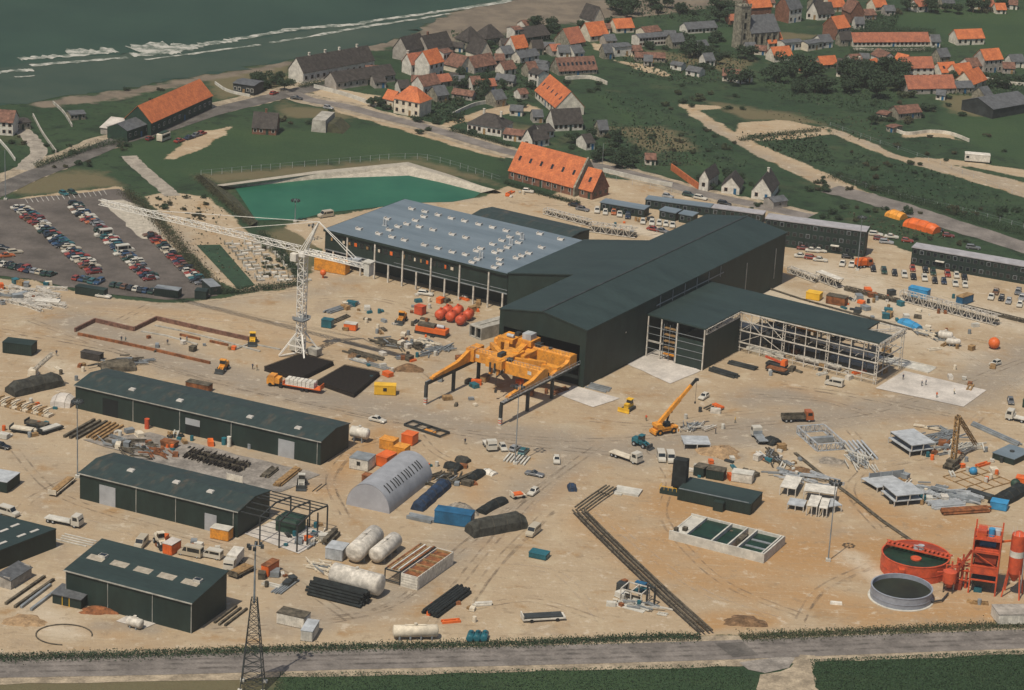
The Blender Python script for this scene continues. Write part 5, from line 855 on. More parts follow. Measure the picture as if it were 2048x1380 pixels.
# farm shed
house('huge grey roofed farm shed beyond the stubble patch', (1984,238),(2062,224),15,3.6,2.6,X,'steeldark',SL,(0,0),(),False,'farm_shed','farm shed','farm buildings')
solo('mobile_home', MB().box(0, 8.5, 0, 3, .5, 2.9).fr(-.1, 8.6, -.1, 3.1, 2.9, 3.1, .2, .2).box(.4, 1.4, -.03, -.002, 1.5, 2.3, 1).box(2, 8, .2, 2.8, .1, .5, 2), ['white', 'glass', 'black'], 'long white mobile home by the hillside field', 'mobile home', (1929,324), ang((1929,324),(1978,328)))
h = thing('bunker', 'massive grey wartime concrete bunker half buried in the field', 'bunker', (622,263), ang((622,263),(652,266))); b = MB(); b.fr(0, 5.2, 0, 13, 0, 4.2, .3, .3); b.build('block', 'concrete', h); b = MB(); b.fr(5.2, 11, 1, 12, 0, 3, .4, .6, 0, 3.5); b.build('embankment', 'leafdry', h)
# orange brick hall by the basin
def ridge_solve(p0, p1, rp):
    a = ang(p0, p1); g = P(*p0); n = np.array([-math.sin(a), math.cos(a)]); best = None
    for z in np.arange(4, 16, .05):
        w3 = P(*rp, z); q = (w3-g)[:2]; u = q @ np.array([math.cos(a), math.sin(a)]); 
        if best is None or abs(u) < best[0]: best = (abs(u), z, q @ n)
    return best
p0, p1 = (1017,357), (1146,392); _, zr, hd = ridge_solve(p0, p1, (1044,284)); zr = min(max(zr, 8.5), 11.5); hd = min(max(hd, 6), 8.5)
bh = house('long brick hall with a bright orange roof and six roof windows beside the basin', p0, p1, hd*2, 3.0, zr-3.0, X, 'brick', TO, (9,1), (), False, 'brick_hall', 'hall', 'brick hall by the basin', 6)
W = dist(p0, p1); b = MB(); b.xprofile([(-.5,0),(hd*2+.4,0),(hd*2+.4,3.1),(hd,zr+.7),(-.5,3.1)], W+.25, W+.9); b.build('parapet_wall', 'stone', bh); [MB().box(x, x+.2, -.2, -.003, 0, 3).build('post', 'trimlight', bh) for x in np.linspace(2, W-1, 7)]
house('short brick annex with an orange roof at the end of the long brick hall', (1158,393),(1184,400), hd*1.4, 3.0, (zr-3)*.72, X, 'brick', TO, (2,1), (), False, 'brick_annex', 'annex', 'brick hall by the basin', 1, None, 3)
b = MB(); b.beam((0,0,0),(0,0,11),.12); k = solo('flag_pole', b, 'steelgrey', 'thin flag pole beside the brick annex', 'flag pole', (1203,352))
# church
ch = thing('church', 'stone church with a tall square tower and slate nave', 'church', (1477,99), ang((1477,99),(1566,92)))
b = MB(); b.box(0, 4.6, 0, 4.8, 0, 17); [b.fr(x-.35, x+.35, -.45 if y == 0 else y, .0 if y == 0 else y+.45, 0, 13, .1, .15) for x in (.4, 4.2) for y in (0, 4.8)]; b.build('tower', 'stone', ch); b = MB(); b.box(-.15, 4.75, -.15, 4.95, 17, 17.5); [b.box(x, x+.8, y, y+.3, 17.5, 18.3) for x in (-.1, 1.3, 2.6, 3.9) for y in (-.1, 4.6)]; b.build('parapet', 'stone', ch)
for i in range(3): MB().box(1.8, 2.8, -.06, -.003, 4+i*4.2, 6.4+i*4.2).build('louvre', 'void', ch)
b = MB(); b.xprofile([(-1,0),(10,0),(10,6.5),(4.5,12.2),(-1,6.5)], 4.61, 18.5); b.build('nave', 'stone', ch); b = MB(); roofslab(b, [(4.62,-1.4,6.5),(18.8,-1.4,6.5),(18.8,4.5,12.5),(4.62,4.5,12.5)], .2); roofslab(b, [(18.8,10.4,6.5),(4.62,10.4,6.5),(4.62,4.5,12.5),(18.8,4.5,12.5)], .2); b.build('roof', 'slate', ch)
for i in range(5):
    x = 6+i*2.9; MB().fr(x-.3, x+.3, -2.0, -1.003, 0, 6, .08, .3).build('buttress', 'stone', ch)
    if i < 4: MB().box(x+1, x+1.9, -1.06, -1.003, 2, 5).build('window', 'void', ch)
house('orange roofed house tucked behind the church nave', (1498,46),(1541,43),7,6.5,4,X,'brick',TO,(3,1))
# garden and field walls
WALLS = [('pale garden wall of the white villa', [(905,232),(950,212),(1000,204)], 1.3,'palec'), ('pale wall along the middle village lane', [(1000,118),(1040,110),(1110,98)], 1.6,'render'), ('white wall beside the brown tiled building', [(1130,160),(1180,158),(1214,170)], 1.4,'render'), ('orange tiled boundary wall beside the works road', [(1342,340),(1356,350),(1396,379)], 2.2,'tileorange'), ('long pale wall at the works road', [(1206,344),(1300,366),(1345,374)], 1.4,'palec'),
 ('stone field wall down the dune grass', [(106,207),(128,228),(144,254)], 1.0,'concrete'), ('stone boundary wall of the shore garden', [(66,232),(85,268),(112,306)], 1.0,'concrete'), ('low wall beside the shore drive', [(-6,278),(14,300),(30,322)], 1.0,'palec'), ('pale wall round the brown yard', [(628,176),(690,192),(752,214)], 1.4,'palec'), ('white wall at the church square', [(1484,96),(1510,104),(1560,108)], 1.8,'render'), ('curved pale retaining wall on the hillside', [(1780,258),(1812,270),(1860,266),(1900,270),(1938,284)], 1.2,'render'), ('pale wall before the orange stable', [(1706,100),(1780,102),(1850,100)], .9,'render'),
 ('white garden wall right of the tall orange house', [(2004,128),(2030,132),(2060,140)], 1.2,'render'), ('white wall of the farm garden', [(1972,160),(2010,168),(2060,172)], 1.2,'render'), ('low wall beside the pavilion lane', [(430,168),(456,184),(500,194)], 1.0,'palec')]
for lab, px, hh, m in WALLS:
    L = smooth_line(px, 6); b = MB(); c = L[0]
    for p, q in zip(L[:-1], L[1:]): b.beam((p[0]-c[0], p[1]-c[1], hh/2), (q[0]-c[0], q[1]-c[1], hh/2), .35, hh)
    tag(b.build('garden_wall', m, None, (c[0], c[1], 0)), lab, 'wall')
# ================================================================ yard stock, plant and containers
def container(label, p0, p1, dep, hh, m, roof=None, door=True, win=0, name='container', cat='container', group=None, z=0.):
    h = thing(name, label, cat, p0, ang(p0, p1), group, z); W = dist(p0, p1); b = MB(); b.box(0, W, 0, dep, .12, hh)
    n = max(3, int(W/.5)); m_ = max(3, int(dep/.5))
    for i in range(n): x = W*(i+.25)/n; b.box(x, x+W*.5/n, -.05, -.001, .25, hh-.15)
    for i in range(m_): y = dep*(i+.25)/m_; b.box(W+.001, W+.05, y, y+dep*.5/m_, .25, hh-.15)
    b.build('body', m, h); MB().box(-.08, W+.08, -.08, dep+.08, hh, hh+.12).build('roof', roof or m, h)
    if door: MB().box(W+.055, W+.09, dep*.12, dep*.88, .3, hh-.2).build('door', m, h)
    for i in range(win): x = W*(i+.5)/win; MB().box(x-.45, x+.45, -.09, -.055, hh*.45, hh*.8).build('window', 'glass', h)
    return h
CONT = [('dark green box cabin by itself on the sand near the crawler jib', (5,706),(63,713),4,2.9,'clad',None), ('dark cabin with a pale grey roof at the frame edge', (14,987),(40,967),5,2.6,'clad','galv'), ('yellow orange container with a grey roof beside the shed frame', (420,1077),(456,1084),2.6,2.5,'yellow','palec'), ('white site cabin with one dark window and a grey roof', (698,937),(735,944),4.6,2.7,'white','steelgrey',True,1),
 ('red orange container between the white cabin and a yellow one', (751,931),(773,937),4.4,2.5,'orange',None), ('yellow container behind the red orange one, lying lengthwise', (786,912),(809,917),3,2.4,'yellow',None), ('yellow container with a dusty roof at the back of the row', (758,897),(786,903),3,2.4,'yellow',None), ('bright red orange container standing apart from the others', (802,888),(824,893),3.2,2.5,'orange',None), ('small rusty red box beside the barrel store', (723,965),(737,968),2,1.8,'rust',None),
 ('bright yellow cabin next to the rebar mats', (748,790),(791,792),2.4,2.5,'brightyellow',None,False,1), ('blue compressor box on the sand before the workshop hall', (642,655),(662,658),2.2,2.2,'teal',None), ('small orange box beside the blue compressor', (687,660),(711,663),2.2,1.8,'orange','palec'), ('red box container among the drilling gear', (828,628),(843,632),2.2,2.4,'red',None), ('big blue container by the grey heap', (868,1046),(941,1057),3.2,3.0,'blue',None),
 ('teal skip lying on the sand by the cream van', (1057,1115),(1091,1122),2.6,1.2,'teal',None), ('sky blue container beside the rusty pipes', (1979,1018),(2012,1024),2.8,1.8,'skyblue',None), ('blue container on the pale yard behind the truss', (1815,592),(1853,600),2.8,2.6,'skyblue',None), ('blue container with a brown load near the office cars', (1911,608),(1924,612),5.5,2.4,'blue','timber'), ('yellow skip behind the steel frame', (1611,598),(1638,603),3,2.0,'brightyellow',None), ('rusty open container beside the yellow skip', (1651,607),(1689,614),3,2.4,'rust','grime'),
 ('orange container behind the workshop next to the cream pickup', (325,1107),(343,1112),3.6,2.4,'orange','slabpale'), ('small orange container below the shed frame', (522,1151),(536,1155),4.2,2.4,'orange','rust'), ('white container with a dirty grey roof by the public road', (553,1247),(607,1259),3.2,2.4,'white','grime'), ('white container at right angles to the dirty roofed one', (601,1282),(624,1285),5.5,2.3,'palec','galv'), ('dark container before the long foundations', (161,717),(199,724),2.2,1.8,'tiledark',None),
 ('rusty container behind the long shed roof', (371,778),(416,787),2.4,1.9,'rust','grime'), ('dark green container in front of the long dark cabin, smaller one', (1386,951),(1406,956),3,2.3,'clad','grime'), ('dark green container in front of the long dark cabin, wider one', (1411,957),(1446,963),3,2.3,'clad','grime'), ('white container beside the dark green containers', (1462,963),(1503,969),3,2.2,'white','palec'), ('pale box shaped skip behind the white storage tanks', (650,1118),(684,1124),4.2,2.6,'galv','galv'),
 ('white building cut by the photo edge beside the hedge', (1996,1251),(2064,1250),5,2.4,'white','greywall'), ('orange machine box at the right frame edge by the timber heap', (2030,968),(2052,972),2.4,1.6,'orange',None), ('dark container beside the cabin offices of the car park', (389,598),(412,600),3,2.3,'clad',None), ('dark green cabin by the hedge corner', (421,591),(441,589),7,2.4,'clad','steelgrey',True,1), ('grey roofed cabin on the kerb of the car park', (308,592),(356,598),3,2.3,'clad','steelgrey'),
 ('green vehicle body at the frame edge near the hatchback', (2044,815),(2060,818),2.2,2,'darkgreen',None), ('long orange container on the lane before the workshop hall', (628,540),(690,551),3.2,3.4,'yellow','yellow'), ('dark container with pale flatbed on the track below the car park', (150,588),(208,597),2.4,2.2,'clad','clad'), ('white flat roofed store on the sand by the pale scrap field', (70,610),(117,613),2.6,1.1,'white','white')]
for c in CONT: container(*c)
dm('tarpgrey', (.045,.045,.037), .9, .35, .9); dm('tarpblack', (.013,.017,.017), .85, .35, .8); dm('tarpblue', (.015,.035,.075), .8, .3, .8)
def tarp(label, p0, p1, dep, hh, m, name='covered_stack', cat='stack', ridge=.55):
    W = dist(p0, p1); b = MB(); n = max(4, int(W/1.6)); rows = []
    for i in range(n+1):
        x = W*i/n; e = .7 if i in (0, n) else 1.0; jz = RNG.normal(0, .09); jy = RNG.normal(0, .08)
        rows.append([(x, jy-.15, 0), (x, jy+.05, hh*ridge*e), (x, dep*.28, hh*e*.95+jz), (x, dep*.5, hh*e+jz), (x, dep*.75, hh*e*.93+jz), (x, dep-jy, hh*ridge*e), (x, dep+.15, 0)])
    v = [p for r in rows for p in r]; k = 7; b.add(v, [(i*k+j, (i+1)*k+j, (i+1)*k+j+1, i*k+j+1) for i in range(n) for j in range(k-1)]).add(rows[0], [tuple(range(k))]).add(rows[-1], [tuple(range(k))[::-1]])
    b2 = MB(); 
    o = thing(name, label, cat, p0, ang(p0, p1)); b.build('cover', m, o)
    for i in range(1, n, 2): x = W*i/n; b2 = MB(); [b2.beam((x, rows[i][j][1], rows[i][j][2]+.03), (x, rows[i][j+1][1], rows[i][j+1][2]+.03), .06, .05) for j in range(6)]; b2.build('strap', 'grime', o)
    return o
tarp('long dark grey tarpaulin stack next to the blue container', (948,1077),(1056,1057),4.2,3.4,'tarpgrey'); tarp('long blue black tarpaulin pile running up from the barrel store', (846,1024),(903,973),3,2.2,'tarpblue'); tarp('short dark tarpaulin pile beside the white sheets', (948,965),(972,948),2.2,1.5,'tarpblack'); tarp('dark green tarpaulin pile between the blue container and the sand', (970,1030),(1016,1005),2.4,1.6,'tarpblack')
tarp('black tarpaulin bale near the barrel store, longer one', (886,936),(916,944),2.4,1.5,'tarpblack'); tarp('dark grey bale near the lamp mast, rounder one', (909,922),(931,929),2.2,1.4,'tarpgrey'); tarp('blue tarpaulin bundle alone on the open sand', (1137,983),(1153,983),2.6,1.6,'tarpblue'); tarp('dark heap of covered timber behind the derrick', (30,795),(128,772),4.5,3.2,'tarpgrey')
tarp('black sheeting pile beside the white truck on the sand', (1522,885),(1546,893),3.6,1.4,'tarpblack'); tarp('orange tarpaulin stack beside the side road, longer one', (1806,452),(1866,469),4.4,2.8,'orange'); tarp('yellow orange tarpaulin stack beside the side road, smaller one', (1769,432),(1799,441),4,2.2,'yellow'); tarp('blue plastic sheet over goods behind the steel frame', (1796,645),(1832,660),2.6,1.5,'skyblue'); tarp('dark rebar scrap heap at the frame edge beside the blue container', (2006,1016),(2062,985),4,2.2,'tarpblack')
tarp('dirty pale sheet over goods by the shed corner', (100,812),(139,817),5,2.6,'slabpale'); tarp('brown covered pile behind the long foundations at the shed end', (204,745),(272,742),5,2.2,'grime'); tarp('white sheet over a pallet by the barrel store', (962,945),(984,953),2.2,.8,'white')
# ---------------------------------------------------------------- stock lying on the ground
def bundle(label, p, d, n, L, r, m, layers=1, round_=True, name='pipe_stack', cat='pipes', gap=1.0, z=0.05, part='pipe'):
    h = thing(name, label, cat, p, ang(p, (p[0]+d[0], p[1]+d[1])))
    for k in range(layers):
        for i in range(n-k):
            y = (i+k*.5)*2*r*gap; zc = z+r+k*r*1.75; x0 = RNG.normal(0, .25)
            (MB().tube((x0,y,zc), (x0+L,y,zc), r, n=8) if round_ else MB().box(x0, x0+L, y-r*.92, y+r*.92, zc-r, zc+r*.75)).build(part, m, h)
    return h
for a in [('big stack of long black pipes before the white tank', (614,1190), (108,27), 8, dist((614,1190),(722,1216)), .32, 'tarpblack', 5), ('stack of black pipes on the sand above the cream tank', (874,1236), (70,-52), 6, dist((874,1236),(945,1187)), .34, 'tarpblack', 2),
          ('rusty long pipes beside the sky blue container', (1888,1031), (95,-6), 5, 11.5, .28, 'rust', 2), ('pale planks fanned out near the teal estate car', (1048,930), (20,-24), 7, 5.2, .22, 'palec', 1, False, 'plank_stack', 'planks', 1.9), ('long timber beams by the long shed, the outer bundle', (152,880), (60,-34), 3, 13, .35, 'grime', 1, False, 'beam_stack', 'beams', 2.2),
          ('long timber beams by the long shed, the inner bundle', (200,882), (60,-38), 4, 11, .3, 'timber', 1, False, 'beam_stack', 'beams', 2.0), ('brown timber beams before the roller door of the long shed', (536,957), (30,-24), 5, 5.5, .22, 'grime', 2, False, 'beam_stack', 'beams'), ('long timber pile beside the white wheel loader', (560,975), (50,-40), 4, 11, .26, 'timber', 2, False, 'beam_stack', 'beams'),
          ('grey steel girders on the pad by the hall, the upper bundle', (1170,775), (40,10), 4, 6, .22, 'steelgrey', 1, False, 'girder_stack', 'girders', 2.4), ('dark steel girders before the clad bay, bigger bundle', (1418,742), (46,14), 4, 8, .25, 'steeldark', 2, False, 'girder_stack', 'girders', 1.3), ('dark steel girders before the clad bay, smaller bundle', (1456,728), (48,12), 3, 8, .25, 'steeldark', 2, False, 'girder_stack', 'girders', 1.3),
          ('grey planks on the sand under the workshop hall, left heap', (660,628), (80,-26), 4, 12, .2, 'steelgrey', 2, False, 'girder_stack', 'girders', 1.6), ('grey timber on the sand beside the blue compressor', (662,650), (70,-30), 3, 9, .18, 'grime', 1, False, 'girder_stack', 'girders', 2), ('dark steel rails beside the drill rig road, long pair', (1940,850), (100,45), 3, 16, .22, 'steelgrey', 2, False, 'girder_stack', 'girders', 1.6),
          ('galvanised beams in a heap above the rusty pipes, lower layer', (1868,1020), (70,-6), 7, 8, .22, 'galv', 2, False, 'girder_stack', 'girders', 1.5), ('galvanised beams in a heap above the rusty pipes, upper layer', (1890,1000), (80,10), 7, 8, .22, 'steelgrey', 2, False, 'girder_stack', 'girders', 1.5), ('dark steel trough near the galvanised heap', (1932,985), (46,14), 2, 6.5, .5, 'steeldark', 1, False, 'girder_stack', 'girders'), ('galvanised beams behind the steel decks', (1818,980), (50,8), 5, 6, .2, 'steelgrey', 1, False, 'girder_stack', 'girders', 1.6),
          ('pale lattice girders lying by the galvanised truss box', (1688,884), (60,70), 5, 12, .25, 'galv', 1, False, 'girder_stack', 'girders', 2.2), ('rusty reinforcement bars beside the lattice girders', (1712,890), (45,50), 5, 9, .16, 'grime', 1, False, 'girder_stack', 'girders', 1.8), ('long dark beams on the ground left of the workshop, outer pair', (30,1216), (82,-58), 2, 15, .3, 'grime', 1, False, 'beam_stack', 'beams', 4), ('long dark beams on the ground left of the workshop, inner pair', (62,1222), (60,-46), 2, 12, .3, 'steelgrey', 1, False, 'beam_stack', 'beams', 4),
          ('pale railings laid on the ground above the workshop lane', (112,1080), (60,14), 4, 8, .14, 'palec', 1, False, 'beam_stack', 'beams', 4), ('brown drill pipes on trestles before the truck with white sacks', (700,720), (90,26), 3, 12, .15, 'steelgrey', 1, True, 'pipe_stack', 'pipes', 3), ('grey timbers behind the black rebar mat', (690,705), (80,22), 3, 11, .25, 'grime', 1, False, 'beam_stack', 'beams', 2.5), ('dark beams by the hall front between the runways', (1108,790), (40,-14), 3, 6, .2, 'rust', 1, False, 'beam_stack', 'beams', 2),
          ('short bars on the sand beside the mobile crane', (1432,826), (30,-14), 5, 3.5, .16, 'grime', 1, False, 'beam_stack', 'beams', 3), ('white planks by the public road near the black pipes', (952,1213), (34,-2), 3, 3.6, .2, 'white', 2, False, 'plank_stack', 'planks'), ('grey pipes below the small orange container', (560,1190), (50,-38), 5, 8, .18, 'steelgrey', 1, True, 'pipe_stack', 'pipes', 1.4), ('beams beside the floodlight pylon', (450,1253), (60,-46), 3, 9, .25, 'grime', 1, False, 'beam_stack', 'beams', 2.5),
          ('long steel beams behind the storage tanks by the shed frame', (655,1092), (34,-34), 2, 6.5, .5, 'grime', 2, False, 'beam_stack', 'beams'), ('thin poles on the sand beside the wheel loader', (632,984), (26,-20), 2, 5, .08, 'steeldark', 1, True, 'pipe_stack', 'pipes', 5), ('timber beams beside the blue black tarpaulin pile', (905,970), (60,-26), 3, 9, .22, 'grime', 2, False, 'beam_stack', 'beams'), ('dark steel channel lying by the blue container', (812,1036), (46,10), 3, 6, .4, 'steelgrey', 1, False, 'girder_stack', 'girders')]: bundle(*a)
# loose galvanised steel dumped in crossing layers
def tangle(label, p, d, n, L, spread, m, name='steel_heap', hh=1.2):
    h = thing(name, label, 'steel heap', p, ang(p, (p[0]+d[0], p[1]+d[1])))
    for k in range(n):
        x, y, z, a, l = RNG.normal(0, spread), RNG.normal(0, spread*.55), .15+hh*abs(RNG.normal(0,.4)), RNG.normal(0,.35), L*RNG.uniform(.5,1.1); c, s = math.cos(a)*l/2, math.sin(a)*l/2
        b = MB(); b.beam((x-c,y-s,z),(x+c,y+s,z+RNG.normal(0,.1)),.16+.12*RNG.random(),.3)
        if k % 3 == 0: b.beam((x-c,y-s+.8,z),(x+c,y+s+.8,z),.18,.3); [b.beam((x-c+2*c*t,y-s+2*s*t,z),(x-c+2*c*t,y-s+2*s*t+.8,z),.12) for t in (.1,.35,.6,.85)]
        b.build('member', m if k % 4 else 'steelgrey', h)
for a in [('grey steel heap between the deck stacks and the blue container, middle', (1895,992), (80,12), 34, 7, 3.6, 'galv'), ('grey steel heap spilling from behind the two stacked decks', (1855,985), (80,16), 22, 6, 2.8, 'galv'), ('pale steel heap on the lower side of the truss girders', (1722,925), (50,66), 24, 7, 3.2, 'palec'), ('dark steel heap between the upper decks and the drill rig', (1868,882), (80,-14), 30, 7, 3.4, 'steelgrey'), ('pale steel heap behind the drill rig', (1920,900), (70,-24), 24, 7, 3.0, 'palec'), ('pale steel pieces above the upper deck stack', (1866,860), (40,8), 14, 4, 1.8, 'cream'),
          ('steel frames heaped behind the white decks', (1605,958), (70,10), 30, 5.5, 3.2, 'galv'), ('white steel pieces thrown beside the mobile crane', (1388,858), (40,-20), 20, 4.5, 2.2, 'whitesteel'), ('mixed steel heap on the lane side of the silo yard', (1545,920), (30,40), 26, 4, 2.4, 'grime'), ('brown steel heap behind the derrick and the long shed end', (238,730), (60,-10), 34, 5, 3.4, 'grime'), ('dark steel heap on the yard slab near the long shed', (262,895), (60,16), 26, 5, 3.2, 'grime'), ('rusty steel heap before the skip between the sheds', (310,905), (40,12), 18, 3.5, 2.2, 'rust'),
          ('grey steel heap on the drilling plot, upper side', (790,690), (70,18), 26, 5, 3.4, 'grime'), ('grey steel heap by the rear of the gantry', (880,700), (60,-20), 22, 4.5, 2.6, 'steelgrey'), ('steel heap beside the orange drilling unit', (850,690), (50,10), 18, 3.5, 2.2, 'cream'), ('pale frames heaped at the white tanks', (640,1080), (30,-28), 18, 4, 1.8, 'cream'), ('white rails and frames left of the largest white tank', (650,1140), (50,14), 16, 5, 1.8, 'cream'), ('grey frames heaped around the barrel store end', (880,960), (60,-30), 22, 4, 2.6, 'grime'), ('pale frames on the pale yard beyond the steel frame', (1850,670), (60,14), 20, 4, 2.6, 'cream'), ('frames and pipes beside the pump station', (1285,1215), (50,12), 18, 4, 2.0, 'palec'), ('slats and frames on the scrap field, kerb side', (40,590), (80,14), 30, 6, 3.6, 'whitesteel')]: tangle(*a)
# rebar: mats and tied bundles
for lab, pts, hh in (('dark flat rebar mat beneath the tower crane', [(528,742),(600,716),(668,731),(600,765)], 1.2), ('dark flat rebar mat beside the yellow cabin', [(634,770),(690,738),(760,752),(708,796)], 1.2)):
    c = P(*pts[0]); h = thing('rebar_stack', lab, 'rebar', (c[0], c[1], 0)); W3 = [P(*p)-c for p in pts]
    for k in range(5): MB().prism([(p[0]*(1-.004*k)+.1*(k % 2), p[1]*(1-.004*k)) for p in W3], k*.24, k*.24+.2).build('rebar_mat', 'rebar', h)
    b = MB()
    for i in range(26): t = i/25; a, d = W3[0]+(W3[1]-W3[0])*t, W3[3]+(W3[2]-W3[3])*t; b.beam((a[0],a[1],1.24), (d[0],d[1],1.24), .07)
    for i in range(26): t = i/25; a, d = W3[0]+(W3[3]-W3[0])*t, W3[1]+(W3[2]-W3[1])*t; b.beam((a[0],a[1],1.3), (d[0],d[1],1.3), .07)
    b.build('top_bars', 'rebar', h)
for i in range(10):
    x, y = 372+i*11.6, 918+i*3.0; h = thing('rebar_bundle', 'dark tied rebar bundle lying between the two long sheds', 'rebar', (x, y), ang((x,y),(x+26,y-18)), 'rebar bundles between the sheds'); b = MB()
    for k in range(14): yy, zz = RNG.normal(0, .45), abs(RNG.normal(.5, .35)); b.beam((RNG.normal(0,.4), yy, zz), (5.2+RNG.normal(0,.4), yy+RNG.normal(0,.25), zz+RNG.normal(0,.12)), .17)
    b.build('bars', 'rebar', h); MB().box(1.4, 1.55, -.8, .8, .03, 1.1).box(3.6, 3.75, -.8, .8, .03, 1.1).build('tie', 'grime', h)
# foundation walls
for lab, px, hh, m in [('dark brown foundation wall stepping round the far side', [(150,664),(190,644),(268,662),(313,640),(400,660),(500,682)], 1.1, 'tilebrown'), ('low brown foundation wall along the near side', [(156,670),(235,686),(300,700),(420,728)], .7, 'rust'), ('pale inner foundation line across the plot', [(282,664),(330,672),(395,690)], .35, 'concrete'), ('pale inner foundation line near the loader', [(310,652),(360,662),(440,682),(520,704)], .35, 'concrete'), ('pale cross foundation strip near the crane', [(470,700),(500,688),(560,700)], .35, 'concrete'), ('brown short foundation wall in the middle of the plot', [(360,671),(400,680)], .6, 'rust'), ('brown short foundation wall near the loader', [(420,684),(456,692)], .6, 'rust')]:
    L = poly_w(px); c = L[0]; b = MB(); [b.beam((p[0]-c[0],p[1]-c[1],hh/2), (q[0]-c[0],q[1]-c[1],hh/2), .5, hh) for p, q in zip(L[:-1], L[1:])]
    tag(b.build('foundation_wall', m, None, (c[0], c[1], 0)), lab, 'foundation')
# horizontal storage tanks
def htank(label, a, b_, r, m='whitesteel', saddle=.5, name='storage_tank', n=26, legs=3, dome=.5):
    A, B = P(*a, r+saddle), P(*b_, r+saddle); h = thing(name, label, 'tank', (A[0], A[1], 0), math.atan2(B[1]-A[1], B[0]-A[0])); L = math.hypot(B[0]-A[0], B[1]-A[1])
    MB().tube((0,0,r+saddle), (L,0,r+saddle), r, n=n, dome=dome).build('shell', m, h)
    for i in range(legs): x = L*(i+.5)/legs; MB().xprofile([(-r*.8,0),(r*.8,0),(r*.8,r*.75+saddle*.5),(r*.4,r*.35+saddle*.6),(-r*.4,r*.35+saddle*.6),(-r*.8,r*.75+saddle*.5)], x-.15, x+.15).build('saddle', 'steelgrey', h)
    b = MB(); b.box(L*.25, L*.75, -.25, .25, 2*r+saddle+.02, 2*r+saddle+.1).tube((L*.5,0,2*r+saddle), (L*.5,0,2*r+saddle+.45), .35, n=10); b.build('manhole', m, h); return h
htank('fat white tank behind the timber topped box, further from it', (709,1106),(750,1068),2.1); htank('white tank next to the timber topped box', (752,1110),(790,1079),1.75); htank('largest white tank lying before the other two', (668,1146),(760,1170),2.3); htank('cream tank on saddles at the public road', (788,1262),(874,1261),1.25,'cream',.45,'storage_tank',20,4,.25); htank('small white tank beside the monopitch workshop wall', (258,1241),(282,1248),1.0,'whitesteel',.2,'storage_tank',14,2,.3)
htank('round white tank truck body at the end of the long shed', (704,862),(735,868),1.35,'white',.8,'tank_trailer',18,2,.4)
for i, (x, y) in enumerate([(878,630),(891,623),(899,634),(912,623),(919,641),(933,631)]): htank('red orange drum tank '+['at the outer end of its cluster','behind the outer ones of its cluster','in front middle of its cluster','at the rear middle of its cluster','nearest the concrete box unit in front','rearmost next to the concrete box unit'][i], (x,y),(x+7,y-5),1.35,'red',.3,'drum_tank',14,1,.55)
for i in range(3): htank(['teal drum by the public road, outer one','teal drum by the public road, middle one','teal drum by the public road, inner one next to the frame'][i], (939+i*14,1278),(943+i*14,1266),.75,'teal',.05,'oil_drum',12,1,.1)
# timber-topped pale box and its open neighbour
h = thing('settling_box', 'pale clad box with rusty timber bays open at the top', 'box', (801,1172), ang((801,1172),(834.5,1181))); W = dist((801,1172),(834.5,1181)); D = dist((834.5,1181),(901.5,1128)); b = MB(); b.box(0,W,0,.15,0,3.0).box(0,W,D-.15,D,0,3.0).box(0,.15,.15,D-.15,0,3).box(W-.15,W,.15,D-.15,0,3)
for z in (.5, 1.1, 1.7, 2.3): b.box(.05, W-.05, -.06, -.001, z, z+.35)
for i in range(14): y = D*(i+.3)/14; b.box(W+.001, W+.06, y, y+.3, .1, 2.9)
b.build('wall', 'white', h)
for i in range(5): y = .4+i*(D-.6)/5; MB().box(.16, W-.16, y, y+(D-.6)/5-.5, 2.2, 2.5).build('timber_bay', 'rust', h); MB().box(.16, W-.16, y+(D-.6)/5-.45, y+(D-.6)/5-.1, 2.3, 2.9).build('cross_beam', 'timber', h)
h = thing('timber_frame', 'dark frame loaded with rusty timber beside the pale box', 'frame', (769,1163), ang((769,1163),(799,1171))); W = dist((769,1163),(799,1171)); b = MB(); [b.beam((x,y,0),(x,y,2.9),.2) for x in (0,W) for y in (.1, D*.5, D-.1)]; [b.beam((x,.1,2.9),(x,D-.1,2.9),.25) for x in (0,W)]; b.beam((0,.1,.5),(W,.1,.5),.25).beam((0,.1,2.9),(W,.1,2.9),.25); b.build('frame', 'steeldark', h)
for i in range(7): x = W*(i+.5)/7; MB().box(x-.2, x+.2, .2+RNG.random(), D-.3-RNG.random(), 3.03, 3.03+.25).build('timber', ('rust','timber','palec')[i % 3], h)
# clarifier basins
p0, p1, p2 = (1337,1079), (1527,1127), (1560,1087); h = thing('clarifier_basin', 'long pale concrete basin with three dark water chambers', 'basin', p0, ang(p0, p1)); W = dist(p0, p1); D = dist(p1, p2); b = MB(); b.box(0,W,0,.35,0,2.2).box(0,W,D-.35,D,0,2.0).box(W-.35,W,.35,D-.35,0,2.2).box(0,.35,.35,D-.35,0,1.6).box(.35,3.4,.35,D-.35,0,1.5); b.build('wall', 'palec', h)
for x in (W*.16, W*.43, W*.60, W*.70, W*.955): MB().box(x, x+.35, .36, D-.36, 0, 2.1).build('partition', 'palec', h)
for x0, x1, z in ((.18,.43,1.5),(.45,.60,1.2),(.72,.955,1.3)): MB().box(W*x0+.05, W*x1-.05, .37, D-.37, .02, z).build('water', 'tankwater', h)
MB().box(W*.73, W*.95, D*.3, D*.36, 1.32, 1.5).box(W*.73, W*.95, D*.6, D*.66, 1.32, 1.5).build('scraper', 'steelgrey', h); MB().box(W*.62, W*.68, D*.4, D*.7, .3, 2.0).build('pump', 'grime', h); MB().box(.6, 1.4, 1, 2, 1.5, 2.6).box(1.8, 2.8, 3, 4, 1.5, 2.3).build('valve_box', 'grime', h)
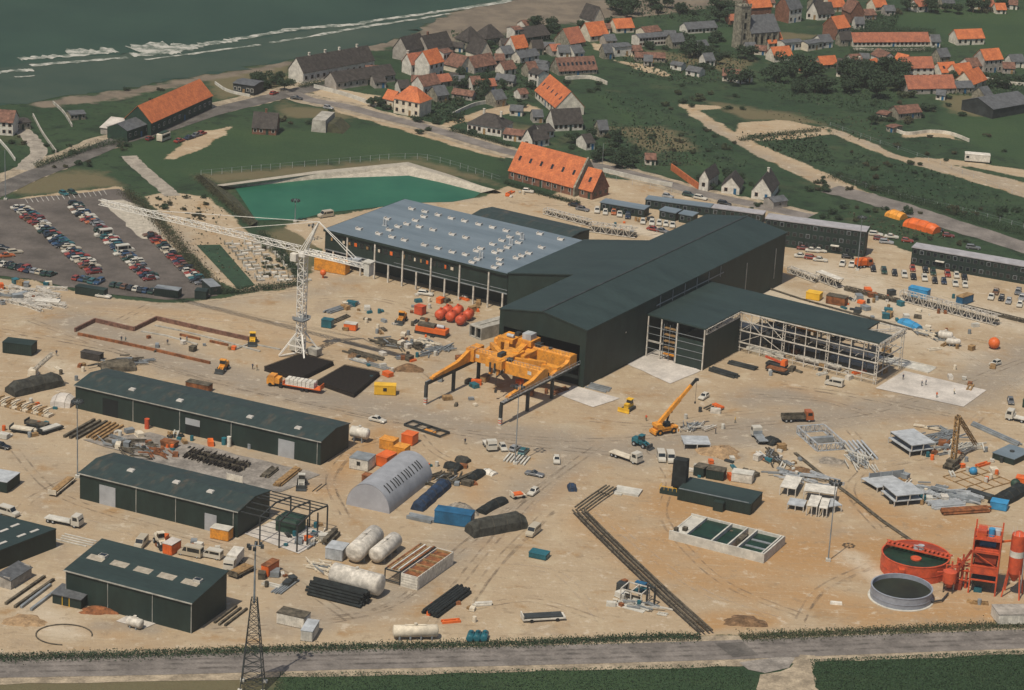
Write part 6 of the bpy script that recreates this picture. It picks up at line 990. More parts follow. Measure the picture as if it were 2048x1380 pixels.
# long dark cabin and black silo
h = container('very long dark green cabin behind the concrete basin', (1354,1000),(1500,1031),dist((1500,1031),(1520,1006)),2.7,'clad','roofgreen',True,0,'site_cabin','cabin'); MB().box(9.2,11.6,-1.6,-.06,0,2.2).build('porch','clad',h); MB().beam((.2,.2,2.9),(17,.2,2.9),.15).build('gutter','steelgrey',h)
h = thing('black_silo', 'tall black square silo on a plinth with a yellow rail', 'silo', (1341,985), ang((1341,985),(1369,990))); W = dist((1341,985),(1369,990)); b = MB(); b.fr(0,W,0,2.6,1.6,8.2,.1,.1).fr(.9,W-.9,.7,1.9,0,1.6,-.6,-.5); b.build('body','tarpblack',h); b = MB(); b.box(-2.2,W,-1.6,0,0,1.0); b.build('plinth','clad',h); b = MB(); [b.beam((-2.2+i*1.0,-1.6,1),(-2.2+i*1.0,-1.6,1.9),.08) for i in range(5)]; b.beam((-2.2,-1.6,1.9),(1.8,-1.6,1.9),.1).beam((-2.2,-1.6,1.9),(-2.2,0,1.9),.1); b.build('railing','brightyellow',h)
# round tanks
def rtank(label, c, r, hh, wall, water, level, bridge=None, name='round_tank'):
    C_ = P(*c, hh); h = thing(name, label, 'tank', (C_[0], C_[1], 0)); n = 56; cs = [(math.cos(2*math.pi*i/n), math.sin(2*math.pi*i/n)) for i in range(n)]
    def ring(b, ra, za, rb, zb, mi=0): b.add([(x*ra,y*ra,za) for x,y in cs]+[(x*rb,y*rb,zb) for x,y in cs], [(i,(i+1)%n,n+(i+1)%n,n+i) for i in range(n)], mi, True)
    b = MB(); ring(b,r,0,r,hh); ring(b,r,hh,r-.25,hh); ring(b,r-.25,hh,r-.25,.1); b.build('wall', wall, h)
    for z in (hh*.4, hh-.15): b = MB(); ring(b,r+.08,z,r+.08,z+.14); ring(b,r+.08,z+.14,r+.005,z+.14); ring(b,r+.005,z,r+.08,z); b.build('stiffener', wall, h)
    MB().add([(x*(r-.26),y*(r-.26),level) for x,y in cs], [tuple(range(n))]).build('water', water, h); return h
dm('greytank', (.25,.27,.31), .55, .1, .8); dm('oliwater', (.018,.021,.011), .5, .3, .3)
h = rtank('big round red tank with a machinery bridge across its top', (1832,1107), 7.4, 4.0, 'red', 'tankwater', 3.0, name='thickener_tank'); rz = ang((1770,1090),(1897,1120)); c, s = math.cos(rz), math.sin(rz)
def rot(x, y): return (x*c-y*s, x*s+y*c)
b = MB(); [b.beam((*rot(-7.3,y),4.15),(*rot(7.3,y),4.15),.25,.35) for y in (1.2,3.0)]; [b.beam((*rot(-7+i*1.0,1.2),4.3),(*rot(-7+i*1.0,3.0),4.3),.5,.08) for i in range(15)]; [b.beam((*rot(-7+i*1.4,1.2),4.3),(*rot(-7+i*1.4,1.2),5.2),.08) for i in range(11)]; b.beam((*rot(-7.2,1.2),5.2),(*rot(7.2,1.2),5.2),.1); b.build('bridge','red',h)
b = MB(); q = rot(.4,2.1); b.tube((q[0],q[1],4.35),(q[0],q[1],5.3),.7,n=10).box(q[0]-1.6,q[0]-.4,q[1]-.4,q[1]+.5,4.35,5.1); b.build('drive_unit','galv',h); b = MB(); cv = [rot(7.1*math.cos(a), 7.1*math.sin(a)) for a in np.linspace(math.asin(3.3/7.1), math.pi-math.asin(3.3/7.1), 24)]; b.prism(cv, 3.7, 3.85); b.build('cover_deck','darkred',h)
q = rot(.3,-.6); MB().tube((q[0],q[1],2.6),(q[0],q[1],3.3),1.2,n=16).build('feed_well','red',h); b = MB(); q = rot(-.6,-7.55); b.box(q[0]-.6,q[0]+.6,q[1]-.8,q[1]+.4,2.4,3.2).beam((q[0],q[1],2.6),(q[0]-.3,q[1]-1.7,.5),.55); b.build('chute','red',h)
h = rtank('round grey steel tank of dark water before the red one', (1804,1172), 6.5, 2.7, 'greytank', 'oliwater', 1.7); b = MB(); n = 40; b.prism([(7.0*math.cos(2*math.pi*i/n), 7.0*math.sin(2*math.pi*i/n)) for i in range(n)], 0, .12); b.build('base_ring','palec',h); b = MB(); b.beam((6.2,-2.4,.5),(8.6,-1.2,.5),.3).beam((8.6,-1.2,.5),(10.4,2.6,.5),.3); b.build('outlet_pipe','steeldark',h)
# red batching tower
h = thing('batching_tower', 'red steel batching tower with stacked hoppers and railings', 'batching plant', (1936,1185), ang((1936,1185),(1984,1192))); Wt = 5.6; Dt = 5.0; b = MB(); [b.beam((x,y,0),(x,y,15.0),.32) for x in (0,Wt) for y in (0,Dt)]
for z in (3.2, 6.4, 9.6, 12.6): [b.beam((0,y,z),(Wt,y,z),.28) for y in (0,Dt)]; [b.beam((x,0,z),(x,Dt,z),.28) for x in (0,Wt)]
b.beam((0,0,9.6),(Wt,0,6.4),.16).beam((0,0,12.6),(0,Dt,9.6),.16); b.build('frame','red',h)
for z in (4.6, 9.8, 12.7): MB().box(-.1,Wt+.1,-.1,Dt+.1,z,z+.15).build('floor','red',h)
MB().box(.2,Wt-.2,-.06,-.002,4.8,6.4).box(Wt+.002,Wt+.06,.2,Dt-.2,4.8,6.4).build('side_panel','red',h); MB().box(.3,Wt-.3,.3,Dt-.3,9.96,10.3).box(.2,Wt-.2,Dt+.02,Dt+.08,6.6,12.5).box(-.08,-.02,.3,Dt-.3,6.6,12.5).build('back_panel','red',h); MB().fr(1,Wt-1,1,Dt-1,1.4,3.1,-.7,-.7).build('discharge_cone','steeldark',h); MB().fr(.4,Wt-.4,.4,Dt-.4,5.0,6.3,-.1,-.1).build('hopper','red',h); MB().fr(.6,Wt-.6,.6,Dt-.6,7.0,9.4,-.2,-.2).build('weigh_hopper','darkred',h); MB().tube((1.2,Dt/2,10.9),(4.6,Dt/2,10.9),.95,n=14).build('mixer_drum','blue',h); MB().box(.5,2.4,.6,3.8,12.86,14.3).build('motor_house','red',h); MB().tube((3.4,2,12.86),(3.4,2,14.6),.7,n=10).build('dust_filter','skyblue',h); MB().box(3.6,5.2,2.6,4.4,12.86,14.0).build('control_box','galv',h)
b = MB(); [b.beam((x,y,12.8),(x,y,13.9),.07) for x in np.linspace(-.1,Wt+.1,7) for y in (-.1,Dt+.1)]; [b.beam((-.1,y,z),(Wt+.1,y,z),.07) for y in (-.1,Dt+.1) for z in (13.4,13.9)]; [b.beam((x,-.1,z),(x,Dt+.1,z),.07) for x in (-.1,Wt+.1) for z in (13.4,13.9)]; b.build('railing','orange',h)
b = MB(); b.beam((-4.5,1.0,.5),(-.3,1.0,9.4),.5,.5); [b.beam((-4.2+i*.7,.5,1.2+i*1.5),(-4.2+i*.7,1.5,1.2+i*1.5),.1) for i in range(6)]; b.build('stair','darkred',h); b = MB(); b.beam((Wt,3.6,11.2),(Wt+5,4.6,12.2),.4); b.build('screw_conveyor','orange',h); b = MB(); [b.tube((-2.6+i*.9,2.2,0),(-2.6+i*.9,2.2,6.5-i),.28,n=8) for i in range(3)]; [b.beam((-3,1.6,z),(0,1.6,z),.2) for z in (2,4.2,6)]; [b.beam((-7+i*1.2,1.2+i*.3,3.2+i*.5),(-.4,2+i*.4,4.2+i*1.2),.22) for i in range(4)]; [b.tube((-5.2+i*1.1,3.4,0),(-5.2+i*1.1,3.4,4.2+i),.2,n=8) for i in range(4)]; [b.beam((-5.4,3.4,z),(0,3.4,z+.4),.18) for z in (1.4,3,4.2)]; b.build('pipework','red',h); MB().box(-4.6,-1.6,.4,2.6,0,1.6).box(-3.8,-2.4,.8,2.2,1.6,2.6).build('compressor','darkred',h)
h = thing('cement_silo', 'slim red cement silo with one white band on splayed legs', 'silo', (2012,1193), ang((2012,1193),(2032,1197))); b = MB(); b.tube((1,1.2,5.4),(1,1.2,9.2),1.55,n=24).tube((1,1.2,10.6),(1,1.2,14.2),1.55,n=24).tube((1,1.2,14.2),(1,1.2,14.9),1.55,.5,n=24).tube((1,1.2,3.4),(1,1.2,5.4),.4,1.55,n=24); b.build('shell','red',h); MB().tube((1,1.2,9.2),(1,1.2,10.6),1.56,n=24).build('band','white',h)
for sx in (-1,1):
    for sy in (-1,1): MB().beam((1+sx*1.9,1.2+sy*1.9,0),(1+sx*1.2,1.2+sy*1.2,6.4),.28).build('leg','red',h)
b = MB(); [b.beam((1+1.5*math.cos(i*.7),1.2+1.5*math.sin(i*.7),14.2),(1+1.5*math.cos(i*.7),1.2+1.5*math.sin(i*.7),15.3),.07) for i in range(9)]; b.build('railing','white',h); b = MB(); b.beam((2.7,.6,.2),(2.7,.6,14),.12).beam((2.7,1.1,.2),(2.7,1.1,14),.12); b.build('ladder','galv',h)
h = thing('hopper_vessel', 'small red hopper vessel on legs between red tank and tower', 'hopper', (1896,1182)); b = MB(); b.tube((0,0,2.2),(0,0,4.6),1.5,n=18).tube((0,0,1.0),(0,0,2.2),.5,1.5,n=18); b.build('shell','red',h); [MB().beam((1.4*math.cos(a),1.4*math.sin(a),0),(1.4*math.cos(a),1.4*math.sin(a),2.6),.18).build('leg','whitesteel' if a < 1 else 'steeldark',h) for a in (.5,2.1,3.7,5.2)]
solo('trough', MB().fr(0,2.6,0,1.0,0,.5,.1,.1).box(.15,2.45,.15,.85,.5,.52), 'white', 'white trough on the ochre sand left of the grey tank', 'trough', (1660,1209), ang((1660,1209),(1686,1211)))
# pipelines
def pipeline(label, px, offs, r, z, m, trestle=4.0, name='pipeline'):
    h = thing(name, label, 'pipeline', px[0]); L = [P(*p) for p in px]; c = L[0]
    for o in offs:
        Q = []
        for i, p in enumerate(L):
            d = (L[min(i+1,len(L)-1)]-L[max(i-1,0)])[:2]; d = d/np.hypot(*d); n = np.array([-d[1], d[0]]); Q.append((p[0]-c[0]+n[0]*o, p[1]-c[1]+n[1]*o, z))
        b = MB(); [b.tube(p, q, r, n=8) for p, q in zip(Q[:-1], Q[1:])]; b.build('pipe', m, h)
    for p, q in zip(L[:-1], L[1:]):
        k = int(np.hypot(*(q-p)[:2])/trestle)
        for i in range(k): t = (i+.5)/k; x = p+(q-p)*t-c; d = (q-p)[:2]/np.hypot(*(q-p)[:2]); n = np.array([-d[1],d[0]]); a = max(abs(o) for o in offs)+.3; MB().beam((x[0]-n[0]*a,x[1]-n[1]*a,z-r-.12),(x[0]+n[0]*a,x[1]+n[1]*a,z-r-.12),.2,.2).build('sleeper','grime',h)
    return h
pipeline('four parallel grey pipes running down to the public road', [(1156,1026),(1190,1061),(1250,1120),(1330,1196),(1412,1270)], (-1.4,-.55,.55,1.4), .2, .9, 'grime', 8); pipeline('four parallel grey pipes leading up from the bend to a slab', [(1160,1024),(1190,1002),(1222,980)], (-1.3,-.5,.5,1.3), .2, .9, 'grime', 8); pipeline('dark pipe running across the sand to the red tank', [(1588,908),(1640,950),(1700,994),(1760,1042),(1824,1086)], (0,.5), .2, .3, 'grime', 5); pipeline('dark rail kerb running along the back of the steel frame', [(1490,563),(1600,599),(1720,633),(1838,665)], (0,), .22, .4, 'grime', 6, 'rail_kerb')
h = thing('pump_station', 'pump skid with white frames and a blue panel beside the pipeline', 'pump station', (1240,1200), ang((1240,1200),(1300,1216))); b = MB(); [b.beam((x,y,0),(x,y,2.6),.2) for x in (0,2.4,4.8) for y in (0,4)]; [b.beam((0,y,2.6),(4.8,y,2.6),.22) for y in (0,4)]; [b.beam((x,0,2.6),(x,4,2.6),.22) for x in (0,2.4,4.8)]; b.build('frame','whitesteel',h); MB().box(1.2,3.6,4.2,5.4,2.2,2.9).build('panel','blue',h); MB().box(-2.6,-.4,3.4,5,0,2).build('engine','steeldark',h); MB().tube((.6,1,1),(4,1,1),.4,n=10).build('pump','grime',h); MB().box(-.5,6.8,-3.2,-.4,0,.15).build('pad','palec',h)
b = MB(); b.beam((5.2,2,.4),(5.2,2,4),.35).beam((5.2,2,4),(7.2,1.4,4),.35).beam((7.2,1.4,4),(7.2,1.4,.6),.35); b.build('riser_pipe','steeldark',h)
solo('concrete_slab', MB().box(0,6,0,4,0,.5).box(.4,2.2,-.8,0,0,.3), 'palec', 'pale concrete slab where the pipes bend', 'slab', (1226,986), ang((1226,986),(1274,994)))
# steel decks
def deck(label, p0, p1, dep, levels=1, lh=1.5, m='galv', z0=0., cols=2):
    h = thing('steel_deck', label, 'steel deck', p0, ang(p0, p1), None); W = dist(p0, p1)
    for k in range(levels):
        z = lh*(k+1); MB().box(-.1+.4*k, W+.1+.4*k, -.1, dep+.1, z-.18, z).build('deck_plate', m, h)
        MB().box(.2,W-.2,.2,dep-.2,z-.4,z-.19).build('joists', 'steeldark', h)
        for i in range(cols+1):
            for y in (0, dep): x = W*i/cols; MB().box(x-.1+.4*k, x+.1+.4*k, y-.1, y+.1, z-lh+(.0 if k == 0 else .01), z-.19).build('leg', 'whitesteel', h)
    return h
for a in [('pale steel deck on legs beside the mobile crane', (1368,899),(1420,900),5.4), ('two galvanised decks stacked near the drill rig', (1819,914),(1865,908),dist((1819,914),(1777,886)),2,1.5), ('galvanised deck touching a lower deck stack', (1754,985),(1808,975),dist((1754,985),(1719,967)),1,1.3), ('two galvanised decks stacked below the panel fence', (1788,1014),(1842,1009),dist((1788,1014),(1761,992)),2,1.4), ('white steel deck left of the white deck group', (1559,990),(1590,995),7.5,1,2.2,'white'), ('white deck with bent legs before the lamp mast', (1612,1031),(1632,1034),6.5,1,2.6,'white'), ('narrow white deck right beside the lamp mast', (1637,1034),(1652,1036),6,1,2.4,'white'), ('low grey deck in front of the white decks', (1574,1019),(1606,1024),4,1,1.4,'galv'), ('pale grey deck right of the lamp mast', (1654,1028),(1682,1024),4,1,1.8,'galv'), ('wide white deck behind the bent leg deck', (1606,1004),(1668,1012),4.5,1,3.0,'white')]: deck(*a)
h = thing('panel_fence', 'tall galvanised panel row standing behind the decks', 'panels', (1737,966), ang((1737,966),(1806,958))); W = dist((1737,966),(1806,958)); [MB().box(i*W/3+.05,(i+1)*W/3-.05,0,.12,.2,2.4).build('panel','steelgrey',h) for i in range(3)]; [MB().box(i*W/3-.06,i*W/3+.06,-.05,.16,0,2.6).build('post','galv',h) for i in range(4)]
h = thing('truss_box', 'open galvanised truss box on the sand by the truss girders', 'truss', (1634,903), ang((1634,903),(1688,899))); W = dist((1634,903),(1688,899)); D = dist((1634,903),(1620,866)); b = MB(); b.truss((0,0,1),(W,0,1),.3,1.8,6,.1).truss((0,D,1),(W,D,1),.3,1.8,6,.1).truss((0,.3,1),(0,D-.3,1),.3,1.8,5,.1).truss((W,.3,1),(W,D-.3,1),.3,1.8,5,.1); b.build('truss_frame','galv',h); MB().box(.6,W-.6,D*.4,D*.5,.1,1.4).build('divider','steelgrey',h)
h = thing('steel_tank_lid', 'flat blue grey steel box with a central hatch by the drill rig', 'steel box', (1984,917), ang((1984,917),(2027,931))); W = dist((1984,917),(2027,931)); MB().box(0,W,0,8,0,1.5).build('body','clad',h); MB().box(-.1,W+.1,-.1,8.1,1.5,1.65).build('lid','roofgrey',h); MB().tube((W/2,4,1.65),(W/2,4,1.95),.6,n=10).build('hatch','steeldark',h)
solo('marking_frame', (lambda b: [b.beam((x,0,.12),(x,11,.12),.18,.2) for x in (0,3,6,9,12)] and [b.beam((0,y,.12),(12,y,.12),.18,.2) for y in (0,3.6,7.2,11)] and b)(MB()), 'timber', 'timber setting out grid laid on the sand by the drill rig', 'timber grid', (1955,985), ang((1955,985),(2040,960)))
h = thing('ladder_frame', 'dark rectangular steel ladder frame lying on the lane', 'steel frame', (808,852), ang((808,852),(880,876))); L = dist((808,852),(880,876)); b = MB(); b.beam((0,0,.4),(L,0,.4),.3,.5).beam((0,3.6,.4),(L,3.6,.4),.3,.5); [b.beam((L*i/4,0,.45),(L*i/4,3.6,.45),.25,.4) for i in range(5)]; b.build('frame','steeldark',h); MB().box(L*.52,L*.8,.4,1.4,.1,.6).build('yellow_beam','yellow',h)
h = thing('formwork_arches', 'row of curved tan formwork ribs at the frame edge', 'formwork', (-4,812), ang((-4,812),(92,836))); L = dist((-4,812),(92,836))
for i in range(10): x = L*i/9; b = MB(); [b.beam((x-1.2*math.cos(t),0,2.0*math.sin(t)),(x-1.2*math.cos(t+.3),2.4,2.0*math.sin(t+.3)),.3) for t in (.2,.8,1.4)]; b.box(x-.9,x+.6,.2,2.2,.1,.7); b.build('rib',('timber','cream')[i % 2],h)
def skid(label, p0, p1, dep, m, load):
    h = thing('flat_trailer', label, 'trailer', p0, ang(p0, p1)); W = dist(p0, p1); MB().box(0,W,0,dep,.5,.8).build('bed',m,h); MB().box(.1,W-.6,.2,dep-.2,.81,1.15).build('load',load,h); MB().box(0,.2,0,dep,.81,1.6).build('headboard',m,h)
    for x in (W*.2,W*.8):
        for y in (-.12,dep-.15): MB().tube((x,y,.4),(x,y+.27,.4),.4,n=10).build('wheel','tyre',h)
for a in [('flat trailer with cream load by the curved ribs, lowest one', (18,864),(66,871),2.4,'steeldark','cream'), ('flat trailer with tyres by the curved ribs, upper one', (48,852),(94,861),2.4,'steeldark','grime'), ('flat trailer with pale bed at the lamp mast side', (84,872),(128,858),2.2,'steeldark','palec'), ('trailer with timber behind the box truck', (474,1160),(512,1140),2.8,'grime','timber'), ('pale steel skid leaning at the shed corner', (112,995),(152,962),2.0,'cream','timber'), ('white frame skid with dark beam by the public road', (1046,1247),(1132,1242),2.6,'white','steeldark'), ('small trailer with orange load beside the white hatchback', (1026,1000),(1052,996),2.0,'cream','orange'), ('flatbed with steel before the open frame bays', (1530,742),(1572,752),2.4,'steeldark','rust')]: skid(*a)
h = thing('drilling_unit', 'long orange drilling unit on dark skids before the workshop hall', 'drilling unit', (830,667), ang((830,667),(890,678))); W = dist((830,667),(890,678)); MB().box(0,W,0,2.8,.9,2.2).build('body','orange',h); MB().box(-.3,W+.2,.2,2.6,0,.9).build('skid','steeldark',h); MB().box(.5,W*.6,.3,2.4,2.21,3.0).build('engine','grime',h); MB().tube((W*.66,1.4,2.7),(W*.9,1.4,2.7),.5,n=10).build('drum','galv',h)
h = thing('crane_truck', 'orange red crane machine before the open frame bays', 'crane truck', (1530,735), ang((1530,735),(1568,744))); MB().box(0,5.6,0,2.2,.9,1.5).build('chassis','steeldark',h); MB().fr(4.2,5.6,.1,2.1,1.5,2.9,.15,.1).build('cab','orange',h); MB().beam((-.6,1.1,2.7),(4,1.1,2.0),.5,.5).build('boom','red',h); [MB().tube((x,y,.5),(x,y+.35,.5),.5,n=10).build('wheel','tyre',h) for x in (.9,2.1,4.7) for y in (-.05,1.9)]
# balls, drums, small machines
for lab, p, r, m, z in [('orange buoy ball lying on the pale ground', (1987,697), 1.6, 'orange', 1.6), ('orange ball marker before the orange container', (646,556), .9, 'orange', 1.6), ('blue drum alone beside the setting out grid', (1946,948), 1.0, 'skyblue', .8), ('green tank ball at the frame edge by the scrap heap', (2030,975), 1.2, 'darkgreen', 1.0)]:
    b = MB(); n = 14
    v = [(r*math.sin(math.pi*j/8)*math.cos(2*math.pi*i/n), r*math.sin(math.pi*j/8)*math.sin(2*math.pi*i/n), z+r*math.cos(math.pi*j/8)) for j in range(9) for i in range(n)]
    b.add(v, [(j*n+i, (j+1)*n+i, (j+1)*n+(i+1)%n, j*n+(i+1)%n) for j in range(8) for i in range(n)], 0, True).tube((0,0,0),(0,0,z-r*.9),.25,n=6); solo('buoy', b, m, lab, 'ball', p)
def heap(label, p, r, hh, m, sx=1.0, rz=0.0, name='soil_heap', cat='heap'):
    b = MB(); n, k = 22, 6; v = []
    for j in range(k+1):
        t = j/k
        for i in range(n): a = 2*math.pi*i/n; rr = r*t*(1+.16*math.sin(3*a+r)+.09*math.sin(7*a)+RNG.normal(0,.04)); v.append((rr*math.cos(a)*sx, rr*math.sin(a), hh*(1-t**1.4)*(1+RNG.normal(0,.07))+(-.05 if j == k else 0)))
    b.add(v, [(j*n+i, (j+1)*n+i, (j+1)*n+(i+1)%n, j*n+(i+1)%n) for j in range(k) for i in range(n)]); solo(name, b, m, label, cat, p, rz)
dm('soilbrown', (.17,.10,.05), .95, .3, .7, fine=.25); dm('gravelgrey', (.24,.21,.17), .95, .25, .9, fine=.25); dm('soiltan', (.33,.22,.12), .95, .2, .7, fine=.2)
for a in [('grey gravel heap behind the big blue container', (918,1022), 3.4, 2.0, 'gravelgrey', 1.3), ('gravel heap near the pale steel deck', (1440,905), 4.5, 1.5, 'soiltan', 1.2), ('brown soil heap behind the hall plant', (818,738), 3, 1.4, 'soilbrown', 1.3), ('low brown soil heap by the lower end of the pipes', (1490,1243), 3, .8, 'soilbrown', 1.5), ('dark gravel heap on the sand by the truss box', (1662,922), 2.4, .8, 'gravelgrey', 1.4), ('dark brown mound beside the drums road', (706,712), 1.6, .9, 'soilbrown'), ('dark round mound by the grey timbers', (738,722), 1.5, 1.0, 'soilbrown'), ('sandy heap at the workshop lean-to corner', (50,1242), 3, .8, 'soiltan', 1.5),
          ('soil heap behind the white decks group', (1600,945), 2.6, 1.4, 'soilbrown', 1.6), ('rusty scrap heap before the workshop wall', (200,1222), 2, 1.0, 'rust', 2.2)]: heap(*a)
b = MB(); [b.beam((4.6*math.cos(i*.2)*1.2, 4.6*math.sin(i*.2), .12), (4.6*math.cos(i*.2+.2)*1.2, 4.6*math.sin(i*.2+.2), .12), .22, .2) for i in range(24)]; solo('hose_ring', b, 'grime', 'large dark hose ring laid on pale sand', 'hose', (128,1270))
# scattered small stock: crates, pallets, steel pieces
EXTRA = [('at the steel stacks behind the decks', 1850,985,70,30,22), ('in the slab yard by the drill rig', 1960,930,60,40,16), ('round the silo yard', 1440,940,70,24,14), ('along the long shed front', 380,885,150,16,22), ('beside the derrick and ribs', 60,840,70,40,14), ('before the workshop hall columns', 820,610,130,18,16), ('in the truss yard by the offices', 1800,620,120,26,26), ('by the mobile crane', 1400,840,60,30,10), ('round the gantry legs', 930,790,60,36,10), ('at the basin side of the clarifier', 1420,1060,90,20,4), ('on the ochre ground by the red plant', 1900,1160,110,50,8), ('on the drilling plot at its edge', 800,660,70,24,14), ('on the sand road past the slab', 1960,760,60,30,6)]
PIECES = {'crate': lambda s: MB().box(0,s,0,s*.8,.1,s*.7).box(-.05,s+.05,-.05,s*.8+.05,s*.7,s*.78), 'pallet': lambda s: MB().box(0,s*1.4,0,s,.1,.22).box(.05,s*1.35,.05,s*.95,.23,s*.6), 'steel_piece': lambda s: MB().box(0,s*2.2,0,.35,0,.5).box(0,s*2.2,s*.5,s*.5+.35,0,.5).box(.3,.6,.35,s*.5,.1,.4).box(s*1.7,s*2,.35,s*.5,.1,.4), 'concrete_block': lambda s: MB().fr(0,s*1.3,0,s*.7,0,s*.6,.06,.06), 'barrel': lambda s: MB().tube((0,0,0),(0,0,1.2),.45,n=12).tube((0,0,1.2),(0,0,1.25),.4,n=12)}
CLUST = [('between the rebar mats and the hall', 770,735,60,26,12), ('on the drilling plot before the workshop hall', 860,700,60,30,16), ('around the blue compressor', 720,640,60,24,10), ('near the barrel store and the bales', 900,955,60,24,16), ('behind the white tanks', 640,1075,22,24,6), ('by the shed frame slab', 600,1080,30,18,6), ('between the two long sheds', 300,892,80,24,18), ('behind the monopitch workshop', 370,1095,60,14,8), ('beside the office yard truss', 1720,600,70,22,14), ('on the pale ground past the steel frame', 1900,680,60,26,12), ('near the white deck group', 1560,930,60,34,16), ('before the open frame bays', 1620,752,90,12,10),
         ('by the drill rig', 1900,900,50,24,10), ('in the pale scrap field at the frame edge', 50,590,60,22,22), ('on the rubble by the basin end', 1030,388,24,8,6), ('near the pump station', 1250,1190,30,30,8), ('by the public road', 900,1225,60,24,7), ('around the derrick heap', 180,745,60,20,10), ('under the runway beams', 1080,770,50,26,8), ('near the foundations', 380,690,90,16,8), ('behind the hall on the pale yard', 1270,455,50,14,10), ('by the small orange container', 560,1170,36,18,10), ('at the workshop lane', 250,1115,40,16,4), ('on the hall forecourt', 960,610,40,16,5)]
for where, cx, cy, rx, ry, n in CLUST+EXTRA:
    for i in range(n):
        k = list(PIECES)[RNG.integers(5)]; m = ('grime','palec','rust','steelgrey','timber','whitesteel','steeldark','cream','teal','orange')[RNG.integers(10)]; s = RNG.uniform(.7, 2.1)
        nm = {'grime':'muddy','palec':'pale','rust':'rusty','steelgrey':'grey','timber':'brown','whitesteel':'white','steeldark':'dark','cream':'cream','teal':'teal','orange':'orange'}[m]
        x, y = cx+RNG.uniform(-1,1)*rx, cy+RNG.uniform(-1,1)*ry
        solo(k, PIECES[k](s), m, f'small {nm} {k.replace("_"," ")} {where}', k.replace('_', ' '), (x, y), RNG.uniform(0, 3.1), f'{nm} {k.replace("_"," ")} stock {where}')
# pale scrap steel at the frame edge
for i in range(24):
    x, y = RNG.uniform(-5,84), RNG.uniform(578,612); b = MB(); L = RNG.uniform(4,9); b.truss((0,0,.5),(L,0,.5),.9,.8,6,.16); solo('lattice_girder', b, 'whitesteel', 'pale lattice girder in the scrap field beside the car park', 'girder', (x,y), RNG.uniform(-.7,.1), 'pale lattice girders')
# office yard conveyors
def ytruss(label, a, c, wd, hh, n, m='whitesteel', roof=False):
    A, B = P(*a), P(*c); L = math.hypot(*(B-A)[:2]); h = thing('conveyor_truss', label, 'conveyor', a, ang(a, c)); MB().truss((0,0,hh/2+.3),(L,0,hh/2+.3),wd,hh,n,.14).build('frame',m,h); MB().box(0,L,-wd*.35,wd*.35,hh*.5,hh*.5+.15).build('deck','grime',h)
    for i in range(max(2,n//3)): x = L*(i+.5)/max(2,n//3); MB().box(x-.15,x+.15,-wd/2,wd/2,0,.3).build('sleeper','palec',h)
    if roof: MB().box(0,L,-wd/2-.2,wd/2+.2,hh+.35,hh+.5).build('roof','white',h)
ytruss('white truss line leading away from the great hall corner', (1578,545),(1634,566), 1.6,1.6,8); ytruss('white roofed wagon on the truss line', (1636,560),(1680,577), 2.2,2.4,5,'whitesteel',True); ytruss('low dark conveyor between wagon and long truss', (1690,580),(1798,606), 1.4,.8,12,'grime'); ytruss('long pale conveyor truss before the blue container', (1802,600),(1996,651), 2.4,2.6,20); ytruss('thin rail line running on past the long truss', (1925,615),(2060,648), 1.2,.6,10,'grime'); ytruss('pale lattice behind the cabin offices', (1090,428),(1180,452), 2,1.6,10); ytruss('pale two tier frame beside the great hall', (1180,462),(1272,475), 3,2.4,8)
htank('white process tank beside the steel frame end', (1880,668),(1902,672), 1.1,'whitesteel',.5); htank('white process tank on the pale ground, the lower one', (1896,682),(1918,684), .9,'whitesteel',.4)
# masts
def mast(label, p, top, n=8, m='steelgrey', r=.16, ring=True):
    H_ = Ht(p, top); h = thing('lamp_mast', label, 'lamp mast', p); MB().tube((0,0,0),(0,0,H_),r,r*.55,n=8).build('pole',m,h); MB().box(-.5,.5,-.5,.5,0,.6).build('footing','palec',h)
    if n:
        b = MB(); k = 12; [b.beam((1.0*math.cos(i*2*math.pi/k),1.0*math.sin(i*2*math.pi/k),H_-.4),(1.0*math.cos((i+1)*2*math.pi/k),1.0*math.sin((i+1)*2*math.pi/k),H_-.4),.09) for i in range(k)]; b.beam((-1,0,H_-.4),(1,0,H_-.4),.08).beam((0,-1,H_-.4),(0,1,H_-.4),.08); b.build('head_ring',m,h)
        for i in range(n): a = 2*math.pi*i/n; MB().box(1.15*math.cos(a)-.26,1.15*math.cos(a)+.26,1.15*math.sin(a)-.26,1.15*math.sin(a)+.26,H_-.75,H_-.2).build('floodlight','steeldark',h)
for a in [('floodlight mast in front of the long shed corner', (155,955), 800), ('floodlight mast standing among parked cars on the sand', (1030,928), 770, 6), ('floodlight mast on the ochre sand near the red tanks', (1656,1122), 962), ('floodlight mast before the three storey offices', (1714,541), 432), ('floodlight mast at the basin edge', (590,444), 398), ('thin lamp mast at the car park corner', (11,400), 300, 0), ('lamp mast behind the grey roofed hall by the lawn', (625,480), 448, 4)]: mast(*a)
h = thing('floodlight_pylon', 'lattice pylon carrying floodlights at the public road', 'pylon', (505,1374)); tp = Ht((505,1374), 1085); z1 = tp*.62; b = MB()
def lw(z): return 2.2-(2.2-.55)*z/z1
zs = np.linspace(0, z1, 12)
for sx in (-1,1):
    for sy in (-1,1): b.beam((sx*2.2,sy*2.2,0),(sx*.55,sy*.55,z1),.15)
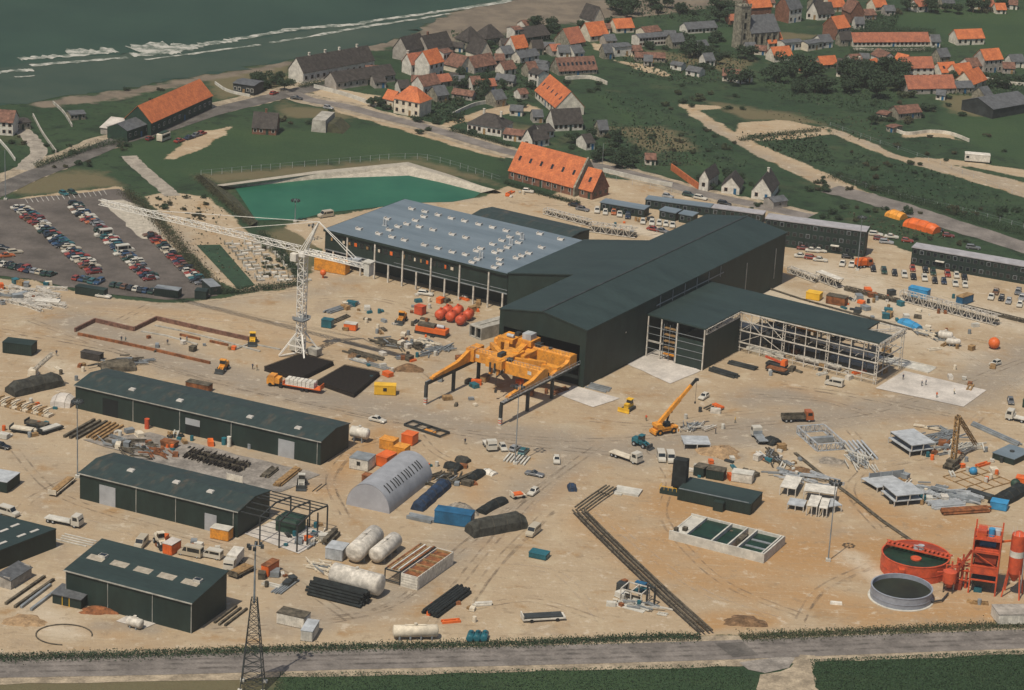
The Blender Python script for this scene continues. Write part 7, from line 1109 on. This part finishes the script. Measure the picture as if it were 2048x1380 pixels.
for za, zb in zip(zs[:-1], zs[1:]):
    for k in range(4):
        c0, c1 = [((-1,-1),(1,-1)),((1,-1),(1,1)),((1,1),(-1,1)),((-1,1),(-1,-1))][k]; b.beam((c0[0]*lw(za),c0[1]*lw(za),za),(c1[0]*lw(zb),c1[1]*lw(zb),zb),.075).beam((c1[0]*lw(za),c1[1]*lw(za),za),(c0[0]*lw(zb),c0[1]*lw(zb),zb),.075).beam((c0[0]*lw(zb),c0[1]*lw(zb),zb),(c1[0]*lw(zb),c1[1]*lw(zb),zb),.07)
b.build('lattice','steeldark',h); MB().tube((0,0,z1-1),(0,0,tp),.22,.12,n=8).build('pole','steelgrey',h); b = MB(); b.beam((-1.3,0,tp-.6),(1.3,0,tp-.6),.12).beam((0,-1.3,tp-.6),(0,1.3,tp-.6),.12); b.build('crossarm','steelgrey',h); [MB().box(1.3*x-.3,1.3*x+.3,1.3*y-.3,1.3*y+.3,tp-1.1,tp-.4).build('floodlight','steeldark',h) for x,y in ((1,0),(-1,0),(0,1),(0,-1),(.7,.7),(-.7,-.7))]; [MB().box(2.2*x-.4,2.2*x+.4,2.2*y-.4,2.2*y+.4,-.1,.5).build('footing','palec',h) for x in (-1,1) for y in (-1,1)]
solo('fence_panel', MB().box(0,4.2,0,.1,.2,2.2).box(0,.1,-.05,.15,0,2.4).box(4.1,4.2,-.05,.15,0,2.4).box(2,2.1,-.05,.15,0,2.4), 'white', 'white slatted panel standing behind the shed with the steel frame', 'panel', (453,964), ang((453,964),(484,971)))
for lab, p, m, r, hh in [('tall red cabinet against the long shed wall', (294,857), 'red', .6, 2.4), ('white cylinder against the long shed wall', (458,893), 'white', .5, 2.4), ('teal bin beside the white cylinder', (448,889), 'teal', .6, 1.6)]: solo('cabinet', MB().tube((0,0,0),(0,0,hh),r,n=12).tube((0,0,hh),(0,0,hh+.1),r*1.05,n=12), m, lab, 'cabinet', p)
solo('skip', MB().fr(0,3.4,0,2,.1,1.5,-.3,-.1).box(.2,3.2,.2,1.8,1.5,1.52), 'rust', 'rusty red skip between the two long sheds', 'skip', (322,893), ang((322,893),(344,898)))
# ================================================================ churchyard, fences, hedges, trees, people
tomb = thing('tomb', 'grey stone tomb in the churchyard beside the green lawn', 'tomb', (470,500), 0, 'tombs of the churchyard')
MB().box(-1.1,1.1,-.5,.5,0,.45).build('slab','concrete',tomb); MB().fr(-1.3,-1.1,-.5,.5,0,1.25,.03,.1).build('headstone','stone',tomb)
pal = thing('tomb', 'white stone tomb in the churchyard beside the green lawn', 'tomb', (480,505), 0, 'white tombs of the churchyard'); MB().box(-1.1,1.1,-.5,.5,0,.5).build('slab','white',pal); MB().fr(-1.3,-1.1,-.5,.5,0,1.5,.03,.1).build('headstone','palec',pal)
rzl = ang((440,490),(510,571)); a0, e1, e2 = P(452,486), P(560,486)-P(452,486), P(522,566)-P(452,486); k = 0
for i in range(11):
    for j in range(8):
        if RNG.random() < .28 or j in (2, 5) and RNG.random() < .7: continue
        p = a0+e2*((i+.5)/11+RNG.normal(0,.01))+e1*((j+.3)/8*.95+RNG.normal(0,.01)); (tomb if RNG.random() < .65 else pal)
        o = tomb if RNG.random() < .62 else pal; k += 1
        if k == 1: tomb.location = (p[0],p[1],0); tomb.rotation_euler = (0,0,rzl+1.57); continue
        if k == 2: pal.location = (p[0],p[1],0); pal.rotation_euler = (0,0,rzl+1.57); continue
        dup(o, (p[0],p[1],0), rzl+1.57+RNG.normal(0,.06))
# leafy crowns: many small leaf clumps through the volume
def crown_mesh(nm, n, rx, ry, rz, mt, sz=.5, seed=1, base=.0):
    r = np.random.default_rng(seed); b = MB(); lob = [(r.normal(0,.42,3)*np.array([rx,ry,rz*.6]), r.uniform(.38,.7)) for _ in range(9)]
    for i in range(n):
        c, s = lob[r.integers(len(lob))]; d = r.normal(0,1,3); d /= np.linalg.norm(d); q = c+d*s*np.array([rx,ry,rz])*r.uniform(.55,1.02); q[2] = max(q[2], -rz*.85)
        u = r.normal(0,1,3); u /= np.linalg.norm(u); v = np.cross(u, d+r.normal(0,.5,3)); v /= max(np.linalg.norm(v),1e-6); s2 = sz*r.uniform(.55,1.3); o = np.array([0,0,rz+base])
        b.add([q+o-u*s2-v*s2*.6, q+o+u*s2*.3-v*s2*.8, q+o+u*s2+v*s2*.5, q+o-u*s2*.4+v*s2*.9], [(0,1,2,3)])
    me_ = bpy.data.meshes.new(nm); me_.from_pydata(b.v, [], b.f); me_.materials.append(M[mt]); me_.update(); return me_
tk = MB(); tk.tube((0,0,0),(0,0,1.6),.22,.14,n=7).beam((0,0,1.3),(.7,.3,2.6),.12).beam((0,0,1.4),(-.6,.4,2.7),.12).beam((0,0,1.5),(.1,-.7,2.8),.1)
_o = tk.build('trunk','bark'); TRUNK = _o.data; bpy.data.objects.remove(_o)
CR = {k: [crown_mesh('crown', n, *rr, mt, sz, 10+i*7+j, bs) for i in range(3)] for j, (k, n, rr, mt, sz, bs) in enumerate([('tree', 1500, (2.6,2.6,2.2), 'leaf', .22, 1.2), ('bush', 700, (1.7,1.7,1.1), 'leaf', .19, .0), ('lime', 700, (1.6,1.6,1.1), 'leaf2', .19, .0), ('dry', 600, (1.4,1.4,.9), 'leafdry', .17, .0)])}
PLC = {'tree': ('tree','tree','dark green bushy tree'), 'bush': ('bush','bush','dark green bush'), 'lime': ('bush','bush','olive green bush'), 'dry': ('bush','bush','dry brown bush')}
def plant(k, p, s, where, group=None):
    nm, ct, d = PLC[k]; t = thing(nm, f'{d} {where}', ct, p, RNG.uniform(0,6.28), group or f'{d} {where}'); t.scale = (s*RNG.uniform(.85,1.15), s*RNG.uniform(.85,1.15), s*RNG.uniform(.8,1.1))
    o = bpy.data.objects.new('crown', CR[k][RNG.integers(3)]); COL.objects.link(o); o.parent = t
    if k == 'tree': o = bpy.data.objects.new('trunk', TRUNK); COL.objects.link(o); o.parent = t
    return t
ZONES = [  # where, pixel polygon box list (x,y,rx,ry), count, kinds, scale
 ('on the church hill slope', (1600,165,120,22), 30, ('tree','tree','bush'), 1.5), ('on the leafy slope above the hillside field', (1760,175,60,26), 26, ('tree','tree','lime'), 1.6), ('below the church wall', (1440,125,60,22), 18, ('tree','bush'), 1.3), ('around the hillside ruin', (1790,228,60,22), 18, ('bush','tree','dry'), 1.1), ('between the gardens of the village middle', (960,160,60,20), 16, ('tree','bush'), 1.1),
 ('behind the orange roofed white hall', (1010,190,60,26), 16, ('bush','tree','lime'), 1.0), ('round the white villa gardens', (900,252,70,18), 16, ('bush','bush','tree'), .9), ('at the village top by the beach', (1330,30,130,18), 26, ('tree','tree','bush'), 1.5), ('by the village square', (1350,100,70,18), 14, ('bush','tree'), 1.0), ('along the green field top hedge', (1860,24,150,6), 22, ('tree','dry'), 1.2), ('among the farm roofs', (1900,165,110,18), 14, ('bush','tree'), 1.0), ('before the tall orange roofed house', (1990,160,50,12), 10, ('bush','lime'), 1.1),
 ('on the dark field behind the modern houses', (1380,300,90,40), 22, ('bush','lime','dry'), .8), ('above the brick hall', (1210,290,80,26), 20, ('bush','tree','dry'), 1.0), ('behind the modern white houses', (1460,365,70,14), 10, ('bush','tree'), .9), ('on the dune garden by the shore', (90,300,90,36), 16, ('bush','dry'), .8), ('below the long orange roofed house', (200,300,80,14), 10, ('bush','lime'), .7), ('on the dune grass', (330,190,90,14), 10, ('dry','bush'), .7), ('in the pavilion garden', (540,165,32,16), 14, ('tree','bush'), 1.1), ('beside the junction green', (600,235,60,14), 8, ('dry','bush'), .9),
 ('by the hipped roof house', (770,208,30,12), 8, ('tree','bush'), 1.0), ('between the terraces', (640,160,30,8), 6, ('bush','lime'), .8), ('around the low garden barns', (920,200,60,14), 12, ('bush','lime'), .8), ('on the hillside track edge', (1700,370,90,14), 20, ('bush','dry'), .8), ('along the side road hedge', (1880,430,150,10), 22, ('bush','dry'), .9), ('between the lane and the tarpaulins', (1700,430,60,18), 12, ('bush','lime','dry'), .8), ('behind the second office block', (1900,480,80,10), 8, ('dry','bush'), .7),
 ('in the churchyard rows', (560,520,34,34), 26, ('bush','dry','lime'), .55), ('in the garden above the lawn', (370,420,60,26), 26, ('bush','dry'), .6), ('in the white wall gardens', (1160,180,40,14), 8, ('bush','lime'), .8), ('near the slate roofed building', (1400,90,50,14), 8, ('tree','bush'), 1.0), ('along the beach lane', (1120,60,60,10), 10, ('tree','bush'), 1.2), ('by the brick hall end', (1230,325,40,12), 10, ('bush','tree'), .9),
 ('around the dark hipped farmhouses', (985,105,50,8), 8, ('bush','tree'), 1.0), ('in the meadow under the church', (1400,190,90,30), 20, ('bush','lime'), .9), ('between modern houses and road', (1500,415,60,8), 8, ('lime','bush'), .6), ('along the bright hillside field edge', (1900,300,120,30), 12, ('bush','dry'), .8), ('on the rough ground below the upper track', (1780,330,110,26), 14, ('bush','dry','lime'), .8), ('on the stubble by the farm shed', (1920,215,60,20), 8, ('dry','bush'), .8)]
for where, (cx, cy, rx, ry), n, ks, sc in ZONES:
    for i in range(max(2, int(n*.72))): plant(ks[RNG.integers(len(ks))], (cx+RNG.uniform(-1,1)*rx, cy+RNG.uniform(-1,1)*ry), sc*RNG.uniform(.6,1.15), where)
# hedges: clipped or ragged rows of the same leaf clumps
def hedge(label, px, wd, hh, mt, dens=16, name='hedge', sz=.13):
    dens *= 5
    L = smooth_line(px, 6); c = L[0]; b = MB(); r = RNG
    for p, q in zip(L[:-1], L[1:]):
        n = max(1, int(np.hypot(*(q-p))*dens)); d = (q-p)/max(np.hypot(*(q-p)),1e-6); nn = np.array([-d[1], d[0]])
        for i in range(n):
            g = p+(q-p)*r.random()-c+nn*r.normal(0,wd/2.6); z = abs(r.normal(hh*.5,hh*.32)); u = r.normal(0,1,3); u /= np.linalg.norm(u); v = np.cross(u, r.normal(0,1,3)); v /= max(np.linalg.norm(v),1e-6); s2 = sz*r.uniform(.6,1.4); o = np.array([g[0],g[1],z])
            b.add([o-u*s2-v*s2*.6, o+u*s2*.3-v*s2*.8, o+u*s2+v*s2*.5, o-u*s2*.4+v*s2*.9], [(0,1,2,3)])
    tag(b.build(name, mt, None, (c[0], c[1], 0)), label, 'hedge')
for a in [('long rough hedge between the site and the public road, western half', [(-30,1318),(250,1311),(500,1302),(760,1294),(1000,1289),(1310,1276),(1400,1275)], 2.6, .45, 'leaf', 28), ('long rough hedge along the public road, eastern half', [(1480,1276),(1700,1266),(1990,1253),(2090,1250)], 2.8, .5, 'leaf2', 28), ('rough hedge between car park and churchyard', [(250,386),(300,430),(345,480),(400,545),(440,588)], 3.4, 1.6, 'leafdry', 20), ('clipped hedge at the churchyard foot', [(440,588),(500,582),(600,570)], 2.0, 1.5, 'leaf', 28), ('dark hedge between churchyard and lane', [(520,470),(560,505),(600,560)], 2.2, 1.6, 'leaf', 24),
          ('rough hedge along the basin bank', [(396,356),(440,396),(505,452)], 2.4, 1.4, 'leafdry', 20), ('field hedge beside the hillside track', [(1660,352),(1740,378),(1830,404),(1940,440),(2060,475)], 4.0, 2.0, 'leaf', 20), ('rough hedge between the two hillside tracks', [(1480,282),(1560,270),(1640,262)], 2.2, 1.2, 'leaf', 18), ('hedge beside the village road', [(900,262),(960,276),(1020,294)], 1.8, 1.4, 'leaf', 22), ('hedge along the coast road garden', [(70,336),(130,316),(190,296),(250,284)], 2.4, 1.6, 'leaf', 20), ('hedge under the brick hall front', [(1010,366),(1060,382),(1130,402),(1160,408)], 1.6, 1.0, 'leaf', 24),
          ('dark shrub belt behind the terrace', [(600,176),(640,168),(672,172)], 2.2, 1.6, 'leaf', 20), ('shrub belt above the orange stable', [(1700,66),(1800,62),(1870,66)], 2.6, 1.8, 'leaf', 18), ('orchard hedge below the orange stable', [(1700,106),(1800,104),(1880,102)], 3, 2.0, 'leaf', 18)]: hedge(*a)
# wire fences
def fence(label, px, hh, stp, m='galv'):
    L = smooth_line(px, 3); h = thing('wire_fence', label, 'fence', (L[0][0], L[0][1], 0)); c = L[0]; acc = 0; k = 0
    for p, q in zip(L[:-1], L[1:]):
        d = np.hypot(*(q-p)); n = max(1, int(d/stp))
        for i in range(n):
            if k > 95: break
            g = p+(q-p)*i/n-c; MB().beam((g[0],g[1],0),(g[0],g[1],hh),.09).build('post',m,h); k += 1
    b = MB()
    for p, q in zip(L[:-1], L[1:]): [b.beam((p[0]-c[0],p[1]-c[1],z),(q[0]-c[0],q[1]-c[1],z),.035) for z in (hh*.45, hh*.95)]
    b.build('wires','steelgrey',h)
fence('wire fence along the far bank of the basin', [(402,352),(560,338),(700,326),(810,318),(880,326),(1000,364)], 2.0, 3.0); fence('wire fence along the hillside track', [(1680,360),(1800,395),(1950,430),(2080,466)], 1.5, 4.0); fence('wire fence beside the upper hillside track', [(1660,252),(1760,288),(1880,330),(2080,410)], 1.4, 5.0); fence('wire fence along the sand yard by the brick hall', [(1210,356),(1300,378),(1420,402)], 1.5, 4.0)
# people on the site, each one body mesh
def person(label, p, rz, pose=0, c='cloth'):
    j = {'pel':(0,0,.92),'che':(.02,0,1.35),'nec':(.03,0,1.50),'hea':(.05,0,1.64),'top':(.05,0,1.74)}; a = .18 if pose == 0 else .42
    V = [(0,0,.95,.15),(.02,0,1.18,.14),(.03,0,1.38,.155),(.03,0,1.50,.06),(.05,0,1.62,.095),(.05,0,1.73,.075), (.02,.19,1.40,.06),(.02,-.19,1.40,.06),(-.05+a*.3,.25,1.14,.045),(.05,-.25,1.14,.045),(.08+a*.6,.25,.90,.035),(.12,-.25,.90,.035), (0,.10,.86,.09),(0,-.10,.86,.09),(.06*(1+pose),.11,.48,.06),(-.02-.1*pose,-.11,.48,.06),(a*.4,.11,.07,.045),(-a*.45,-.11,.07,.045),(a*.4+.15,.11,.04,.035),(-a*.45+.15,-.11,.04,.035)]
    E = [(0,1),(1,2),(2,3),(3,4),(4,5),(2,6),(2,7),(6,8),(7,9),(8,10),(9,11),(0,12),(0,13),(12,14),(13,15),(14,16),(15,17),(16,18),(17,19)]
    me_ = bpy.data.meshes.new('person'); me_.from_pydata([v[:3] for v in V], E, []); o = bpy.data.objects.new('person', me_); COL.objects.link(o); md = o.modifiers.new('skin','SKIN'); sv = me_.skin_vertices[0].data
    for i, v in enumerate(V): sv[i].radius = (v[3], v[3])
    sv[0].use_root = True; o.modifiers.new('smooth','SUBSURF').levels = 1
    dg = bpy.context.evaluated_depsgraph_get(); m2 = bpy.data.meshes.new_from_object(o.evaluated_get(dg)); o.modifiers.clear(); o.data = m2
    m2.materials.clear(); m2.materials.append(M[c]); m2.materials.append(M['skin']); m2.materials.append(M['darkgreen' if c != 'cloth' else 'steeldark'])
    for f in m2.polygons: f.material_index = 1 if f.center.z > 1.5 or (f.center.z < .95 and abs(f.center.y) > .21) else 2 if f.center.z < .92 else 0; f.use_smooth = True
    q = P(*p); o.location = (q[0], q[1], .05); o.rotation_euler = (0,0,rz); tag(o, label, 'person', 'workers on the site')
for lab, p, rz, ps, c in [('worker in dark clothes walking on the pale slab, in front of another', (1843,773), .3, 1, 'cloth'), ('worker in dark clothes following another on the pale slab', (1851,771), .3, 1, 'cloth'), ('worker alone at the upper edge of the pale slab', (1806,760), 2, 0, 'cloth'), ('worker in orange near the far edge of the slab', (1873,796), 1, 0, 'orange'), ('worker in pale clothes at the slab corner', (1908,789), 4, 1, 'cream'), ('worker in dark clothes inside the foundations, nearest the brown wall', (361,686), 1, 0, 'cloth'), ('worker in blue inside the foundations', (374,684), 3, 1, 'blue'), ('worker bending over the foundation line', (335,690), 5, 1, 'cloth'),
  ('worker on the near foundation wall, first of two', (243,684), 2, 0, 'cloth'), ('worker on the near foundation wall, second of two', (251,685), 0, 1, 'teal'), ('worker in grey beside the rebar mat corner', (505,739), 1, 0, 'cloth'), ('worker in brown next to the rebar mat corner', (514,741), 4, 1, 'timber'), ('worker walking alone on the lane by the ladder frame', (930,889), 2, 1, 'cloth'), ('worker standing by the derrick jib', (113,712), 2, 0, 'cloth'), ('worker in red beside the mobile crane', (1292,842), 1, 0, 'red'), ('worker on the sand right of the pale steel deck', (1431,868), 3, 0, 'cloth'), ('worker in yellow near the short bars', (1470,846), 3, 0, 'brightyellow')]: person(lab, p, rz, ps, c)

# ground cover nobody could count: crops in the two fields by the road, scrub and rough grass in the village
def cover(name, polys, n, mt, sz, hh):
    b = MB(); r = RNG
    for px in polys:
        W3 = poly_w(px); lo, hi = W3.min(0), W3.max(0); ar = (hi-lo).prod(); pts = r.uniform(lo, hi, (n, 2)); pts = pts[sdf(pts, W3) > 0]
        for g in pts:
            u = r.normal(0,1,3); u /= np.linalg.norm(u); v = np.cross(u, r.normal(0,1,3)); v /= max(np.linalg.norm(v),1e-6); s2 = sz*r.uniform(.5,1.4); o = np.array([g[0],g[1],abs(r.normal(hh*.4,hh*.4))])
            b.add([o-u*s2-v*s2*.6, o+u*s2*.3-v*s2*.8, o+u*s2+v*s2*.5, o-u*s2*.4+v*s2*.9], [(0,1,2,3)])
    return tag(b.build(name, mt), kind='stuff')
cover('field_crop', [[(560,1347),(1000,1341),(1440,1329),(1490,1340),(1512,1372),(1500,1400),(540,1400)], [(1620,1320),(2080,1300),(2080,1400),(1650,1400),(1630,1372)]], 30000, mat('crop', (.028,.058,.026), .9, c2=(.023,.049,.022), sc=.15), .13, .3)
cover('scrub', [[(1500,150),(1720,160),(1800,190),(1760,230),(1560,200)], [(880,60),(1010,70),(1110,60),(1180,90),(1120,110),(960,110)], [(900,120),(1060,110),(1100,150),(1060,200),(920,205)], [(1240,110),(1480,100),(1510,160),(1380,170),(1260,150)], [(1180,240),(1320,260),(1400,330),(1240,340)], [(1250,0),(1480,20),(1470,60),(1260,30)], [(1700,20),(1800,30),(1790,60),(1700,60)], [(840,180),(930,200),(930,250),(850,240)], [(1860,140),(2050,150),(2050,200),(1900,190)], [(1700,300),(1800,330),(1960,370),(2048,420),(2048,470),(1800,400),(1680,350)], [(1480,270),(1640,270),(1680,340),(1560,310)], [(1180,180),(1300,200),(1500,330),(1440,350),(1280,270)]], 1500, 'leaf', .38, .9)
cover('dry_scrub', [[(900,120),(1060,110),(1100,150),(1060,200),(920,205)], [(1240,110),(1480,100),(1510,160),(1380,170),(1260,150)], [(1180,240),(1320,260),(1400,330),(1240,340)], [(1480,210),(1760,240),(1900,300),(1700,280)], [(280,392),(420,395),(560,560),(440,560)], [(1680,420),(1800,450),(1900,480),(1760,470)]], 700, 'leafdry', .3, .5)

# thin scattering volume added over everything to lift the dark tones
hz = MB(); hz.box(-2600, 2600, -1600, 3600, -1.5, 240); vm = bpy.data.materials.new('added_veil_volume'); vm.use_nodes = True; t = vm.node_tree; t.nodes.remove(t.nodes['Principled BSDF'])
pv = t.nodes.new('ShaderNodeVolumePrincipled'); pv.inputs['Density'].default_value = .00007; pv.inputs['Color'].default_value = (.92, .93, .90, 1); pv.inputs['Anisotropy'].default_value = 0.0
t.links.new(pv.outputs[0], t.nodes['Material Output'].inputs['Volume']); tag(hz.build('added_veil', vm), kind='stuff')
